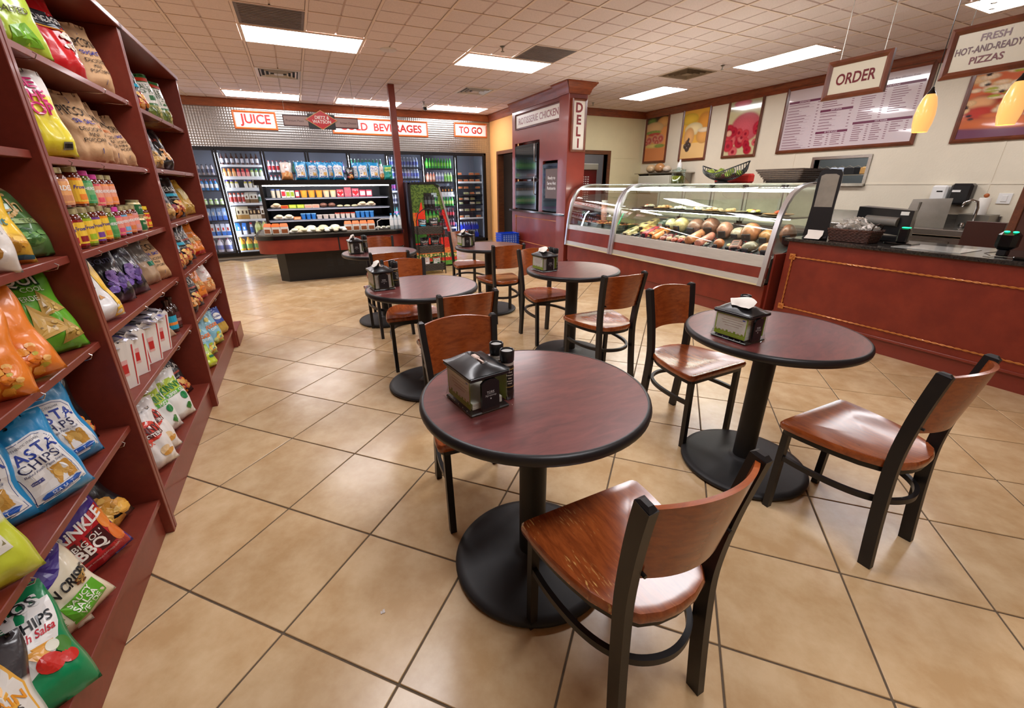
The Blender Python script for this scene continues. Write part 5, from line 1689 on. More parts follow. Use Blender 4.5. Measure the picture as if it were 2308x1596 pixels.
# ================================================================== GLASS DOOR COOLERS
DX = [-2.05, -1.25, -.455, .34, 1.145, 1.95, 2.75, 3.525, 4.27]
YF = 10.37
M_cool = mat('cooler_black_frame', (24, 22, 23), .3, .3)
M_coolin = mat('cooler_inside', (160, 164, 172), .6)
M_shelfw = mat('cooler_shelf', (52, 54, 60), .4, .5)
M_tagw = mat('price_rail_white', (226, 230, 232), .4)
M_led = mat('cooler_lamp', (225, 232, 255), .5, emit=30, emit_rgb=(225, 232, 255))
M_glassd = glass_mat('cooler_door_glass', (238, 242, 246), .0, .10)
r = empty('beverage_cooler', (1.1, YF, 0), label='long black wall cooler with eight glass doors under the steel wall', cat='cooler')
ZB, ZTC = .055, 2.10
MB().box(DX[0], 11.02, .1, DX[-1], 11.06, ZTC).build('back_panel', M_coolin, r)
MB().box(DX[0], 10.46, .06, DX[-1], 11.06, .12).build('floor_panel', M_coolin, r)
MB().box(DX[0], 10.46, ZTC - .03, DX[-1], 11.06, ZTC).build('roof_panel', M_coolin, r)
MB().box(DX[0], 10.46, .1, DX[0] + .02, 11.06, ZTC).build('side_panel', M_coolin, r)
MB().box(DX[-1] - .02, 10.46, .1, DX[-1], 11.06, ZTC).build('side_panel', M_coolin, r)
MB().box(DX[0] - .03, YF, ZTC - .06, DX[-1] + .04, YF + .10, ZTC + .005, ch=.004).build('header', M_cool, r)
MB().box(DX[0] - .03, YF, ZB, DX[-1] + .04, YF + .10, ZB + .07, ch=.004).build('sill', M_cool, r)
MB().box(DX[-1] - .02, YF, ZB, DX[-1] + .04, YF + .10, ZTC, ch=.004).build('end_post', M_cool, r)
for k in range(8):
    x0, x1 = DX[k] + .006, DX[k + 1] - .006
    z0, z1 = ZB + .05, ZTC - .03
    d = MB()
    fw_ = .036
    d.box(x0, YF - .02, z0, x0 + fw_, YF + .02, z1, ch=.004).box(x1 - fw_, YF - .02, z0, x1, YF + .02, z1, ch=.004)
    d.box(x0 + fw_, YF - .02, z1 - fw_, x1 - fw_, YF + .02, z1, ch=.004).box(x0 + fw_, YF - .02, z0, x1 - fw_, YF + .02, z0 + fw_, ch=.004)
    dd = d.build('door', M_cool, r)
    MB().quad((x0 + fw_, YF + .004, z0 + fw_), (x1 - fw_, YF + .004, z0 + fw_), (x1 - fw_, YF + .004, z1 - fw_), (x0 + fw_, YF + .004, z1 - fw_)).build('pane', M_glassd, dd)
    hx_ = x0 + .018
    MB().tube([(hx_, YF - .02, .95), (hx_, YF - .055, .97), (hx_, YF - .055, 1.33), (hx_, YF - .02, 1.35)], .007, 8).build('handle', M_blackg, dd, True)
    # lamp strips on the mullions, inside
    MB().box(x0 + .004, YF + .075, .18, x0 + .03, YF + .10, 2.0).build('lamp_strip', M_led, r)
SH = {0: [.15, .47, .77, 1.06, 1.33, 1.60], 1: [.15, .47, .77, 1.08, 1.35, 1.56, 1.79], 2: [.15, .50, .82, 1.10, 1.38, 1.66], 3: [.15, .50, .82, 1.10, 1.38, 1.66], 4: [.15, .50, .82, 1.12, 1.42, 1.72], 5: [.15, .45, .72, 1.0, 1.28, 1.54, 1.78], 6: [.15, .42, .66, .92, 1.17, 1.47, 1.76], 7: [.15, .63, .79, .95, 1.05, 1.18, 1.31, 1.47, 1.62]}
for k in range(8):
    x0, x1 = DX[k] + .03, DX[k + 1] - .03
    for n_, z in enumerate(SH[k]):
        s_ = MB().box(x0, 10.50, z - .018, x1, 10.98, z).build('shelf', M_shelfw, r)
        if k not in (0, 7) or n_ % 2: MB().box(x0, 10.485, z - .034, x1, 10.50, z + .006 + (.02 if k == 1 and n_ in (4, 5) else 0)).build('price_rail', M_tagw if (k == 1 or n_ % 3 == 1) else M_shelfw, s_)
# bottle forms with vertex colours
M_bev = mat('beverage_pack', attr=True, rough=.22, coat=.4)
_BV = {}
def bottle_mesh(kind, body, labelc, cap, h=None):
    key = (kind, body, labelc, cap, h)
    if key in _BV: return _BV[key]
    b, l, c = C(*body), C(*labelc), C(*cap)
    a = MB()
    if kind == 'pet':
        h = h or .225; r_ = .031
        pr_ = [(r_*.85, 0), (r_, .008), (r_*.94, h*.22), (r_, h*.24), (r_, h*.24), (r_, h*.58), (r_, h*.58), (r_*.96, h*.66), (r_*.5, h*.84), (r_*.36, h*.88), (r_*.36, h*.9), (r_*.46, h*.9), (r_*.46, h), (0, h)]
        cs = [b, b, b, b, l, l, b, b, b, b, b, c, c, c]
        a.lathe(pr_, 12, col=cs, cap=False)
    elif kind == 'glass':
        h = h or .22; r_ = .03
        a.lathe([(r_, 0), (r_, h*.2), (r_, h*.2), (r_, h*.56), (r_, h*.56), (r_*.95, h*.62), (r_*.42, h*.78), (r_*.4, h*.93), (r_*.48, h*.93), (r_*.48, h), (0, h)], 12, col=[b, b, l, l, b, b, b, b, c, c, c], cap=False)
    elif kind == 'juice':
        h = h or .2; r_ = .033
        a.lathe([(r_*.9, 0), (r_, .006), (r_, h*.15), (r_, h*.15), (r_, h*.62), (r_, h*.62), (r_*.6, h*.82), (r_*.6, h*.84), (r_*.7, h*.84), (r_*.7, h*.98), (0, h)], 12, col=[b, b, b, l, l, b, b, c, c, c, c], cap=False)
    elif kind == 'can':
        h = h or .12; a.lathe([(.026, 0), (.031, .006), (.031, h - .01), (.027, h), (0, h)], 12, col=[l, b, b, l, l], cap=False)
    elif kind == 'carton':
        h = h or .23; w_ = .036
        a.box(-w_, -w_, 0, w_, w_, h * .36, col=l).box(-w_, -w_, h*.36, w_, w_, h*.76, col=b)
        a.add([(-w_, -w_, h*.76), (w_, -w_, h*.76), (w_, w_, h*.76), (-w_, w_, h*.76), (-w_, 0, h*.96), (w_, 0, h*.96), (-w_, 0, h), (w_, 0, h)], [(0, 1, 5, 4), (2, 3, 4, 5), (1, 2, 5), (3, 0, 4), (4, 5, 7, 6)], 0, b)
        a.box(-.014, -w_ - .001, h*.45, .014, -w_, h*.68, col=c)
    elif kind == 'jug':
        h = h or .27; w_ = .062
        a.lathe([(w_*.92, 0), (w_, .01), (w_, h*.18), (w_, h*.18), (w_, h*.5), (w_, h*.5), (w_*.96, h*.6), (w_*.42, h*.84), (w_*.3, h*.88), (w_*.3, h*.9), (w_*.36, h*.9), (w_*.36, h), (0, h)], 12, col=[b, b, b, l, l, b, b, b, b, c, c, c, c], cap=False)
        a.tube([(w_*.3, 0, h*.86), (w_*.85, 0, h*.84), (w_*1.0, 0, h*.62)], .009, 6, col=b)
    elif kind == 'pack':   # wrapped multipack
        for i in range(3):
            for j in range(2):
                a.lathe([(.03, 0), (.031, .01), (.031, .11), (.014, .16), (.014, .18), (0, .18)], 8, -.064 + i * .064, -.032 + j * .064, col=[b, b, l, b, c, c], cap=False)
        a.box(-.097, -.066, .002, .097, .066, .10, col=l)
    _BV[key] = a.mesh('bottle', M_bev, 35)
    return _BV[key]
ORD = ['first', 'second', 'third', 'fourth', 'fifth', 'sixth', 'seventh', 'eighth', 'ninth']
def stock(door, shelf, seq, spacing=.074, y=10.545, what='bottle', rows=1, skipp=(), dz=0, cat=None):
    x0, x1 = DX[door] + .075, DX[door + 1] - .06
    n = int((x1 - x0) / spacing) + 1
    z = SH[door][shelf] + .0005 + dz
    for k in range(n):
        if k in skipp: continue
        kd = seq[min(len(seq) - 1, int(k * len(seq) / n))]
        kind, b, l, c, h, cname = kd
        for q_ in range(rows):
            o = bpy.data.objects.new({'can': 'beverage_can', 'carton': 'drink_carton', 'jug': 'juice_jug', 'pack': 'water_multipack'}.get(kind, 'beverage_bottle'), bottle_mesh(kind, b, l, c, h))
            COL.objects.link(o)
            o.location = (x0 + k * spacing, y + q_ * spacing * 1.05, z); o.rotation_euler = (0, 0, random.uniform(-.3, .3) if kind not in ('pack',) else 0)
            tag(o, '%s, %s door, %s shelf up' % (cname, ORD[door], ORD[shelf]), {'can': 'can', 'carton': 'carton', 'jug': 'jug', 'pack': 'bottle pack'}.get(kind, 'bottle'), '%s, shelf %s of cooler door %s' % (cname, ORD[shelf], ORD[door]))
W_ = (232, 232, 236)
J = lambda b, l, c, n, h=None: ('juice', b, l, c, h, n)
P_ = lambda b, l, c, n, h=None: ('pet', b, l, c, h, n)
G_ = lambda b, l, c, n, h=None: ('glass', b, l, c, h, n)
K_ = lambda b, l, c, n, h=None: ('carton', b, l, c, h, n)
U_ = lambda b, l, c, n, h=None: ('jug', b, l, c, h, n)
milk = U_((226, 220, 230), (120, 130, 190), (160, 90, 120), 'white milk jug')
oj = U_((238, 178, 60), (130, 180, 90), (236, 170, 60), 'orange juice jug with green label')
stock(0, 0, [milk], .14); stock(0, 1, [K_((210, 214, 224), (60, 120, 200), (200, 60, 50), 'blue and white milk carton')], .09)
stock(1, 0, [oj, oj, oj, oj, oj, U_((190, 206, 220), (214, 220, 230), (60, 90, 180), 'clear water jug')], .135)
stock(1, 1, [K_((60, 130, 210), (226, 230, 236), (226, 230, 236), 'blue milk carton'), J((226, 230, 240), (60, 110, 200), (200, 50, 50), 'white and blue dairy bottle', .24), U_((214, 222, 150), (196, 210, 120), (230, 230, 200), 'pale lemonade jug'), U_((190, 50, 70), (200, 70, 90), (226, 200, 200), 'pink juice jug')], .12)
stock(1, 2, [K_((226, 214, 180), (180, 140, 80), (60, 40, 30), 'tan tea carton', .25), K_((60, 40, 34), (226, 210, 180), (230, 200, 150), 'dark brown coffee carton', .25), K_((214, 206, 190), (90, 70, 50), (70, 50, 30), 'cream coffee carton', .25)], .072)
stock(1, 3, [J((226, 214, 206), (180, 60, 50), (206, 90, 60), 'creamy yogurt drink bottle'), K_((224, 220, 206), (120, 90, 60), (90, 60, 40), 'small pale carton', .21), J((210, 214, 218), (60, 110, 90), (40, 60, 50), 'white drink bottle with green label')], .072)
stock(1, 4, [J((214, 200, 90), (232, 226, 214), (90, 60, 160), 'yellow juice bottle with purple cap', .17)], .078, skipp=(3,))
stock(1, 5, [J((238, 140, 50), (236, 180, 120), (236, 120, 40), 'orange juice bottle', .17), J((206, 50, 60), (236, 150, 140), (226, 90, 60), 'red juice bottle', .17), J((170, 196, 110), (226, 234, 210), (40, 160, 120), 'green juice bottle', .17)], .078)
stock(1, 6, [G_((84, 50, 40), (226, 226, 230), (40, 30, 30), 'dark bottle with white label', .21)], .085)
stock(0, 2, [K_((150, 180, 220), (80, 120, 200), (226, 226, 230), 'light blue boxed milk')], .09); stock(0, 3, [J((150, 190, 90), (214, 230, 190), (230, 236, 220), 'green boxed juice', .12)], .09)
stock(0, 4, [P_((60, 130, 196), (226, 226, 230), (200, 40, 50), 'blue sports bottle', .2)], .075); stock(0, 5, [P_((160, 150, 150), (70, 70, 90), (60, 60, 70), 'grey energy bottle', .2)], .075)
for dr in (2, 3, 4):
    stock(dr, 5, [G_((226, 226, 230), (200, 40, 40), (214, 60, 50), 'clear bottle with red label'), G_((30, 110, 70), (60, 140, 90), (232, 236, 232), 'green glass bottle')] if dr == 2 else ([P_((150, 60, 50), (200, 90, 60), (206, 70, 60), 'red soda bottle'), P_((110, 70, 140), (226, 226, 236), (60, 50, 120), 'purple drink bottle')] if dr == 3 else [G_((60, 150, 100), (214, 232, 214), (220, 230, 220), 'green sparkling water bottle')]), .076)
    stock(dr, 4, [P_((180, 190, 200), (120, 60, 80), (190, 60, 60), 'soda bottle')], .076)
    if dr == 2: stock(dr, 0, [oj], .135); stock(dr, 1, [U_((236, 140, 60), (240, 190, 120), (236, 120, 40), 'orange drink jug')], .135)
wt = P_((170, 182, 206), (80, 92, 170), (240, 240, 244), 'water bottle with blue label', .21)
for sh in (5, 6): stock(5, sh, [wt], .069)
stock(5, 4, [P_((90, 96, 150), (150, 60, 130), (60, 90, 180), 'violet drink bottle', .21)], .07); stock(5, 3, [P_((190, 190, 200), (70, 70, 90), (210, 210, 216), 'clear drink bottle', .2)], .07)
stock(5, 2, [P_((80, 160, 150), (190, 120, 190), (60, 170, 160), 'teal drink bottle', .2)], .07)
gr = P_((60, 180, 60), (120, 214, 60), (90, 200, 60), 'green soda bottle', .22)
stock(6, 6, [gr], .069)
stock(6, 5, [P_((230, 140, 110), (240, 190, 160), (236, 236, 236), 'peach drink bottle', .21), P_((206, 212, 216), (150, 150, 190), (236, 236, 240), 'pale drink bottle', .21), P_((180, 214, 130), (120, 190, 80), (226, 236, 210), 'lime drink bottle', .21)], .07)
stock(6, 4, [K_((40, 40, 44), (226, 226, 220), (230, 150, 70), 'black and white drink carton', .2)], .078)
stock(6, 3, [P_((70, 190, 80), (190, 226, 120), (90, 200, 90), 'bright green soda bottle', .21)], .07)
stock(6, 2, [P_((70, 40, 44), (200, 50, 60), (190, 40, 50), 'dark cola bottle with red label', .2)], .07)
stock(6, 1, [P_((80, 50, 60), (170, 60, 80), (190, 190, 196), 'dark cherry soda bottle', .2)], .07)
pk = ('pack', (150, 166, 214), (46, 66, 190), (230, 234, 244), None, 'blue wrapped water multipack')
stock(7, 0, [pk], .21, y=10.58); stock(7, 0, [pk], .21, y=10.58, dz=.19)
# wrapped sandwiches and salads in the last door
M_sand = mat('wrapped_food', attr=True, rough=.3, coat=.5)
def sandwich_mesh(c1, c2):
    a = MB(); a.box(-.06, -.04, 0, .06, .04, .018, ch=.006, col=C(*c1)).box(-.058, -.038, .018, .058, .038, .03, ch=.003, col=C(*c2)).box(-.06, -.04, .03, .06, .04, .052, ch=.012, col=C(*c1))
    return a.mesh('wrapped_sandwich', M_sand, 30)
sm = [sandwich_mesh((222, 206, 170), (120, 160, 70)), sandwich_mesh((206, 150, 96), (200, 70, 60)), sandwich_mesh((232, 228, 220), (226, 190, 110))]
for sh in (1, 2, 3, 4, 5, 6, 7, 8):
    for k in range(4):
        if (sh * 3 + k) % 5 == 0: continue
        o = bpy.data.objects.new('wrapped_sandwich', sm[(k + sh) % 3 if sh < 6 else 1]); COL.objects.link(o)
        o.location = (DX[7] + .15 + k * .155, 10.56, SH[7][sh] + .0005); o.rotation_euler = (0, 0, random.uniform(-.2, .2))
        tag(o, '%s wrapped sandwich, last cooler door, %s shelf up' % (('green filled pale', 'tan and red', 'white and yellow')[(k + sh) % 3 if sh < 6 else 1], ORD[sh]), 'sandwich', 'wrapped food on shelf %s of the last cooler door' % ORD[sh])

# ================================================================== WALL AND HANGING SIGNS
M_signw = mat('sign_white', attr=True, rough=.35)
M_orng = wood_mat('sign_orange_wood', (206, 104, 44), (168, 76, 30), .35, .3, 1, (2, 2, 10))
def frame_box(x0, z0, x1, z1, y, d, w_, m, name, r, axis='y', sgn=-1):
    """four mitred bars; axis 'y' = sign in the xz plane facing -y, 'x' = in the yz plane facing -x"""
    def T(a_, b_, c_): return (a_, c_, b_) if axis == 'y' else (c_, a_, b_)
    for (a0, b0, a1, b1) in ((x0, z0, x1, z0), (x1, z0, x1, z1), (x1, z1, x0, z1), (x0, z1, x0, z0)):
        a = MB()
        cx_, cz_ = (x0 + x1) / 2, (z0 + z1) / 2
        def inn(p): return (p[0] + (w_ if p[0] < cx_ else -w_), p[1] + (w_ if p[1] < cz_ else -w_))
        q0, q1 = (a0, b0), (a1, b1); i0, i1 = inn(q0), inn(q1)
        m0 = ((q0[0] + i0[0]) / 2, (q0[1] + i0[1]) / 2); m1 = ((q1[0] + i1[0]) / 2, (q1[1] + i1[1]) / 2)
        vs = [T(*q0, y), T(*q1, y), T(*q0, y + sgn * d * .7), T(*q1, y + sgn * d * .7), T(*m0, y + sgn * d), T(*m1, y + sgn * d), T(*i0, y + sgn * d * .55), T(*i1, y + sgn * d * .55), T(*i0, y), T(*i1, y)]
        a.add(vs, [(0, 1, 3, 2), (2, 3, 5, 4), (4, 5, 7, 6), (6, 7, 9, 8), (8, 9, 1, 0)])
        a.build(name, m, r)
def wall_sign(x0, z0, x1, z1, y, words, lab, red=(176, 40, 34), mf=None, size=.2, bold=.03, d=.03, w_=.035):
    r = empty('wall_sign', ((x0 + x1) / 2, y, (z0 + z1) / 2), label=lab, cat='sign')
    frame_box(x0, z0, x1, z1, y, d, w_, mf or M_orng, 'frame_bar', r)
    a = MB(); a.box(x0 + w_ * .6, y - d * .4, z0 + w_ * .6, x1 - w_ * .6, y, z1 - w_ * .6, col=C(236, 230, 226))
    pn = a.build('panel', M_signw, r)
    a = MB()
    for t, cx_, cz_, sz, wd_ in words:
        text_on(a, t, (cx_, y - d * .4 - .002, cz_), (1, 0, 0), (0, 0, 1), sz, col=C(*red), bold=bold, width=wd_)
    a.build('lettering', M_signw, pn)
    return r
wall_sign(-.82, 2.42, -.085, 2.735, YB - .002, [('JUICE', -.45, 2.575, .22, .52)], 'framed white JUICE sign on the steel wall above the cooler')
wall_sign(.92, 2.40, 2.93, 2.715, YB - .002, [('COLD  BEVERAGES', 1.93, 2.555, .2, 1.72)], 'long framed COLD BEVERAGES sign on the steel wall')
wall_sign(3.55, 2.435, 4.37, 2.735, YB - .002, [('TO GO', 3.96, 2.585, .19, .58)], 'framed TO GO sign at the end of the steel wall')
# hanging brand sign over the island
r = empty('hanging_sign', (.55, 7.8, 2.3), label='hanging dark sign with a red diamond between two mauve boards', cat='sign')
a = MB()
for x0, x1 in ((.02, .40), (.70, 1.08)):
    a = MB(); a.box(x0, 7.79, 2.225, x1, 7.81, 2.375, ch=.003, col=C(74, 40, 40)); a.box(x0 + .012, 7.786, 2.24, x1 - .012, 7.79, 2.36, col=C(160, 136, 130))
    b2 = a.build('board', M_signw, r)
    a = MB(); text_on(a, 'Premium Meats' if x0 < .3 else 'Artisan Cheeses', ((x0 + x1) / 2 + (-.03 if x0 < .3 else .04), 7.7845, 2.30), (1, 0, 0), (0, 0, 1), .042, col=C(84, 56, 56), width=.24)
    a.build('lettering', M_signw, b2)
MB().box(.36, 7.78, 2.20, .74, 7.80, 2.40, ch=.004).build('back_block', M_black, r)
a = MB()
def dia(s_, y, c, d=.006): a.add([(.55 - s_ * 1.72, y, 2.325), (.55, y, 2.325 - s_), (.55 + s_ * 1.72, y, 2.325), (.55, y, 2.325 + s_), (.55 - s_ * 1.72, y + d, 2.325), (.55, y + d, 2.325 - s_), (.55 + s_ * 1.72, y + d, 2.325), (.55, y + d, 2.325 + s_)], [(0, 1, 2, 3), (0, 4, 5, 1), (1, 5, 6, 2), (2, 6, 7, 3), (3, 7, 4, 0)], 0, C(*c))
dia(.132, 7.772, (206, 160, 90), .008); dia(.122, 7.770, (190, 28, 36), .004)
text_on(a, 'DIETZ &', (.56, 7.768, 2.355), (1, 0, 0), (0, 0, 1), .062, col=C(240, 232, 226), bold=.02, width=.2)
text_on(a, 'WATSON', (.55, 7.768, 2.30), (1, 0, 0), (0, 0, 1), .062, col=C(240, 232, 226), bold=.02, width=.26)
a.build('emblem', M_signw, r)
for x in (.06, 1.04): MB().tube([(x, 7.8, 2.37), (x, 7.8, H)], .0022, 6).build('cable', M_steel_d, r)

# ================================================================== REFRIGERATED ISLAND
IX0, IX1 = -.62, 1.52
r = empty('refrigerated_island', (.45, 7.6, 0), label='black open refrigerated island with red bumper panel in front of the coolers', cat='display case')
def rounded(x0, x1, y0, y1, rad, n=6):
    pts = []
    for cx_, cy_, a0 in ((x0 + rad, y0 + rad, PI), (x1 - rad, y0 + rad, 1.5 * PI)):
        for k in range(n + 1): pts.append((cx_ + rad * math.cos(a0 + k * PI / 2 / n), cy_ + rad * math.sin(a0 + k * PI / 2 / n)))
    pts += [(x1, y1), (x0, y1)]
    return pts
MB().prism([(-.42, 7.58), (-.30, 7.42), (1.18, 7.42), (1.30, 7.58), (1.30, 8.35), (-.42, 8.35)], 0.0, .50).build('base_cabinet', M_black, r)
a = MB()
for i in range(5):
    for j in range(9): a.box(.28 + i * .16, 7.414, .20 + j * .022, .28 + i * .16 + .09, 7.42, .209 + j * .022)
gl_ = a.build('vent_grille', mat('grille_grey', (46, 44, 44), .5), r); gl_['kind'] = 'stuff'
bum = MB()
bum.prism(rounded(IX0, .475, 7.10, 8.35, .26), .475, .665); 
MB().prism(rounded(IX0, IX1, 7.10, 8.35, .26), .475, .672).build('bumper_panel', M_lam, r, 30)
MB().box(.47, 7.094, .475, .49, 7.10, .672).build('bumper_joint', M_black, r)
MB().prism(rounded(IX0 - .02, IX1 + .02, 7.08, 8.36, .27), .672, .725).build('bumper_rail', M_blackg, r, 30)
MB().prism(rounded(IX0 + .03, IX1 - .03, 7.14, 8.30, .22), .725, .735).build('deck', M_steel_d, r)
for s, x0, x1 in (('l', -.45, -.41), ('r', 1.36, 1.40)):
    a = MB()
    a.add([(x0, 7.40, .73), (x1, 7.40, .73), (x1, 8.3, .73), (x0, 8.3, .73), (x0, 7.32, 1.44), (x1, 7.32, 1.44), (x1, 8.3, 1.44), (x0, 8.3, 1.44)], [(0, 3, 2, 1), (4, 5, 6, 7), (0, 1, 5, 4), (1, 2, 6, 5), (2, 3, 7, 6), (3, 0, 4, 7)])
    a.build('end_panel', M_black, r)
MB().box(-.41, 8.24, .73, 1.36, 8.30, 1.44).build('back_panel', mat('case_back_grey', (110, 118, 134), .4, .1), r)
MB().box(-.50, 7.20, 1.41, 1.45, 8.34, 1.478, ch=.01).build('canopy', M_blackg, r, 30)
MB().box(-.40, 7.26, 1.395, 1.35, 7.30, 1.41).build('canopy_lamp', mat('case_lamp', (255, 244, 236), .5, emit=30), r)
for z, yf in ((1.235, 7.46), (1.085, 7.40), (.925, 7.34)):
    s_ = MB().box(-.41, yf, z - .016, 1.36, 8.24, z, ch=.003).build('shelf', mat('case_shelf_grey', (112, 120, 136), .35, .2), r)
    MB().box(-.40, yf + .03, z - .022, 1.35, yf + .05, z - .0165).build('shelf_lamp', mat('shelf_lamp_mat', (240, 240, 255), .5, emit=1.2), s_)
a = MB()
pts = rounded(IX0 + .03, IX1 - .03, 7.13, 7.9, .22)[:-2]
vs = [(x, y, .727) for x, y in pts] + [(x, y, .80) for x, y in pts]; n = len(pts)
a.add(vs, [(k, k + 1, n + k + 1, n + k) for k in range(n - 1)])
a.build('clear_guard', M_clear, r)
M_food = mat('food_pack', attr=True, rough=.4, coat=.3)
def thing_mesh(fn):
    a = MB(); fn(a); return a.mesh('pack', M_food, 35)
def place(me, name, x, y, z, lab, cat, group, rz=0, s=1.0):
    o = bpy.data.objects.new(name, me); COL.objects.link(o)
    o.location = (x, y, z); o.rotation_euler = (0, 0, rz); o.scale = (s, s, s)
    return tag(o, lab, cat, group)
def tub(c1, c2, rr=.045, h=.06):
    return thing_mesh(lambda a: a.lathe([(rr*.8, 0), (rr*.97, h*.85), (rr*.97, h*.85), (rr*1.05, h*.87), (rr*1.05, h), (0, h)], 14, col=[C(*c1), C(*c1), C(*c2), C(*c2), C(*c2), C(*c2)], cap=False))
def boxm(w_, d_, h, c1, c2=None, heart=False):
    def f(a):
        a.box(-w_, -d_, 0, w_, d_, h, ch=.003, col=C(*c1))
        if c2: a.box(-w_ * .8, -d_ - .001, h * .2, w_ * .8, -d_, h * .8, col=C(*c2))
        if heart:
            pts = [(.5 * 16 * math.sin(t) ** 3 / 16, .5 * (13 * math.cos(t) - 5 * math.cos(2*t) - 2 * math.cos(3*t) - math.cos(4*t)) / 16) for t in [k * 2 * PI / 24 for k in range(24)]]
            a.add([(x * h * .75, -d_ - .003, h * .5 + z * h * .75) for x, z in pts[::-1]], [tuple(range(24))], 0, C(*heart))
    return thing_mesh(f)
def loafm(c):
    rs_ = random.Random(5)
    return thing_mesh(lambda a: [a.ell(dx * .03, dy * .02, .03 + dz * .024, .05, .04, .028, 9, 6, col=tuple(t * rs_.uniform(.85, 1.05) for t in C(*c))) for dx, dy, dz in ((-1, 0, 0), (1, 0, 0), (0, 1, .8), (.2, -1, .9))])
def chickm():
    def f(a):
        a.box(-.055, -.035, 0, .055, .035, .11, ch=.008, col=C(226, 222, 214)); a.box(-.04, -.0365, .02, .04, -.035, .075, col=C(150, 80, 40))
        a.add([(-.055, -.035, .11), (.055, -.035, .11), (.055, .035, .11), (-.055, .035, .11), (-.045, 0, .155), (.045, 0, .155)], [(0, 1, 5, 4), (2, 3, 4, 5), (1, 2, 5), (3, 0, 4)], 0, C(232, 110, 50))
    return thing_mesh(f)
z3, z2, z1_, z0_ = 1.2355, 1.0855, .9255, .7355
xs = -.33
items = [(tub((214, 206, 190), (90, 120, 190), .03, .12), 'cream tub', 'tub', .07, 2), (boxm(.03, .03, .11, (232, 230, 226), (200, 40, 60)), 'white juice box with red label', 'box', .065, 1), (boxm(.026, .03, .10, (226, 230, 210), (140, 170, 40)), 'white juice box with green label', 'box', .058, 2), (boxm(.026, .03, .10, (190, 40, 60), (232, 226, 220)), 'dark red juice box', 'box', .075, 1),
         (tub((240, 160, 60), (236, 150, 50), .048, .10), 'orange fruit tub', 'tub', .107, 3), (tub((232, 200, 170), (226, 180, 120), .045, .10), 'mixed fruit tub', 'tub', .098, 2),
         (boxm(.05, .03, .11, (206, 70, 90), (238, 206, 206), (190, 20, 40)), 'red box with heart', 'box', .112, 1), (boxm(.05, .03, .14, (196, 90, 110), (150, 130, 130), (214, 90, 110)), 'tall pink and grey heart box', 'box', .112, 1), (boxm(.05, .03, .12, (210, 90, 120), (232, 190, 196), (190, 20, 40)), 'pink box with red heart', 'box', .115, 1), (boxm(.045, .03, .10, (190, 60, 90), (226, 214, 220)), 'pink striped candy box', 'box', .1, 2)]
for me, nm, cat, dx, cnt in items:
    for _ in range(cnt):
        xs += dx / 2
        if xs > 1.30: break
        place(me, 'food_' + cat, xs, 7.53, z3, nm + ' on the top shelf of the island', cat, nm + ' in the island'); xs += dx / 2
xs = -.34
for me, nm, cat, dx, cnt in [(loafm((226, 206, 180)), 'wrapped pale pastry', 'pack', .11, 1), (boxm(.05, .04, .045, (226, 130, 50), (200, 60, 40)), 'orange fruit pack', 'pack', .11, 1), (boxm(.05, .04, .05, (170, 196, 60), (206, 214, 90)), 'green grape pack', 'pack', .108, 2), (boxm(.05, .04, .05, (226, 190, 170), (206, 150, 130)), 'pink cold cut pack', 'pack', .105, 2),
                             (thing_mesh(lambda a: a.ell(0, 0, .035, .055, .05, .035, 12, 7, col=C(110, 70, 56))), 'brown wrapped muffin', 'pack', .12, 2), (thing_mesh(lambda a: a.ell(0, 0, .018, .05, .045, .018, 12, 6, col=C(226, 206, 160))), 'pale wrapped roll', 'pack', .11, 3), (loafm((206, 190, 170)), 'wrapped pastry cluster', 'pack', .13, 2)]:
    for _ in range(cnt):
        xs += dx / 2
        if xs > 1.30: break
        place(me, 'food_' + cat, xs, 7.47, z2, nm + ' on the middle shelf of the island', cat, nm + ' in the island'); xs += dx / 2
xs = -.34
for me, nm, cat, dx, cnt in [(loafm((232, 224, 208)), 'wrapped white roll cluster', 'pack', .13, 2), (boxm(.05, .04, .04, (226, 120, 50), (240, 200, 160)), 'orange tray pack', 'pack', .1, 1), (tub((40, 120, 206), (120, 180, 232), .034, .085), 'blue pudding cup', 'cup', .072, 3), (tub((226, 214, 206), (236, 230, 226), .042, .06), 'white salad cup', 'cup', .09, 3), (tub((226, 220, 214), (190, 70, 50), .036, .08), 'white and red yogurt cup', 'cup', .076, 4), (tub((50, 130, 210), (90, 160, 226), .034, .095), 'tall blue pudding cup', 'cup', .072, 4)]:
    for _ in range(cnt):
        xs += dx / 2
        if xs > 1.30: break
        place(me, 'food_' + cat, xs, 7.42, z1_, nm + ' on the lower shelf of the island', cat, nm + ' in the island'); xs += dx / 2
cm2 = chickm(); lf = loafm((232, 216, 184)); lf2 = loafm((236, 230, 220))
for k in range(3): place(cm2, 'food_pack', -.44 + k * .105, 7.30 - .04 * (k > 0), z0_, 'orange topped meal bag at the left end of the island deck', 'pack', 'orange topped meal bags, left end', rz=-.5 + .25 * k)
for k in range(7): place(lf if k % 2 else lf2, 'food_pack', -.10 + k * .115, 7.25, z0_, 'wrapped sandwich bundle on the island deck', 'pack', 'wrapped sandwich bundles on the island deck', rz=.3 * k)
for k in range(4): place(lf2 if k % 2 else lf, 'food_pack', -.04 + k * .17, 7.36, z0_ + .0, 'wrapped sandwich bundle behind the front row on the island deck', 'pack', 'rear sandwich bundles on the island deck', s=1.35)
for k in range(4): place(cm2, 'food_pack', .66 + k * .115, 7.25, z0_, 'orange topped meal bag in the middle of the island deck', 'pack', 'orange topped meal bags, middle', s=1.0)
for k in range(3): place(loafm((226, 222, 214)), 'food_pack', 1.12 + k * .08, 7.30, z0_, 'small white pack in the wire rack of the island deck', 'pack', 'small white packs, right end', s=.7)
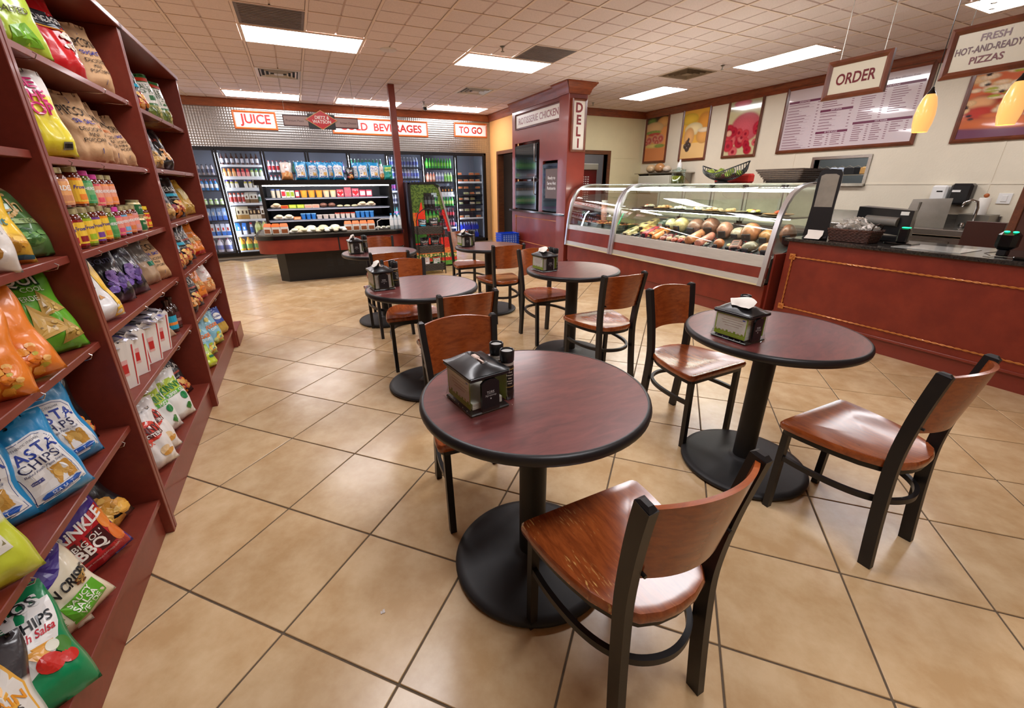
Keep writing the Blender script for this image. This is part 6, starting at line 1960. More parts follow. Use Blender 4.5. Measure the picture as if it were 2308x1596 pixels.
wbm = bottle_mesh('pet', (196, 206, 214), (226, 232, 236), (50, 150, 206), .235)
for k in range(3): place(wbm, 'beverage_bottle', 1.33 + k * .065, 7.24 + .02 * k, z0_, 'clear blue capped water bottle on the island deck', 'bottle', 'water bottles on the island deck', s=1.05)
a = MB()
a.tube([(1.10, 7.20, .74), (1.10, 7.20, .87), (1.16, 7.20, .90), (1.30, 7.20, .90)], .005, 6); a.build('wire_divider', M_white, r)
# bags on the island canopy
ID = Matrix.Rotation(-PI / 2, 4, 'Z')
def ibag(kind, x, y, yaw, lab, s=.85, seed=1, lean=4):
    return bag(kind, -y, x, 1.479, yaw, lean, 0, lab, s, seed, frame=ID, group='snack bags on top of the refrigerated island')
ibag('whor', -.06, 7.40, 0, 'white and yellow potato chip bag, leftmost on the island canopy', .95)
ibag('pasta', .13, 7.36, 0, 'blue pasta chip bag, leftmost of those on the canopy', .86, 1)
ibag('pasta', .30, 7.44, 4, 'blue pasta chip bag, second on the canopy', .86, 2)
ibag('pasta', .43, 7.36, -4, 'blue pasta chip bag, third on the canopy, overlapping its neighbours', .86, 3)
ibag('pasta', .54, 7.46, 3, 'blue pasta chip bag set back, fourth on the canopy', .86, 2)
ibag('pasta', .64, 7.36, 0, 'blue pasta chip bag left of the small black pouch', .88, 0)
ibag('terra', .81, 7.40, 0, 'small black pouch with orange food on the canopy', .62, 1)
ibag('pasta', .93, 7.46, 6, 'blue pasta chip bag half hidden right of the black pouch', .86, 3)
ibag('pasta', 1.00, 7.36, 0, 'blue pasta chip bag right of the black pouch', .88, 1)
ibag('pasta', 1.17, 7.36, -3, 'blue pasta chip bag, rightmost on the canopy', .88, 2)
ibag('whor', 1.29, 7.42, 0, 'white and orange pouch beside the teal bag', .78)
DES['tealb'] = (.16, .25, .07, solid((40, 150, 140)), d_skg)
ibag('tealb', 1.38, 7.36, 0, 'teal snack bag at the right end of the canopy', .86, 1)
# ================================================================== ROTISSERIE KIOSK
M_gran = mat('black_granite', (20, 19, 20), .12, var=.5, vscale=90, dark=(58, 54, 50), coat=.3)
M_lamk = mat('red_wall_board', (128, 50, 38), .32, var=.1, vscale=6, coat=.25)
KY0, KY1, KX = 6.60, 8.87, 4.30
r = empty('rotisserie_kiosk', (4.6, 7.7, 0), label='dark red rotisserie kiosk with crown top and black ledge beside the deli case', cat='kiosk')
a = MB()   # wall board with two openings
a.box(KX, 8.74, .89, KX + .06, KY1, H).box(KX, 7.56, .89, KX + .06, 7.70, H).box(KX, KY0 + .1, .89, KX + .06, 6.76, H)
a.box(KX, 7.70, 2.18, KX + .06, 8.74, H).box(KX, 6.76, 1.80, KX + .06, 7.56, H)
a.build('wall_board', M_lamk, r)
MB().box(KX + .05, KY0 + .1, 0, KX + .9, KY1, .86).build('base_body', M_lam, r)
MB().box(KX - .02, KY0 + .1, 0.06, KX + .05, KY1 - .01, .86, ch=.004).build('base_panel', M_lam, r)
MB().box(KX - .09, KY0 + .02, .865, KX + .9, KY1, .905, ch=.006).build('ledge', M_gran, r)
MB().box(KX + .26, KY0 + .3, .905, KX + .30, KY1, H).build('rear_body', M_lamk, r)
MB().box(4.22, KY0, 0, 4.58, KY0 + .30, H, ch=.004).build('pillar', M_lamk, r)
def crown_part(name, p0, p1, nrm, par, sc_=1.0, ext=0.0):
    p0, p1, nrm = Vector(p0), Vector(p1), Vector(nrm)
    dr = (p1 - p0).normalized()
    prof = [(0, -.15), (.02, -.15), (.024, -.13), (.034, -.12), (.04, -.09), (.06, -.06), (.088, -.035), (.096, -.02), (.108, -.014), (.108, 0), (0, 0)]
    a = MB(); vs = []
    for P, e_ in ((p0, -1), (p1, 1)):
        for d, h in prof: vs.append(tuple(P + nrm * d * sc_ + dr * e_ * d * ext + Vector((0, 0, H + h * sc_))))
    n = len(prof)
    a.add(vs, [(k, (k + 1) % n, n + (k + 1) % n, n + k) for k in range(n)] + [tuple(range(n))[::-1], tuple(range(n, 2*n))])
    return a.build(name, M_crown, par, 35)
crown_part('crown', (KX, KY1, 0), (KX, KY0 + .3, 0), (-1, 0, 0), r)
crown_part('crown', (4.22, KY0 + .3, 0), (4.22, KY0, 0), (-1, 0, 0), r, 1.1, 1.0)
crown_part('crown', (4.22, KY0, 0), (4.58, KY0, 0), (0, -1, 0), r, 1.1, 1.0)
crown_part('crown', (4.58, KY0, 0), (4.58, KY0 + .3, 0), (1, 0, 0), r, 1.1, 1.0)
def rope(mb, p0, p1, r_=.007, m=22):
    p0, p1 = Vector(p0), Vector(p1); L_ = (p1 - p0).length; d = (p1 - p0) / L_
    u = d.cross(Vector((1, 0, 0))); u.normalize(); v = d.cross(u)
    n = int(L_ / .009)
    for ph in (0, PI):
        mb.tube([tuple(p0 + d * L_ * k / n + (u * math.cos(ph + k * .62) + v * math.sin(ph + k * .62)) * r_ * .55) for k in range(n + 1)], r_ * .62, 5)
def rosette(mb, x, y, z, s=.028):
    mb.box(x - .012, y - s, z - s, x, y + s, z + s, ch=.003)
    for rr, q_ in ((s * .74, .016), (s * .42, .018)):
        n = 16
        vs = []
        for R_, dx in ((rr, 0), (rr * .86, q_ - .012), (rr * .7, 0)):
            vs += [(x - .012 - dx, y + R_ * math.cos(2*PI*k/n), z + R_ * math.sin(2*PI*k/n)) for k in range(n)]
        mb.add(vs, [(j*n + k, j*n + (k+1) % n, (j+1)*n + (k+1) % n, (j+1)*n + k) for j in range(2) for k in range(n)])
def rope_frame(par, x, ya, yb, za, zb, left=True, right=True):
    for p0, p1 in (((x, ya, zb), (x, yb, zb)), ((x, ya, za), (x, yb, za)), ((x, ya, za), (x, ya, zb)), ((x, yb, za), (x, yb, zb))):
        a = MB(); rope(a, p0, p1); a.build('rope_trim', M_gold, par, 60)
    for y in (ya, yb):
        for z in (za, zb):
            a = MB(); rosette(a, x + .004, y, z); a.build('rosette', M_gold, par, 40)
rope_frame(r, KX - .024, 6.86, 8.66, .26, .76)
a = MB(); rope(a, (KX - .004, 6.72, 1.0), (KX - .004, 6.72, 2.7), .004); a.build('rope_trim', M_gold, r, 60)
# ovens behind the openings
M_ovg = glass_mat('oven_glass', (90, 94, 92), .02, .5)
M_ovr = mat('oven_side_red', (130, 20, 28), .4)
def oven(y0, y1, z0, z1, lab):
    q_ = empty('rotisserie_oven', (KX + .25, (y0 + y1) / 2, z0), label=lab, cat='oven', group='rotisserie ovens in the kiosk')
    MB().box(KX + .02, y0 + .10, z0, KX + .25, y1, z1, ch=.01).build('body', M_black, q_)
    MB().box(KX + .065, y0 + .0, z0, KX + .25, y0 + .09, z1).build('side_panel', M_ovr, q_)
    d = MB(); f = .04
    d.box(KX - .002, y0 + .10, z0 + .02, KX + .02, y0 + .10 + f, z1 - .02).box(KX - .002, y1 - f, z0 + .02, KX + .02, y1, z1 - .02).box(KX - .002, y0 + .10 + f, z1 - .02 - f, KX + .02, y1 - f, z1 - .02).box(KX - .002, y0 + .10 + f, z0 + .02, KX + .02, y1 - f, z0 + .02 + f)
    dd = d.build('door', M_blackg, q_)
    MB().quad((KX, y1 - f, z0 + .06), (KX, y0 + .1 + f, z0 + .06), (KX, y0 + .1 + f, z1 - .06), (KX, y1 - f, z1 - .06)).build('pane', mat('oven_pane', (24, 28, 27), .06, coat=1), dd)
    MB().tube([(KX - .002, y0 + .13, z0 + .3), (KX - .04, y0 + .13, z0 + .32), (KX - .04, y0 + .13, z0 + .62), (KX - .002, y0 + .13, z0 + .64)], .008, 8).build('handle', M_steel, dd, True)
    return q_
oven(7.70, 8.74, .91, 1.46, 'lower black rotisserie oven in the tall left opening of the kiosk')
oven(7.70, 8.74, 1.50, 2.14, 'upper black rotisserie oven in the tall left opening of the kiosk')
q_ = oven(6.76, 7.56, .91, 1.76, 'black rotisserie oven in the short right opening of the kiosk')
a = MB(); a.box(KX - .0035, 6.96, 1.15, KX - .003, 7.44, 1.66, col=C(90, 64, 46))
for k, t in enumerate(('Ready to', 'Serve Hot', 'Rotisserie')): text_on(a, t, (KX - .005, 7.22, 1.50 - k * .085), (0, -1, 0), (0, 0, 1), .075, col=C(226, 222, 214), bold=.01)
a.build('door_print', M_signw, q_)
# signs on the kiosk
def sign_x(y0, z0, y1, z1, x, words, lab, col, mf, w_=.03, d=.035, name='wall_sign', bg=(226, 220, 210), thick=False):
    r_ = empty(name, (x, (y0 + y1) / 2, (z0 + z1) / 2), label=lab, cat='sign')
    frame_box(y0, z0, y1, z1, x, d, w_, mf, 'frame_bar', r_, 'x')
    a = MB(); a.box(x - d * .4, y0 + w_ * .6, z0 + w_ * .6, x, y1 - w_ * .6, z1 - w_ * .6, col=C(*bg))
    if thick: a.box(x, y0, z0, x + .006, y1, z1, col=C(90, 50, 30))
    pn = a.build('panel', M_signw, r_)
    a = MB()
    for t, cy_, cz_, sz, wd_, c in words:
        text_on(a, t, (x - d * .4 - .002, cy_, cz_), (0, -1, 0), (0, 0, 1), sz, col=C(*c), bold=.02, width=wd_)
    a.build('lettering', M_signw, pn)
    return r_
M_dkw = wood_mat('sign_dark_wood', (122, 62, 34), (84, 38, 20), .35, .3, 1, (10, 2, 2))
sign_x(6.88, 2.42, 8.68, 2.70, KX - .002, [('ROTISSERIE CHICKEN', 7.78, 2.56, .16, 1.52, (128, 38, 44))], 'long framed ROTISSERIE CHICKEN sign on the kiosk', 0, M_dkw)
r2_ = empty('wall_sign', (4.40, KY0, 2.3), label='tall narrow framed DELI sign with vertical letters on the pillar', cat='sign')
frame_box(4.26, 1.90, 4.545, 2.68, KY0 - .002, .06, .035, M_dkw, 'frame_bar', r2_)
a = MB(); a.box(4.28, KY0 - .03, 1.92, 4.525, KY0 - .002, 2.66, col=C(236, 230, 222)); pn = a.build('panel', M_signw, r2_)
a = MB()
for k, ch in enumerate('DELI'): text_on(a, ch, (4.402, KY0 - .032, 2.55 - k * .173), (1, 0, 0), (0, 0, 1), .19, col=C(128, 26, 30), bold=.035)
a.build('lettering', M_signw, pn)
# blue hand baskets
M_blue = mat('blue_plastic', (20, 80, 206), .35)
for k in range(7):
    z = .005 + k * .048
    r_ = empty('hand_basket', (4.0, 8.55, z), label='blue hand basket by the kiosk, %s of the nested stack' % ['lowest', 'second from bottom', 'third from bottom', 'middle one', 'third from top', 'second from top', 'topmost'][k], cat='basket', group='nested blue hand baskets')
    a = MB(); x0, x1, y0, y1, h, t = 3.80, 4.22, 8.40, 8.70, .13, .03
    vs = [(x0 + t, y0 + t, z), (x1 - t, y0 + t, z), (x1 - t, y1 - t, z), (x0 + t, y1 - t, z), (x0, y0, z + h), (x1, y0, z + h), (x1, y1, z + h), (x0, y1, z + h)]
    a.add(vs, [(0, 3, 2, 1), (0, 1, 5, 4), (1, 2, 6, 5), (2, 3, 7, 6), (3, 0, 4, 7)])
    a.build('tub', M_blue, r_)
    MB().sweep([(x0, y0, z + h), (x1, y0, z + h), (x1, y1, z + h), (x0, y1, z + h)], .012, .02, closed=True).build('rim', M_blue, r_)
    a = MB()
    for q_ in range(6): a.box(x0 + .05 + q_ * .055, y0 - .002, z + .05, x0 + .08 + q_ * .055, y0 + .012, z + h - .03)
    o = a.build('slots', mat('basket_slot', (150, 180, 230), .5), r_); o['kind'] = 'stuff'

# ================================================================== CURVED GLASS DELI CASE
CY0, CYM, CY1 = 2.735, 5.23, 6.50
PROF = [(4.19, .40), (4.205, .55), (4.225, .75), (4.25, .93), (4.28, 1.09), (4.325, 1.20), (4.39, 1.29), (4.48, 1.345), (4.58, 1.372), (4.68, 1.382)]
r = empty('deli_case', (4.65, 4.6, 0), label='long curved glass deli case with steel and red striped front', cat='display case')
MB().box(4.235, CY0 + .01, .13, 5.12, CY1, .40, ch=.004).build('base_panel', M_lam, r)
MB().box(4.255, CY0 + .02, 0, 5.1, CY1, .13).build('kick_board', M_lamk, r)
M_satin = mat('satin_steel', (206, 204, 198), .32, .45, var=.12, vscale=3, stretch=(2, 2, 30))
def strip(za, zb, m, name, ya, yb, off=.0):
    def X(z):
        for (x0, z0), (x1, z1) in zip(PROF, PROF[1:]):
            if z <= z1: return x0 + (x1 - x0) * (z - z0) / (z1 - z0)
    a = MB(); xa, xb = X(za) - off, X(zb) - off
    a.add([(xa, ya, za), (xb, ya, zb), (xb + .02, ya, zb), (xa + .02, ya, za), (xa, yb, za), (xb, yb, zb), (xb + .02, yb, zb), (xa + .02, yb, za)], [(0, 1, 5, 4), (0, 3, 2, 1), (4, 5, 6, 7), (1, 2, 6, 5), (0, 4, 7, 3), (3, 7, 6, 2)])
    return a.build(name, m, r)
M_cream_t = mat('cream_trim', (206, 190, 150), .4)
strip(.40, .415, M_cream_t, 'bottom_trim', CY0, CY1, .01)
strip(.415, .475, M_satin, 'steel_strip', CY0, CYM, .004); strip(.475, .585, M_lam, 'red_strip', CY0, CYM); strip(.585, .70, M_satin, 'steel_strip', CY0, CYM, .004)
strip(.415, .475, M_satin, 'steel_strip', CYM, CY1, .004); strip(.475, .67, M_lam, 'red_strip', CYM, CY1); strip(.67, .745, M_satin, 'steel_strip', CYM, CY1, .004)
def bar(y, w_, name='frame_arch', col=M_alum, dx=.012):
    a = MB(); a.sweep([(x - dx, y, z) for x, z in PROF] + [(4.85, y, 1.386)], w_, .03, side=(0, 1, 0))
    return a.build(name, col, r, 40)
bar(CY0 + .025, .05); bar(CYM - .028, .045); bar(CYM + .028, .045); bar(CY1 - .02, .04)
def curved_glass(ya, yb, zmin, name='curved_glass'):
    pts = [p for p in PROF if p[1] >= zmin]
    a = MB(); vs = []
    for x, z in pts: vs += [(x, ya, z), (x, yb, z)]
    a.add(vs, [(2*k, 2*k + 1, 2*k + 3, 2*k + 2) for k in range(len(pts) - 1)])
    return a.build(name, MATS['case_glass'], r, True)
glass_mat('case_glass', (236, 246, 240), 0, .10)
curved_glass(CY0 + .04, CYM - .04, .70); curved_glass(CYM + .04, CY1 - .04, .70)
for ya in (CY0 + .03, CYM, CY1 - .01):   # end glass sheets
    a = MB(); pts = [p for p in PROF if p[1] > .6] + [(5.05, 1.382), (5.05, .7), (4.22, .7)]
    a.add([(x + .005, ya, z) for x, z in pts], [tuple(range(len(pts)))]); a.build('end_glass', MATS['case_glass'], r)
MB().box(4.62, CY0, 1.378, 5.10, CY1 - .02, 1.392, ch=.003).build('top_shelf', mat('case_top', (196, 198, 190), .12, .6, coat=.4), r)
MB().box(4.42, CY0 + .06, 1.318, 4.50, CYM - .06, 1.335).build('case_lamp', mat('deli_lamp', (255, 250, 236), .5, emit=30), r)
MB().box(4.42, CYM + .06, 1.318, 4.50, CY1 - .06, 1.335).build('case_lamp', MATS['deli_lamp'], r)
M_slope = mat('deck_grey', (74, 76, 76), .3)
a = MB(); a.add([(4.24, CY0 + .02, .66), (5.05, CY0 + .02, .90), (5.05, CYM, .90), (4.24, CYM, .66), (4.24, CY0 + .02, .42), (5.05, CY0 + .02, .42), (5.05, CYM, .42), (4.24, CYM, .42)], [(0, 1, 2, 3), (4, 7, 6, 5), (0, 4, 5, 1), (1, 5, 6, 2), (2, 6, 7, 3), (3, 7, 4, 0)]); a.build('deck', M_slope, r)
MB().box(4.24, CYM, .42, 5.05, CY1 - .01, .74).build('hot_deck', M_steel_d, r)
MB().box(4.48, CY0 + .06, 1.045, 4.86, CYM - .06, 1.062, ch=.003).build('glass_shelf', mat('smoked_shelf', (40, 46, 48), .08, .2, coat=.6), r)
MB().box(4.475, CY0 + .06, 1.064, 4.49, CYM - .06, 1.07).build('shelf_edge', M_steel, r)
MB().box(4.50, CY0 + .08, 1.036, 4.53, CYM - .08, 1.0445).build('case_lamp', MATS['deli_lamp'], r)
# sliding rear doors
M_rear = mat('rear_door_grey', (150, 148, 136), .4, .2)
for k in range(5):
    y0 = CY0 + .05 + k * .495
    f = .03
    a = MB(); a.box(5.02, y0, .92, 5.05, y0 + f, 1.375).box(5.02, y0 + .47 - f, .92, 5.05, y0 + .47, 1.375).box(5.02, y0, 1.345, 5.05, y0 + .47, 1.375).box(5.02, y0, .92, 5.05, y0 + .47, .95)
    d = a.build('sliding_door', M_rear, r)
    MB().box(5.03, y0 + f, .95, 5.036, y0 + .47 - f, 1.345).build('pane', mat('misty_pane', (176, 172, 150), .25, coat=.5, var=.25, vscale=4), d)
MB().box(4.28, CY0 - .012, .0, 5.1, CY0 + .008, .72).build('side_cover', M_lamk, r)
# deli contents
M_meat = mat('deli_food', attr=True, rough=.42, coat=.3, var=.5, vscale=22, bump=.8, bscale=40)
def fm(fn, sm=40):
    a = MB(); fn(a); return a.mesh('deli_food', M_meat, sm)
def ham(c, rx=.075, ry=.07, rz=.07):
    def f(a):
        rs_ = random.Random(int(c[0] + rx * 1000)); a.ell(0, 0, rz * .92, rx, ry, rz, 16, 10, col=C(*c))
        a.v = [(x * (1 + .06 * math.sin(9 * y / ry + x * 30)), y * (1 + .05 * math.sin(7 * z / rz)), max(0, z)) for x, y, z in a.v]
        a.box(-rx * .98 - .004, -ry * .5, rz * .35, -rx * .80, ry * .45, rz * 1.2, ch=.006, col=C(60, 54, 60))
    return fm(f)
def loaf(c, l=.13, w_=.045, h=.06, lab=None):
    def f(a):
        a.box(-l, -w_, 0, l, w_, h, ch=.012, col=C(*c))
        if lab:
            a.box(-l - .001, -w_ * .6, h * .2, -l, w_ * .6, h * .85, col=C(*lab)); a.box(-l * .5, -w_ * .5, h, -l * .2, w_ * .5, h + .001, col=C(*lab)); a.box(l * .2, -w_ * .5, h, l * .5, w_ * .5, h + .001, col=C(*lab))
    return fm(f)
def salami(c, rr=.035, l=.13):
    return fm(lambda a: [a.cyl((-l, 0, rr), (l, 0, rr), rr, 14, col=C(*c)), a.ell(-l, 0, rr, rr * .5, rr, rr, 12, 8, col=C(*c)), a.ell(l, 0, rr, rr * .5, rr, rr, 12, 8, col=C(*c))])
def ground(x): return .66 + (x - 4.24) * (.24 / .81) + .0015
TI = math.atan2(.24, .81)
def deli(me, x, y, lab, cat='meat', rz=0, tilt=True, s=1.0, dz=0):
    o = bpy.data.objects.new('deli_' + cat.split()[-1], me); COL.objects.link(o)
    o.matrix_world = Matrix.Translation((x, y, ground(x) + dz)) @ Matrix.Rotation(-TI if tilt else 0, 4, 'Y') @ Matrix.Rotation(rz, 4, 'Z') @ Matrix.Scale(s, 4)
    return tag(o, lab, cat, 'meats and cheeses on the deli case deck')
DL = [
 (loaf((232, 216, 160), .20, .05, .06, (90, 64, 50)), 4.55, 5.04, 'long cream cheese loaf with brown labels, leftmost in the deli case', 'cheese', .1, 1, 0),
 (loaf((232, 206, 140), .16, .05, .07, (84, 50, 60)), 4.70, 4.90, 'cream cheese block behind the long cheese loaf', 'cheese', .1, 1, .03),
 (loaf((236, 206, 120), .12, .045, .06, (200, 60, 50)), 4.58, 4.80, 'yellow cheese block beside the pink meat loaf', 'cheese', .1, 1, 0),
 (loaf((206, 70, 84), .13, .042, .07, (60, 54, 60)), 4.52, 4.69, 'pink red packed meat loaf', 'meat', .1, 1, 0),
 (loaf((238, 128, 44), .12, .042, .065, (60, 54, 80)), 4.53, 4.58, 'bright orange cheese block', 'cheese', .1, 1, 0),
 (loaf((90, 104, 90), .11, .05, .09, (226, 226, 220)), 4.80, 4.66, 'dark green wrapped block at the back', 'cheese', .0, 1, .02),
 (salami((232, 150, 80), .035, .14), 4.50, 4.46, 'orange pink sausage roll lying front to back', 'meat', .15, 1, 0),
 (ham((232, 222, 170), .08, .075, .075), 4.74, 4.50, 'round pale cheese with dark label', 'cheese', 0, 1, .01),
 (ham((226, 206, 140), .10, .09, .09), 4.72, 4.30, 'larger round pale cheese with dark badge', 'cheese', 0, 1, .01),
 (ham((150, 110, 90), .11, .10, .09), 4.74, 4.07, 'brown wrapped roast with pale rind', 'meat', 0, 1, 0),
 (ham((140, 96, 76), .11, .10, .10), 4.76, 3.86, 'dark brown roast beside the pale cheeses', 'meat', .3, 1, 0),
 (salami((206, 130, 84), .05, .12), 4.50, 3.88, 'orange brown upright turkey roll in the front row', 'meat', .1, 1, 0),
 (salami((196, 120, 100), .045, .12), 4.47, 3.70, 'pink brown sausage roll in the front row', 'meat', .1, 1, 0),
 (ham((196, 140, 116), .10, .08, .09), 4.72, 3.62, 'pink brown half ham with white wrap', 'meat', .3, 1, 0),
 (ham((214, 196, 170), .08, .08, .06), 4.75, 3.46, 'pale turkey breast behind the glass glare', 'meat', 0, 1, 0),
 (ham((190, 124, 84), .12, .09, .10), 4.70, 3.26, 'large brown roasted turkey breast', 'meat', .2, 1, 0),
 (ham((200, 140, 80), .09, .08, .07), 4.72, 3.07, 'golden roasted breast right of the large one', 'meat', 0, 1, 0),
 (ham((150, 90, 60), .10, .07, .10), 4.74, 2.86, 'brown crusted roast at the right end of the deck', 'meat', .4, 1, 0),
 (fm(lambda a: [a.ell(dx, dy, .02, .035, .03, .022, 9, 6, col=C(*c)) for dx, dy, c in ((-.03, .03, (180, 100, 80)), (.03, .0, (120, 40, 40)), (-.02, -.04, (206, 170, 130)), (.03, .05, (90, 50, 46)))]), 4.44, 4.28, 'cluster of sliced meats in dark packs', 'meat', 0, 1.3, 0),
 (fm(lambda a: [a.ell(dx, dy, .02, .035, .03, .022, 9, 6, col=C(*c)) for dx, dy, c in ((-.03, .03, (196, 90, 60)), (.03, .0, (226, 190, 140)), (-.02, -.04, (170, 60, 50)), (.03, .05, (120, 110, 90)))]), 4.44, 4.08, 'cluster of sliced meats and cheese in front of the roasts', 'meat', 0, 1.3, 0),
 (ham((196, 110, 60), .06, .05, .05), 4.42, 3.46, 'small orange brown roast at the glass', 'meat', 0, 1, 0),
 (loaf((150, 96, 84), .10, .05, .06, (50, 46, 50)), 4.46, 3.27, 'dark labelled meat loaf at the glass', 'meat', .5, 1, 0),
 (ham((140, 124, 100), .08, .07, .05), 4.44, 3.08, 'grey brown smoked roast with white top', 'meat', 0, 1, 0),
 (ham((206, 130, 70), .08, .06, .05), 4.45, 2.90, 'orange roast half hidden by the case frame', 'meat', .3, 1, 0),
]
for me, x, y, lab, cat, rz, s_, dz in DL: deli(me, x - (.07 if x < 4.6 else .09), y, lab, cat, rz, True, s_ * 1.1, dz)
for k in range(15):
    c1, c2, nm = [((60, 40, 44), (170, 60, 50), 'dark red'), ((50, 50, 56), (206, 180, 120), 'dark and cream'), ((44, 44, 50), (190, 110, 80), 'dark and pink'), ((70, 60, 54), (206, 130, 60), 'brown and orange'), ((60, 66, 60), (214, 200, 150), 'grey and pale')][k % 5]
    me = fm(lambda a: [a.box(-.05, -.034, 0, .05, .034, .03, ch=.008, col=C(*c1)), a.ell(.0, 0, .032, .04, .028, .016, 10, 6, col=C(*c2))])
    deli(me, 4.345 + .02 * (k % 3), 5.06 - k * .155, 'small %s sliced meat pack, front row of deli case' % nm, 'meat', .3 * (k % 4) - .4)
tg = MB(); tg.box(-.003, -.032, 0, .003, .032, .036, col=C(52, 50, 60)); tg.box(-.0036, -.026, .006, -.003, .026, .016, col=C(196, 200, 206))
tg.add([(-.0038, .012 * math.cos(t) * 1.2, .027 + .006 * math.sin(t)) for t in [k * PI / 5 for k in range(10)]], [tuple(range(10))[::-1]], 0, C(206, 40, 50))
tgm = tg.mesh('price_tag', M_signw)
for k in range(27):
    o = bpy.data.objects.new('price_tag', tgm); COL.objects.link(o); y = 5.10 - k * .085
    o.matrix_world = Matrix.Translation((4.262, y, ground(4.262))) @ Matrix.Rotation(-.12, 4, 'Y')
    tag(o, 'dark price tag along the front glass of the deli case', 'price tag', 'dark price tags in the deli case')
for k, (x, y) in enumerate(((4.62, 4.62), (4.60, 4.44), (4.58, 4.20), (4.60, 3.97), (4.60, 3.78), (4.58, 3.58), (4.60, 3.20), (4.62, 4.86))):
    o = bpy.data.objects.new('price_tag', tgm); COL.objects.link(o)
    o.matrix_world = Matrix.Translation((x - .15, y, ground(x - .15) + .035)) @ Matrix.Rotation(-.2, 4, 'Y')
    tag(o, 'dark price tag on the second row of deli meats', 'price tag', 'dark price tags on the second row')
# plates on the smoked shelf
def plate(c1, cs, seed, lid=False):
    def f(a):
        a.lathe([(.07, 0), (.10, .010), (.105, .014), (.10, .014), (.07, .006), (0, .006)], 18, col=C(*c1), cap=False)
        rs_ = random.Random(seed)
        for k in range(9):
            an = rs_.uniform(0, 6.28); q_ = rs_.uniform(0, .055)
            a.ell(q_ * math.cos(an), q_ * math.sin(an), .018 + .008 * rs_.random(), .024, .02, .013, 8, 5, col=C(*cs[rs_.randrange(len(cs))]))
    return fm(f)
SAL = [(226, 90, 60), (150, 180, 70), (232, 214, 120), (236, 230, 206)]
for k, (y, me, lab) in enumerate(((4.98, plate((26, 26, 28), SAL, 1), 'black salad plate, leftmost on the smoked glass shelf'), (4.70, plate((206, 160, 110), [(226, 196, 150), (206, 160, 110)], 2), 'wooden board with wraps on the smoked glass shelf'), (4.40, plate((232, 232, 228), [(240, 238, 230), (232, 226, 206)], 3), 'white wrapped tray on the smoked glass shelf'),
                                  (4.14, plate((232, 232, 228), [(236, 190, 110), (232, 226, 206)], 4), 'white plate with a golden bun on the smoked glass shelf'), (3.86, plate((206, 170, 120), [(226, 206, 170), (196, 150, 110)], 5), 'tan board with sandwiches on the smoked glass shelf'), (3.60, plate((226, 206, 170), [(232, 200, 150), (226, 180, 130)], 8), 'pale board with a paper wrapped roll on the smoked shelf'),
                                  (3.36, plate((26, 26, 28), SAL, 6), 'black salad plate on the right half of the smoked shelf'), (3.04, plate((206, 150, 90), [(206, 90, 60), (90, 80, 180), (232, 190, 120)], 7), 'orange board with colourful food at the right end of the smoked shelf'))):
    o = place(me, 'food_plate', 4.66, y, 1.0632, lab, 'plate', 'plates on the smoked glass shelf', s=1.45)
# hot food pans in the left case
for k in range(3):
    rr = empty('food_pan', (4.62, 6.24 - k * .37, .742), label='steel pan of orange hot food, deli case left end, %s' % ['leftmost', 'middle one', 'rightmost'][k], cat='pan', group='hot food pans in the deli case')
    a = MB(); x0, x1, y0, y1 = 4.36, 4.88, 6.24 - k * .37 - .16, 6.24 - k * .37 + .16
    a.box(x0, y0, .742, x1, y0 + .01, .80).box(x0, y1 - .01, .742, x1, y1, .80).box(x0, y0, .742, x0 + .01, y1, .80).box(x1 - .01, y0, .742, x1, y1, .80)
    a.build('pan', M_steel, rr)
    a = MB(); rs_ = random.Random(k)
    for q_ in range(26): a.ell(rs_.uniform(x0 + .04, x1 - .04), rs_.uniform(y0 + .04, y1 - .04), .775 + rs_.random() * .015, .03, .025, .018, 8, 5, col=C(*[(226, 130, 60), (196, 90, 50), (170, 60, 40), (232, 170, 90)][rs_.randrange(4)]))
    o = a.build('food', M_meat, rr, True); o['kind'] = 'stuff'
r_ = empty('serving_spoon', (4.5, 5.55, .79), label='serving spoon with bright green handle in the hot food pan', cat='spoon')
MB().cyl((4.52, 5.50, .80), (4.62, 5.52, .96), .012, 8).build('handle', mat('mint_plastic', (40, 190, 130), .4), r_); MB().ell(4.50, 5.49, .795, .03, .04, .008).build('bowl', M_steel, r_)
a = MB()
MB().box(4.40, 5.75, .9, 4.52, 6.05, 1.05) 
r_ = empty('foam_cup_stack', (4.75, 6.25, .80), label='stack of pink and white cups behind the left curved glass', cat='cup')
for k in range(4): MB().lathe([(.04, .80 + k * .07), (.055, .92 + k * .07), (.058, .925 + k * .07)], 16, 4.80, 6.25).build('cup', mat('pink_foam', (226, 170, 150), .6) if k < 3 else M_white, r_, 30)

# items on top of the case
r_ = empty('pickle_jar', (4.80, 4.62, 1.3925), label='glass jar of green pickles standing on the deli case', cat='jar')
MB().lathe([(.085, 1.3925), (.09, 1.40), (.09, 1.55), (.088, 1.56)], 24, 4.80, 4.66).build('glass', M_glass, r_, 40)
MB().lathe([(.083, 1.396), (.085, 1.40), (.085, 1.49), (0, 1.49)], 20, 4.80, 4.66).build('brine', mat('brine', (120, 116, 30), .2, coat=.5, var=.4, vscale=30), r_, 40)
MB().lathe([(.092, 1.555), (.094, 1.57), (.03, 1.585), (.02, 1.60), (0, 1.602)], 24, 4.80, 4.66).build('lid', M_glass, r_, 40)
for k in range(5):
    an = k * 1.3; MB().ell(4.80 + .045 * math.cos(an), 4.66 + .045 * math.sin(an), 1.445, .02, .02, .04, 10, 7).build('pickle', mat('pickle_green', (130, 130, 40), .4), r_, True)
r_ = empty('fruit_bowl', (4.82, 3.95, 1.3925), label='black slatted boat shaped bowl of green fruit on the deli case', cat='bowl')
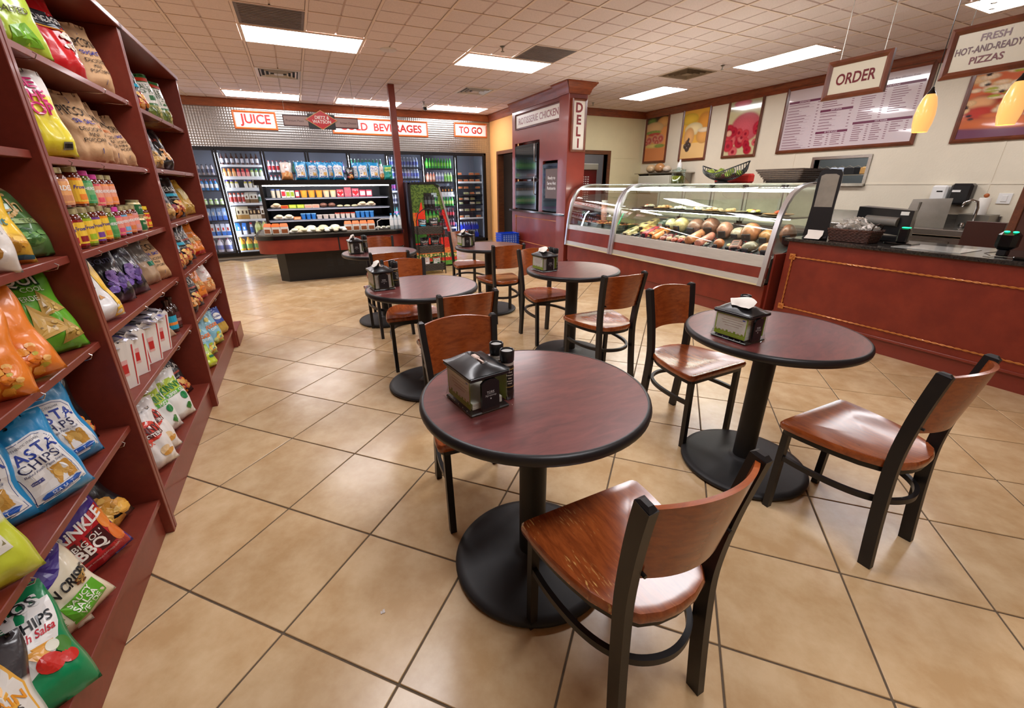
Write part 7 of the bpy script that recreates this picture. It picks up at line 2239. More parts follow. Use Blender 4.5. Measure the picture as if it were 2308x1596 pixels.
MB().lathe([(.085, 1.3925), (.085, 1.405), (.06, 1.41), (.06, 1.42)], 20, 4.82, 3.95).build('foot', M_black, r_, 40)
M_slat = M_black
def boat(u, t):   # u along -1..1, t across 0..1 rim->keel (one side)
    y = 3.95 + u * .33
    zk = 1.42 + .11 * abs(u) ** 2.4
    zr = 1.50 + .10 * abs(u) ** 1.6 + (.03 if u < 0 else 0) * abs(u)
    wd_ = .17 * (1 - abs(u) ** 2.2)
    return y, zk, zr, wd_
for s in (-1, 1):
    a = MB(); pts = []
    for k in range(21):
        u = -1 + k / 10; y, zk, zr, wd_ = boat(u, 0); pts.append((4.82 + s * wd_, y, zr))
    a.tube(pts, .008, 6); a.build('rim', M_slat, r_, True)
sl = MB()
for k in range(33):
    u = -.93 + k * 1.86 / 32; y, zk, zr, wd_ = boat(u, 0)
    sl.sweep([(4.82 - wd_, y, zr), (4.82 - wd_ * .7, y, zk + (zr - zk) * .35), (4.82, y, zk), (4.82 + wd_ * .7, y, zk + (zr - zk) * .35), (4.82 + wd_, y, zr)], .008, .004, side=(0, 1, 0))
o = sl.build('slats', M_slat, r_); o['kind'] = 'stuff'
M_lime = mat('green_fruit', (150, 170, 60), .4, var=.4, vscale=12, rand=.2)
for k in range(9):
    y = 3.76 + k * .048; zz = 1.50 + .025 * math.sin(k * 1.9) + .01
    o = MB().ell(4.80 + .05 * math.cos(k * 2.1), y, zz, .036, .038, .034, 14, 9).build('green_apple', M_lime, None, True)
    tag(o, 'green fruit in the black slatted bowl', 'fruit', 'green fruit in the slatted bowl')
o = MB().box(4.98, 3.70, 1.3925, 5.08, 4.22, 1.50, ch=.02).build('red_box', mat('red_plastic', (220, 50, 40), .35), None); tag(o, 'bright red plastic box behind the slatted fruit bowl', 'box')
M_wick = mat('wicker_brown', (62, 42, 30), .6, var=.5, vscale=60, bump=1.0, bscale=90)
def wicker(name, cx, cy, z, lx, ly, h, flare, lab, par_m=M_wick, rows=8, cat='basket', group=None, parent=None):
    """woven basket: staggered horizontal strands over uprights"""
    rr = empty(name, (cx, cy, z), label=lab, cat=cat, group=group) if parent is None else parent
    a = MB()
    a.box(cx - lx, cy - ly, z, cx + lx, cy + ly, z + .006)
    for j in range(rows):
        t = (j + .5) / rows; zz = z + h * t; e_ = flare * t
        X, Y = lx + e_, ly + e_
        P0 = [(-X, -Y), (X, -Y), (X, Y), (-X, Y)]
        pts = []
        for i in range(4):
            x0, y0 = P0[i]; x1, y1 = P0[(i + 1) % 4]
            n = max(4, int(math.hypot(x1 - x0, y1 - y0) / .018))
            nx, ny = (y1 - y0), -(x1 - x0); L_ = math.hypot(nx, ny)
            for k in range(n):
                f = k / n; w_ = .0035 * (1 if (k + j) % 2 else -1)
                pts.append((cx + x0 + (x1 - x0) * f + nx / L_ * w_, cy + y0 + (y1 - y0) * f + ny / L_ * w_, zz))
        a.tube(pts, h / rows * .52, 5, closed=True)
    o = a.build('weave', par_m, rr, True); o['kind'] = 'stuff'
    X, Y = lx + flare, ly + flare
    MB().tube([(cx - X, cy - Y, z + h), (cx + X, cy - Y, z + h), (cx + X, cy + Y, z + h), (cx - X, cy + Y, z + h)], .008, 6, closed=True).build('rim', par_m, rr, True)
    return rr
wicker('wicker_tray', 4.84, 3.12, 1.3925, .12, .17, .13, .09, 'dark brown flared wicker tray on the right end of the deli case', rows=7)
o = MB().tube([(5.0, 3.52, 1.40), (4.97, 3.50, 1.46), (4.96, 3.46, 1.52)], .009, 6).build('tongs', M_steel_d, None); tag(o, 'metal tongs leaning beside the wicker tray on the deli case', 'tongs')
# ================================================================== ORDER COUNTER
CT = .89
r = empty('order_counter', (4.65, 1.2, 0), label='long red counter with gold rope trim and black granite top', cat='counter')
MB().box(4.335, -2.6, .14, 5.0, 2.66, .858, ch=.004).build('front_panel', M_lam, r)
MB().box(4.355, -2.6, 0, 4.98, 2.64, .14).build('kick_board', M_lamk, r)
MB().box(4.325, -2.6, .128, 4.36, 2.665, .15, ch=.003).build('kick_trim', M_lamk, r)
MB().box(4.30, -2.62, .858, 5.03, 2.69, CT, ch=.006).build('granite_top', M_gran, r)
rope_frame(r, 4.328, -.9, 2.585, .215, .715)
# napkin tower
r = empty('napkin_tower', (4.47, 2.50, CT), .44, label='tall black countertop napkin tower with grey window', cat='dispenser')
prof = [(.10, 0), (.10, .03), (.092, .14), (.088, .30), (.092, .50), (.088, .58), (.07, .61), (0, .618)]
def outline(sc_, dz=0): return [(x * sc_, z) for x, z in prof]
a = MB()
pts = [(-x, z) for x, z in prof[:-1]] + [(x, z) for x, z in prof[::-1][0:]]
vs = [(4.43 - .0 - .04 * (z < .16), 2.50 - x, CT + z) for x, z in pts] + [(4.57, 2.50 - x * .95, CT + z) for x, z in pts]
n = len(pts); a.add(vs, [tuple(range(n)), tuple(range(2*n - 1, n - 1, -1))] + [(k, n + k, n + (k+1) % n, (k+1) % n) for k in range(n)])
a.build('body', M_dblk, r, 40)
wz = [(-.068, .56), (-.04, .575), (.04, .575), (.068, .56), (.070, .24), (.05, .19), (0, .175), (-.05, .19), (-.070, .24)]
MB().add([(4.4275, 2.50 - y, CT + z) for y, z in wz], [tuple(range(9))[::-1]]).build('window', mat('grey_window', (172, 168, 158), .15, .3, coat=.6, var=.2, vscale=6), r)
MB().box(4.36, 2.40, CT, 4.44, 2.60, CT + .03, ch=.01).build('foot', M_dblk, r)
a = MB(); a.add([(4.42, 2.44, CT + .11), (4.42, 2.57, CT + .115), (4.35, 2.56, CT + .05), (4.35, 2.44, CT + .045), (4.315, 2.58, CT + .012), (4.32, 2.46, CT + .008)], [(0, 1, 2, 3), (3, 2, 4, 5)]); a.build('napkin', M_nap, r)
# cutlery basket
r = wicker('cutlery_basket', 4.52, 2.20, CT + .001, .085, .155, .105, .02, 'rectangular brown wicker basket of wrapped cutlery on the counter', mat('wicker_mahogany', (92, 56, 44), .5, var=.5, vscale=50, bump=.8, bscale=80), rows=8)
MB().tube([(4.44, 2.04, CT + .10), (4.44, 2.03, CT + .15), (4.50, 2.02, CT + .165), (4.58, 2.03, CT + .15), (4.60, 2.04, CT + .10)], .006, 6).build('handle', M_wick, r, True)
a = MB(); rs_ = random.Random(9)
for k in range(230):
    x, y = rs_.uniform(4.45, 4.60), rs_.uniform(2.06, 2.34)
    z = CT + .085 + rs_.random() * (.125 - 1.2 * abs(y - 2.2) ** 1.5 - .4 * abs(x - 4.52))
    an = rs_.uniform(0, 3.1); l = .042
    a.box(x - .004, y - .004, z, x + .004, y + .004, z + .001)
    a.add([(x - l * math.cos(an), y - l * math.sin(an), z - .01), (x - .01 * math.sin(an), y + .012 * math.cos(an), z + .014), (x + l * math.cos(an), y + l * math.sin(an), z + rs_.uniform(-.02, .03)), (x + .01 * math.sin(an), y - .012 * math.cos(an), z - .004)], [(0, 1, 2), (0, 2, 3), (0, 3, 1), (1, 3, 2)])
o = a.build('wrapped_cutlery', mat('wrapped_cutlery_mat', (236, 232, 226), .5), None); tag(o, 'heap of white plastic wrapped cutlery in the counter basket', 'cutlery', kind='stuff')
# register
r = empty('cash_register', (4.86, 2.12, CT), label='black cash register screen seen from behind on the counter', cat='register')
MB().box(4.78, 1.98, CT, 4.96, 2.26, CT + .05, ch=.01).build('stand', M_dblk, r)
MB().add([(4.80, 1.93, CT + .05), (4.80, 2.36, CT + .09), (4.80, 2.36, CT + .29), (4.80, 1.93, CT + .27), (4.94, 1.95, CT + .05), (4.94, 2.34, CT + .09), (4.90, 2.34, CT + .295), (4.90, 1.95, CT + .275)], [(0, 3, 2, 1), (4, 5, 6, 7), (0, 1, 5, 4), (1, 2, 6, 5), (2, 3, 7, 6), (3, 0, 4, 7)]).build('screen_back', M_dblk, r)
MB().cyl((4.79, 2.02, CT + .17), (4.79, 2.27, CT + .18), .04, 18).build('cable_drum', mat('grey_plastic', (120, 116, 110), .4), r, 30)
MB().box(4.792, 1.96, CT + .23, 4.80, 2.02, CT + .26).build('sticker', M_white, r)
r = empty('card_reader', (4.62, 1.86, CT), label='small black card reader with green lamp beside the register', cat='card reader')
MB().box(4.60, 1.80, CT, 4.76, 2.00, CT + .015, ch=.005).build('tray', M_blackg, r)
MB().box(4.60, 1.84, CT + .015, 4.65, 1.92, CT + .14, ch=.012).build('body', M_blackg, r)
MB().box(4.60, 1.85, CT + .14, 4.64, 1.90, CT + .146).build('lamp', mat('green_lamp', (30, 230, 140), .4, emit=3), r)
r = empty('card_reader', (4.55, 1.24, CT), label='black scanner with two green lamps at the right edge of the photo', cat='card reader')
MB().box(4.52, 1.19, CT + .04, 4.62, 1.30, CT + .17, ch=.025).build('body', M_blackg, r, 30); MB().box(4.53, 1.22, CT, 4.60, 1.27, CT + .04, ch=.005).build('neck', M_dblk, r)
for y in (1.215, 1.26): MB().ell(4.54, y, CT + .168, .018, .016, .006).build('lamp', MATS['green_lamp'], r, True)
o = MB().tube([(4.60, 1.24, CT + .03), (4.5, 1.32, CT + .012), (4.42, 1.26, CT + .008), (4.42, 1.10, CT + .008), (4.6, .9, CT + .008)], .003, 6).build('cable', M_steel_d, r)
r = empty('condiment_tray', (4.5, .98, CT), label='black tray with small dark bottles at the right edge of the counter', cat='tray')
MB().box(4.38, .78, CT, 4.62, 1.14, CT + .02, ch=.006).build('tray', M_blackg, r)
o = MB().box(4.42, 1.42, CT + .0005, 4.78, 1.86, CT + .003).build('counter_mat', mat('clear_mat', (196, 196, 190), .12, coat=.5)); tag(o, 'pale glossy mat lying flat on the granite counter', 'mat')

# brown partition panel at the right
r = empty('brown_partition', (5.15, .9, 0), label='tall dark brown wooden panel behind the right end of the counter', cat='panel')
MB().box(5.04, .2, 0, 5.10, 1.40, 1.95, ch=.004).build('board', mat('dark_brown_board', (86, 46, 30), .45, var=.15, vscale=12), r)
MB().box(5.03, 1.36, 0, 5.115, 1.41, 1.95, ch=.004).build('edge_post', wood_mat('edge_wood', (128, 70, 36), (92, 46, 24), .4, .2), r)
o = MB().tube([(4.70, 1.05, CT + .005), (4.70, 1.08, 1.15), (4.72, 1.12, 1.42)], .022, 10).build('black_hose', M_blackg, None, True); tag(o, 'black ribbed hose rising from the counter at the right edge', 'hose')

# sink unit by the back wall
r = empty('sink_unit', (7.2, 2.9, 0), label='stainless steel sink cabinet with embossed CFi front and round vent', cat='sink')
MB().box(6.80, 2.06, .0, 7.60, 5.2, .78, ch=.004).build('cabinet', M_steel, r)
MB().box(6.76, 2.20, .80, 7.60, 5.2, .87, ch=.006).build('sink_top', M_steel, r)
MB().box(7.58, 2.20, .87, 7.612, 5.2, 1.0).build('backsplash', M_steel, r)
MB().box(6.786, 2.32, .30, 6.80, 2.92, .74, ch=.006).build('front_panel', M_steel_d, r)
a = MB()
a.sweep([(6.784, 2.36, .34), (6.784, 2.88, .34), (6.784, 2.88, .60), (6.784, 2.82, .71), (6.784, 2.36, .71)], .01, .012, side=(1, 0, 0), closed=True); a.build('embossing', M_steel, r)
a = MB(); text_on(a, 'CFi', (6.778, 2.60, .58), (0, -1, 0), (0, 0, 1), .15, bold=.02, width=.24, spacing=1.3); a.build('lettering', mat('emboss_dark', (110, 104, 98), .35, 1), r)
n = 8
vent = MB(); vent.cyl((6.788, 3.06, .66), (6.775, 3.06, .66), .09, 28); vent.build('vent_ring', M_steel, r, 30)
for k in range(6):
    an = k * PI / 3
    MB().add([(6.772, 3.06 + .018 * math.cos(an), .66 + .018 * math.sin(an)), (6.772, 3.06 + .072 * math.cos(an - .25), .66 + .072 * math.sin(an - .25)), (6.772, 3.06 + .072 * math.cos(an + .25), .66 + .072 * math.sin(an + .25))], [(0, 1, 2)]).build('vent_slot', M_dark, r)
MB().box(7.0, 2.78, .87, 7.5, 2.80, 1.16, ch=.003).build('splash_guard', M_steel_d, r)
MB().box(6.95, 2.36, .872, 7.0, 2.76, 1.16) 
MB().add([(6.98, 2.48, .872), (6.98, 2.92, .872), (7.02, 2.88, 1.19), (7.02, 2.50, 1.21)], [(0, 3, 2, 1)]).build('drain_board', M_steel_d, r)
MB().box(7.30, 2.22, .872, 7.58, 2.50, 1.02).build('basin_back', M_steel_d, r)
MB().tube([(7.25, 2.33, .87), (7.25, 2.33, 1.10), (7.25, 2.35, 1.17), (7.22, 2.40, 1.19), (7.18, 2.44, 1.16), (7.17, 2.45, 1.11)], .013, 10).build('faucet', M_hook, r, True)
for y in (2.26, 2.42): MB().lathe([(.03, .875), (.035, .90), (.025, .93), (0, .935)], 14, 7.25, y).build('faucet_knob', M_hook, r, 40)
o = MB().box(6.60, 1.86, .55, 6.66, 2.17, .99, ch=.003).build('dark_board', mat('splash_brown', (66, 34, 26), .4)); o2 = o
r = empty('splash_board', (6.63, 2.0, 0), label='dark brown splash board beside the steel sink', cat='panel')
o2.parent = r; o2.location = o2.location - r.location
MB().box(6.58, 1.84, 0, 6.68, 2.19, .55).build('stand', M_steel_d, r)
r = empty('soap_bottle', (7.3, 3.30, .872), label='small green soap bottle on the steel sink top', cat='bottle')
MB().lathe([(.022, .872), (.026, .88), (.026, .97), (.012, .99), (.012, 1.01)], 14, 7.2, 3.10).build('body', mat('green_soap', (50, 150, 70), .3), r, 40); MB().lathe([(.013, 1.01), (.013, 1.04), (0, 1.042)], 12, 7.2, 3.10).build('cap', M_white, r, 40)
# wall mounted things
r = empty('soap_dispenser', (7.55, 2.82, 1.25), label='white wall mounted soap dispenser above the sink', cat='dispenser')
MB().box(7.50, 2.76, 1.13, 7.618, 2.92, 1.35, ch=.02).build('body', M_white, r, 30); MB().box(7.497, 2.80, 1.27, 7.50, 2.86, 1.285).build('badge', M_black, r)
r = empty('towel_dispenser', (7.55, 2.62, 1.25), label='black wall mounted towel dispenser above the faucet', cat='dispenser')
MB().box(7.48, 2.52, 1.12, 7.618, 2.73, 1.37, ch=.025).build('body', M_dblk, r, 30); MB().box(7.476, 2.62, 1.27, 7.48, 2.70, 1.295).build('badge', M_white, r)
r = empty('paper_towel_roll', (7.5, 2.38, .99), label='paper towel roll with wooden knob beside the sink', cat='paper towel')
MB().lathe([(.052, .93), (.055, .94), (.055, 1.20), (.05, 1.21)], 20, 7.45, 2.36).build('roll', M_nap, r, 30); MB().cyl((7.45, 2.36, .9), (7.45, 2.36, 1.22), .01, 8).build('rod', M_crown, r); MB().ell(7.45, 2.36, 1.235, .026, .026, .024).build('knob', mat('knob_wood', (170, 90, 40), .4), r, True)
r = empty('light_switch', (7.61, 2.25, 1.2), label='white light switch plate on the wall right of the towel roll', cat='switch')
MB().box(7.608, 2.19, 1.14, 7.619, 2.31, 1.26, ch=.003).build('plate', M_white, r); MB().box(7.602, 2.225, 1.165, 7.61, 2.275, 1.235, ch=.003).build('rocker', M_white, r)
# pass-through window and kitchen behind
a = MB()
for q_ in ((XR - .02, 3.76, 1.34, XR + .14, 3.80, 1.77), (XR - .02, 4.56, 1.34, XR + .14, 4.60, 1.77), (XR - .02, 3.80, 1.73, XR + .14, 4.56, 1.77), (XR - .06, 3.76, 1.34, XR + .14, 4.60, 1.38)): a.box(*q_)
structure(a.build('trim_7', M_steel))
structure(MB().box(9.0, 2.5, 0, 9.1, 6.5, 2.7).build('wall_kitchen', mat('kitchen_grey', (84, 90, 92), .6)))
r = empty('kitchen_fill_light', (8.2, 4.2, H), label='added fill light brightening the kitchen behind the pass-through window', cat='ceiling light')  # added emitter, lifts the dark kitchen behind the opening
MB().quad((7.9, 3.6, H), (7.9, 4.8, H), (8.5, 4.8, H), (8.5, 3.6, H)).build('diffuser', M_emit, r)
r = empty('storeroom_fill_light', (6.6, 9.0, H), label='added fill light brightening the storeroom beyond the deli doorway', cat='ceiling light')  # added emitter, lights the room beyond the doorway
MB().quad((6.2, 8.9, H), (6.2, 9.2, H), (7.0, 9.2, H), (7.0, 8.9, H)).build('diffuser', M_emit, r)
r = empty('wire_rack', (8.6, 4.2, 1.35), label='kitchen wire rack seen through the pass-through window', cat='rack')
MB().box(8.4, 3.2, 1.50, 8.8, 5.2, 1.515).build('shelf', M_steel, r); MB().box(8.4, 3.2, 1.28, 8.8, 5.2, 1.295).build('shelf', M_steel, r)
a = MB(); pts = [(8.4, 3.3 + k * .06, 1.62 + (.03 if k % 2 else 0)) for k in range(30)]; a.tube(pts, .006, 5); a.build('wire_edge', M_steel, r)
for y in (3.22, 5.18): MB().box(8.4, y - .012, 0, 8.424, y + .012, 1.9).build('post', M_steel, r)
for k, (y, c) in enumerate(((4.75, (190, 200, 220)), (4.50, (30, 30, 34)), (4.25, (196, 150, 90)), (4.10, (190, 60, 50)), (3.8, (170, 190, 210)))):
    o = MB().box(8.5, y - .08, 1.516 if k != 4 else 1.296, 8.7, y + .08, 1.63 if k != 4 else 1.45, ch=.01).build('kitchen_box', mat('kbox%d' % k, c, .5)); tag(o, 'kitchen container behind the pass-through window, %s' % ['pale blue', 'black', 'tan', 'red', 'light blue low'][k], 'container', 'containers in the kitchen')
# steel wall shelf
r = empty('wall_shelf', (7.4, 7.7, 1.6), label='stainless wall shelf below the sandwich and cheese posters', cat='shelf')
MB().box(7.25, 6.95, 1.60, 7.62, 8.4, 1.62, ch=.003).build('shelf_board', M_steel, r)
for y in (7.0, 8.3): MB().add([(7.60, y, 1.60), (7.28, y, 1.60), (7.60, y, 1.38), (7.60, y + .01, 1.60), (7.28, y + .01, 1.60), (7.60, y + .01, 1.38)], [(0, 1, 2), (5, 4, 3), (0, 3, 4, 1), (1, 4, 5, 2), (2, 5, 3, 0)]).build('bracket', M_steel_d, r)
for k, (y, s_, c, lab) in enumerate(((8.05, .09, (226, 196, 150), 'clear bag of rolls at the left on the steel wall shelf'), (7.78, .10, (206, 150, 96), 'tan bread bag on the steel wall shelf'), (7.55, .07, (226, 206, 180), 'pale bread bag in the middle of the steel wall shelf'))):
    o = MB().ell(7.42, y, 1.62 + s_, .1, s_ * 1.3, s_, 14, 9).build('bread_bag', mat('bread%d' % k, c, .35, coat=.5, var=.2, vscale=20, bump=.6, bscale=20), None, True); tag(o, lab, 'bread', 'bread bags on the wall shelf')
o = MB().lathe([(.05, 1.62), (.06, 1.64), (.05, 1.78), (.02, 1.82), (.02, 1.86), (0, 1.862)], 14, 7.4, 7.18).build('white_jug', M_white, None, 40); tag(o, 'white plastic bottle at the right end of the steel wall shelf', 'bottle')
o = MB().box(7.2, 7.25, 1.20, 7.6, 8.2, 1.56, ch=.01).build('slicer_cover', mat('greyish_cover', (196, 196, 180), .5)); tag(o, 'pale covered machine beneath the steel wall shelf', 'machine')
MB()
r = empty('vending_cabinet', (6.6, 9.4, 0), label='dark red cabinet with white slots seen through the deli doorway', cat='cabinet')
MB().box(6.36, 9.3, 0, 6.84, 9.8, 1.72, ch=.01).build('body', mat('cabinet_red', (110, 20, 26), .3, coat=.4), r); MB().box(6.34, 9.28, 1.72, 6.86, 9.8, 1.86, ch=.01).build('top_cap', mat('cabinet_cap', (176, 170, 160), .5), r)
a = MB()
for i in range(3):
    for j in range(12): a.box(6.42 + i * .07, 9.294, 1.0 + j * .05, 6.46 + i * .07, 9.30, 1.02 + j * .05)
o = a.build('slots', M_white, r); o['kind'] = 'stuff'

# ================================================================== POSTERS, MENU, HANGING SIGNS, PENDANTS
M_post = mat('poster_print', attr=True, rough=.12, coat=.8, coatr=.03)
def canvas(w_, h, c): return np.ones((h, w_, 3)) * np.array(C(*c))
def cv_ell(cv, x, y, rx, ry, c, soft=.08, tex=0.0):
    h, w_ = cv.shape[:2]; Y, X = np.mgrid[0:h, 0:w_]; X = X / (w_ - 1); Y = 1 - Y / (h - 1)
    d = np.sqrt(((X - x) / rx) ** 2 + ((Y - y) / ry) ** 2)
    m = np.clip((1 - d) / soft, 0, 1)[..., None]
    col = np.array(C(*c)) * (1 - .35 * np.clip(d, 0, 1)[..., None] ** 2) * (1 + tex * rng.uniform(-1, 1, (h, w_, 1)))
    cv[:] = cv * (1 - m) + col * m
def poster(cv, y0, z0, y1, z1, lab, m=None, w_=.045, d=.03):
    r_ = empty('poster', (XR, (y0 + y1) / 2, (z0 + z1) / 2), label=lab, cat='poster', group='framed food posters')
    frame_box(y0, z0, y1, z1, XR - .002, d, w_, m or M_dkw, 'frame_bar', r_, 'x')
    h, w2 = cv.shape[:2]; a = MB(); vs, cs, fs = [], [], []
    for j in range(h):
        for i in range(w2):
            vs.append((XR - .012, y1 - w_ * .6 - (y1 - y0 - 1.2 * w_) * i / (w2 - 1), z1 - w_ * .6 - (z1 - z0 - 1.2 * w_) * j / (h - 1))); cs.append(tuple(np.clip(cv[j, i], 0, 1)))
    for j in range(h - 1):
        for i in range(w2 - 1): fs.append((j*w2 + i, (j+1)*w2 + i, (j+1)*w2 + i + 1, j*w2 + i + 1))
    a.add(vs, fs, 0, cs); a.build('print', M_post, r_)
    return r_
cv = canvas(56, 80, (226, 150, 80)); cv[:14] = np.array(C(70, 54, 40)); cv[56:] = np.array(C(214, 130, 70))
cv_ell(cv, .25, .88, .25, .09, (110, 140, 60), .5, .3); cv_ell(cv, .8, .84, .34, .12, (226, 170, 100), .2)
cv_ell(cv, .36, .74, .46, .13, (232, 190, 130), .12); cv_ell(cv, .35, .64, .42, .05, (130, 160, 60), .3, .3); cv_ell(cv, .4, .60, .34, .04, (196, 60, 50), .3)
for x, y, s_ in ((.18, .47, .17), (.45, .50, .16), (.72, .49, .17), (.05, .42, .12), (.55, .42, .14)):
    cv_ell(cv, x, y, s_, s_ * .62, (226, 150, 120), .15); cv_ell(cv, x, y, s_ * .8, s_ * .48, (190, 70, 60), .3); cv_ell(cv, x, y, s_ * .3, s_ * .2, (226, 140, 120), .5)
cv_ell(cv, .4, .35, .4, .05, (226, 200, 110), .2); cv_ell(cv, .7, .34, .3, .05, (130, 150, 60), .4, .3)
poster(cv, 7.84, 1.84, 8.565, 2.84, 'framed sandwich poster, leftmost in the deli corner')
cv = canvas(56, 80, (236, 176, 70)); cv[:44] *= np.array([.95, .95, .8]); cv[54:] = np.array(C(240, 196, 130))
cv_ell(cv, .25, .80, .36, .12, (238, 196, 70), .1); cv_ell(cv, .85, .72, .3, .2, (232, 160, 70), .2); cv_ell(cv, .45, .60, .36, .13, (248, 226, 170), .1); cv_ell(cv, .3, .45, .22, .2, (236, 176, 110), .15); cv_ell(cv, .85, .45, .28, .16, (236, 170, 90), .1); cv_ell(cv, .85, .56, .26, .05, (248, 226, 190), .2)
for x, y, s_ in ((.20, .27, .09), (.34, .28, .09), (.26, .34, .08), (.28, .22, .10), (.30, .40, .05)): cv_ell(cv, x, y, s_, s_ * .72, (60, 36, 40), .15); cv_ell(cv, x - .02, y + .02, s_ * .25, s_ * .2, (150, 130, 130), .6)
poster(cv, 6.75, 1.84, 7.46, 2.84, 'framed yellow cheese and olives poster, second from the corner')
cv = canvas(56, 80, (206, 196, 150)); cv[:16] = cv[:16] * .7
cv_ell(cv, .4, .92, .3, .07, (206, 90, 110), .2); cv_ell(cv, .6, .5, .5, .28, (216, 100, 110), .15, .05)
rs_ = random.Random(11)
for k in range(22):
    x, y = rs_.uniform(.05, .98), rs_.uniform(.05, .48); s_ = rs_.uniform(.10, .18)
    cv_ell(cv, x, y, s_, s_ * .7, [(206, 50, 70), (190, 40, 60), (226, 110, 110), (216, 70, 80)][k % 4], .2); cv_ell(cv, x, y, s_ * .45, s_ * .3, (150, 30, 50), .5)
cv_ell(cv, .1, .42, .1, .06, (232, 180, 150), .2)
poster(cv, 5.64, 1.84, 6.36, 2.84, 'framed rolled pink roast beef poster, third from the corner')
cv = canvas(96, 84, (206, 100, 60)); rs_ = random.Random(12)
for k in range(26): cv_ell(cv, rs_.random(), rs_.random(), .14, .09, [(196, 60, 50), (226, 140, 80), (160, 40, 40), (232, 170, 120)][k % 4], .4)
for k in range(60): cv_ell(cv, rs_.random(), rs_.uniform(.22, .98), rs_.uniform(.04, .10), rs_.uniform(.02, .05), [(236, 206, 170), (240, 222, 190), (232, 190, 140)][k % 3], .3, .1)
for k in range(34): cv_ell(cv, rs_.random(), rs_.uniform(.2, .98), .028, .02, (40, 24, 36), .3)
for k in range(18): cv_ell(cv, rs_.random(), rs_.uniform(.25, .98), .06, .014, (170, 176, 60), .3)
for k in range(12): cv_ell(cv, rs_.random(), rs_.uniform(.1, .3), .16, .04, [(214, 110, 60), (190, 60, 60)][k % 2], .4)
cv[72:] = np.array(C(110, 60, 90)); cv_ell(cv, .5, .18, .7, .08, (216, 110, 60), .3)
poster(cv, 1.72, 1.84, 2.945, 2.84, 'large framed pizza poster behind the right hanging sign')
# menu board
r = empty('menu_board', (XR, 4.28, 2.35), label='large white framed menu board with purple headings', cat='menu')
my0, my1, mz0, mz1 = 3.32, 5.25, 1.855, 2.845
frame_box(my0, mz0, my1, mz1, XR - .002, .035, .05, M_dkw, 'frame_bar', r, 'x')
a = MB(); a.box(XR - .014, my0 + .03, mz0 + .03, XR - .002, my1 - .03, mz1 - .03, col=C(214, 200, 204)); pn = a.build('panel', M_post, r)
a = MB(); X_ = XR - .0155
def mrect(ya, za, yb, zb, c): a.quad((X_, ya, za), (X_, yb, za), (X_, yb, zb), (X_, ya, zb), col=C(*c))
def head(t, yc, zc, w_):
    mrect(yc + w_ / 2, zc - .016, yc - w_ / 2, zc + .016, (110, 44, 74)); text_on(a, t, (X_ - .002, yc, zc), (0, -1, 0), (0, 0, 1), .026, col=C(226, 206, 214), bold=.02)
colsY = [4.93, 4.47, 3.98, 3.56]
head('SANDWICHES', 4.93, 2.60, .50); head("JOE'S WRAPS", 4.42, 2.42, .46); head('BY THE POUND', 4.42, 2.12, .46); head('BY THE POUND', 3.76, 2.62, .74); head('HOT FOODS', 3.78, 2.20, .72)
text_on(a, 'All Meats & Cheeses Are Gluten Free', (X_ - .001, 3.80, 2.70), (0, -1, 0), (0, 0, 1), .032, col=C(130, 110, 120), shear=.3, width=.66)
rs_ = random.Random(2)
def lines(yc, w_, z0_, z1_, step=.028, pr_=True, c=(130, 80, 96)):
    z = z1_
    while z > z0_:
        L_ = w_ * rs_.uniform(.35, .7); yL = yc + w_ / 2
        mrect(yL, z, yL - L_, z + .008, c)
        if step > .03: mrect(yL, z - .013, yL - L_ * 1.25, z - .010, (170, 140, 150))
        if pr_: mrect(yL - w_ + .03, z, yL - w_, z + .008, c)
        z -= step
lines(4.93, .48, 1.92, 2.56, .042); lines(4.42, .44, 2.45, 2.74, .03); lines(4.42, .44, 2.16, 2.38, .042); lines(4.54, .20, 1.93, 2.08); lines(4.30, .20, 1.93, 2.08)
lines(3.96, .30, 2.24, 2.58); lines(3.58, .32, 2.28, 2.58); lines(4.02, .20, 1.95, 2.16); lines(3.78, .2, 1.95, 2.16); lines(3.55, .2, 2.02, 2.16)
a.build('lettering', M_signw, pn)
# hanging signs above the counter
M_dkw2 = M_dkw
s1 = sign_x(2.22, 2.065, 2.70, 2.36, 4.40, [('ORDER', 2.46, 2.212, .115, .30, (104, 26, 34))], 'small framed ORDER sign hanging above the counter', 0, M_dkw2, .042, .03, 'hanging_sign', (206, 198, 176), True)
s2 = sign_x(1.40, 2.075, 1.885, 2.385, 4.40, [('FRESH', 1.645, 2.30, .058, .145, (120, 92, 96)), ('HOT-AND-READY', 1.665, 2.235, .058, .335, (96, 60, 64)), ('PIZZAS', 1.655, 2.17, .058, .17, (104, 30, 36))], 'framed FRESH HOT-AND-READY PIZZAS sign hanging at the right', 0, M_dkw2, .042, .03, 'hanging_sign', (206, 198, 176), True)
for s_, ys_ in ((s1, (2.30, 2.62)), (s2, (1.50, 1.80))):
    for y in ys_: MB().tube([(4.40, y, 2.36), (4.40, y, H)], .0022, 5).build('chain', M_steel_d, s_)
M_amber = mat('amber_glass', (236, 150, 60), .3, emit=.85, emit_rgb=(255, 196, 120), coat=.4)
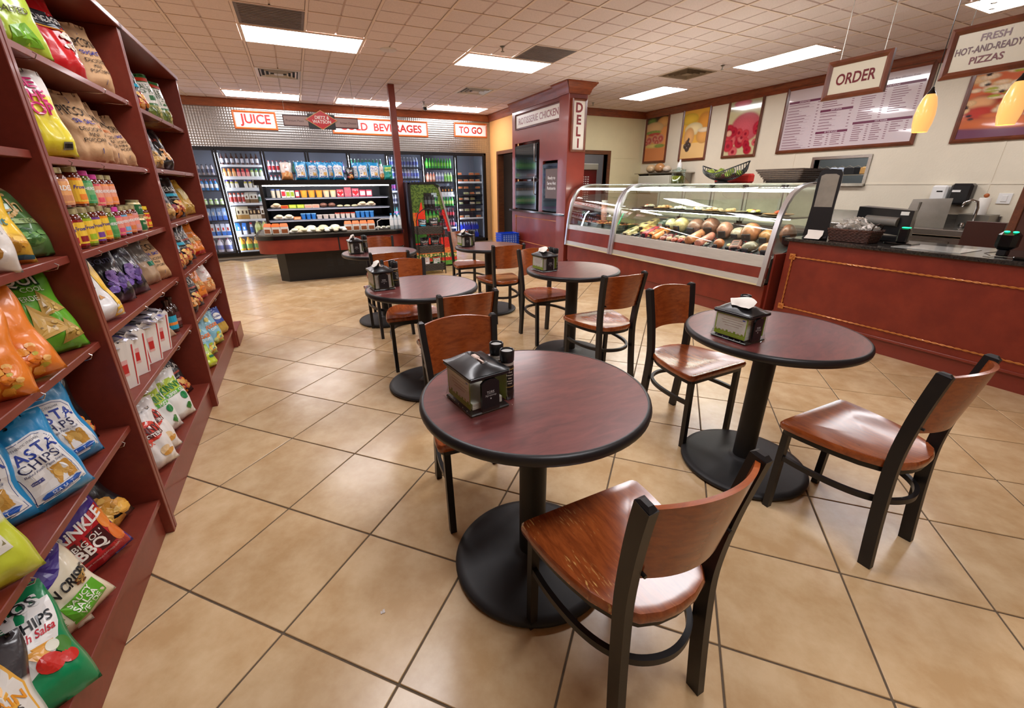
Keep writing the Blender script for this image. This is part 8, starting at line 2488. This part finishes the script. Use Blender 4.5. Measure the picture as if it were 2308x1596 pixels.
for y, lab in ((1.905, 'amber glass pendant lamp hanging beside the menu board'), (1.44, 'amber glass pendant lamp cut by the right edge of the photo')):
    r = empty('pendant_lamp', (4.40, y, 1.74), label=lab, cat='lamp', group='amber pendant lamps')
    MB().lathe([(.046, 1.745), (.058, 1.80), (.062, 1.86), (.056, 1.92), (.042, 1.975), (.028, 2.0)], 28, 4.40, y, cap=False).build('lamp_shade', M_amber, r, True)
    MB().lathe([(.030, 1.998), (.024, 2.01), (.012, 2.03), (.008, 2.045)], 18, 4.40, y).build('lamp_holder', M_blackg, r, 40)
    MB().tube([(4.40, y, 2.04), (4.40, y, H)], .003, 6).build('cord', M_blackg, r)
    MB().ell(4.40, y, 1.82, .024, .024, .034).build('bulb', mat('bulb_warm', (255, 230, 180), .5, emit=25, emit_rgb=(255, 225, 170)), r, True)

# ================================================================== MERCHANDISER AND TOWER RACK
r = empty('open_cooler', (2.1, 7.85, 0), label='open drink cooler with vegetable graphics on its side and sloped front', cat='cooler')
YS, YE = 7.58, 8.20
bp_ = [(1.72, 0), (2.50, 0), (2.51, .42), (2.46, .50), (2.26, 1.36), (2.16, 1.44), (1.72, 1.44)]
win = [(1.98, .52), (2.40, .52), (2.20, 1.27), (1.98, 1.27)]
def pan(y, name, m, parent, flip=False):
    vs = [(x, y, z) for x, z in bp_]; return vs
a = MB()
a.add([(x, YE, z) for x, z in bp_], [tuple(range(7))]); a.add([(1.72, YS, 0), (1.72, YE, 0), (1.72, YE, 1.44), (1.72, YS, 1.44)], [(0, 1, 2, 3)])
for (x0, z0), (x1, z1) in ((bp_[1], bp_[2]), (bp_[2], bp_[3]), (bp_[4], bp_[5]), (bp_[5], bp_[6])): a.quad((x0, YS, z0), (x0, YE, z0), (x1, YE, z1), (x1, YS, z1))
a.build('body', mat('dark_purple_metal', (62, 58, 70), .35, .4), r)
# printed side, as a fine grid outside the window
gv, gc, gf = [], [], []; nx, nz = 40, 70
def inside(x, z):
    right = 2.51 if z < .42 else (2.51 - (z - .42) * .62 if z < .5 else 2.46 - (z - .5) * .2326)
    return 1.745 <= x <= right
def inwin(x, z): return 1.98 < x < 2.40 - (z - .52) * .267 and .52 < z < 1.27
def pcol(x, z):
    n_ = rng.uniform(.75, 1.2)
    if z > 1.0 or (x < 1.95 and z > .95):
        c = (96, 120, 50) if rng.rand() > .45 else (60, 84, 34)
    elif x < 1.98 + .0 and z > .62:
        c = (232, 70, 40) if x > 1.80 + (1.0 - z) * .1 else (214, 120, 50)
    elif z > .44: c = (60, 110, 44) if x < 1.98 else (206, 40, 36)
    elif z > .34: c = (216, 44, 36)
    elif z > .25: c = (226, 120, 60)
    elif z > .16: c = (90, 130, 60) if rng.rand() > .4 else (226, 190, 120)
    elif z > .10: c = (206, 50, 40)
    else: c = (90, 150, 60); 
    return tuple(min(1, t * n_) for t in C(*c))
for j in range(nz):
    for i in range(nx):
        x0, x1 = 1.745 + .77 * i / nx, 1.745 + .77 * (i + 1) / nx; z0, z1 = .03 + 1.38 * j / nz, .03 + 1.38 * (j + 1) / nz
        xm, zm = (x0 + x1) / 2, (z0 + z1) / 2
        if not inside(xm, zm) or inwin(xm, zm): continue
        b0 = len(gv); c = pcol(xm, zm)
        gv += [(x0, YS, z0), (x1, YS, z0), (x1, YS, z1), (x0, YS, z1)]; gc += [c] * 4; gf.append((b0, b0 + 1, b0 + 2, b0 + 3))
MB().add(gv, gf, 0, gc).build('printed_side', M_print, r)
a = MB()
a.add([(1.80, YS - .002, .70), (1.99, YS - .002, .66), (1.965, YS - .002, .76), (1.93, YS - .002, 1.12), (1.915, YS - .002, 1.12)], [(0, 1, 2, 3, 4)], 0, C(232, 60, 38)); a.build('carrot_print', M_print, r)
MB().quad((win[0][0], YS + .01, win[0][1]), (win[1][0], YS + .01, win[1][1]), (win[2][0], YS + .01, win[2][1]), (win[3][0], YS + .01, win[3][1])).build('side_pane', M_glass, r)
MB().sweep([(2.47, YS - .004, .46), (2.25, YS - .004, 1.37)], .02, .03, side=(0, 1, 0)).build('edge_light_trim', M_alum, r)
MB().sweep([(1.74, YS - .004, .03), (1.74, YS - .004, 1.40), (1.78, YS - .004, 1.43), (2.16, YS - .004, 1.43), (2.25, YS - .004, 1.36)], .02, .035, side=(0, 1, 0)).build('edge_frame', M_black, r)
for z in (.52, .78, 1.04):
    MB().box(1.76, YS + .03, z - .012, 2.38 - (z - .52) * .25, YE - .02, z).build('shelf', M_shelfw, r)
for n_, z in enumerate((.521, .781, 1.041)):
    me = bottle_mesh('pet', *[((70, 40, 44), (200, 50, 60), (190, 40, 50)), ((70, 190, 80), (190, 226, 120), (90, 200, 90)), ((60, 50, 60), (150, 150, 160), (60, 60, 66))][n_], .2)
    for i in range(5):
        x = 2.02 + i * .07
        if x > 2.36 - (z - .52) * .25: continue
        place(me, 'beverage_bottle', x, YS + .08, z, '%s bottle in the open cooler beside the tower rack' % ['dark red', 'green', 'dark grey'][n_], 'bottle', 'bottles in the open cooler')
M_rw = mat('grey_wicker', (74, 66, 58), .6, var=.4, vscale=60, bump=.8, bscale=90)
r = empty('tower_rack', (1.88, 7.02, 0), label='three tier grey wicker tower rack of snack pouches', cat='rack')
for x in (1.66, 2.09):
    for y in (6.94, 7.14): MB().box(x - .006, y - .006, 0, x + .006, y + .006, .86).build('post', M_black, r)
for z in (.06, .355, .655):
    a = MB(); X, Y0, Y1, h = .205, 6.95, 7.13, .12
    for j in range(6):
        zz = z + .01 + j * .02; pts = []
        for (xa, ya), (xb, yb) in (((-X, Y0), (X, Y0)), ((X, Y0), (X, Y1)), ((X, Y1), (-X, Y1)), ((-X, Y1), (-X, Y0))):
            n = 16 if xa != xb else 7
            for k in range(n): f = k / n; w_ = .003 * (1 if (k + j) % 2 else -1); pts.append((1.875 + xa + (xb - xa) * f + (w_ if xa == xb else 0), ya + (yb - ya) * f + (w_ if ya == yb else 0), zz))
        a.tube(pts, .0105, 5, closed=True)
    a.box(1.875 - X, Y0, z, 1.875 + X, Y1, z + .006)
    a.build('basket_tier', M_rw, r, True)['kind'] = 'stuff'
MB().tube([(1.68, 7.04, .84), (1.72, 7.04, .97), (1.80, 7.04, 1.03), (1.90, 7.04, 1.04), (2.0, 7.04, 1.01), (2.07, 7.04, .93), (2.09, 7.04, .84)], .008, 8).build('handle', M_black, r, True)
for k, (x, z, kd, lab) in enumerate(((1.78, .665, 'terrat', 'black and teal pouch, top tier left of the tower rack'), (1.97, .665, 'terra', 'black and orange pouch, top tier right of the tower rack'), (1.79, .365, 'terra', 'black pouch with orange chips, middle tier left of the tower rack'), (1.97, .365, 'terra', 'black pouch with orange chips, middle tier right of the tower rack'), (1.79, .07, 'whor', 'white and orange pouch, bottom tier left of the tower rack'), (1.97, .07, 'kale', 'green and white pouch, bottom tier right of the tower rack'))):
    bag(kd, -7.02, x, z, 0, 6, 0, lab, .82, (0 if kd in ('whor', 'kale') else 1), frame=ID, group='snack pouches in the tower rack')

# dropped bits on the floor
for k, (x, y, c, lab) in enumerate(((-.47, 1.0, (30, 28, 30), 'tiny black scrap on a floor tile near the shelves'), (.03, 1.13, (206, 196, 190), 'tiny white crumb on the floor tile before the nearest table'), (1.79, 2.98, (220, 216, 210), 'crumpled white scrap on the floor by the middle table base'))):
    rs_ = random.Random(k); a = MB()
    for q_ in range(3 if k == 0 else 2): a.box(-.012 + q_ * .008, -.004, 0, -.008 + q_ * .008 + .003, .006 + .004 * q_, .002)
    o = a.build('scrap', mat('scrap%d' % k, c, .6), None); o.location = (x, y, .0005); tag(o, lab, 'scrap')

# ------------------------------------------------------------------ labels: tell equal neighbours apart by their place in the row
by = {}
for o in bpy.data.objects:
    if o.parent is None and 'label' in o and 'category' in o: by.setdefault(o['label'], []).append(o)
ORDL = ['leftmost', 'second from left', 'third from left', 'fourth from left', 'fifth from left', 'sixth from left', 'seventh from left', 'eighth from left', 'ninth from left', 'tenth from left', 'eleventh from left', 'twelfth from left', 'thirteenth from left', 'fourteenth from left', 'fifteenth from left']
for lab, os_ in by.items():
    if len(os_) < 2: continue
    os_.sort(key=lambda o: (o.matrix_world.translation.x / max(.05, o.matrix_world.translation.y), o.matrix_world.translation.z))
    n = len(os_)
    for k, o in enumerate(os_):
        t = ORDL[k] if k < 15 and k <= n / 2 + 1 else ('rightmost' if k == n - 1 else ORDL[min(14, n - 1 - k)].replace('from left', 'from right'))
        o['label'] = lab + ', ' + t
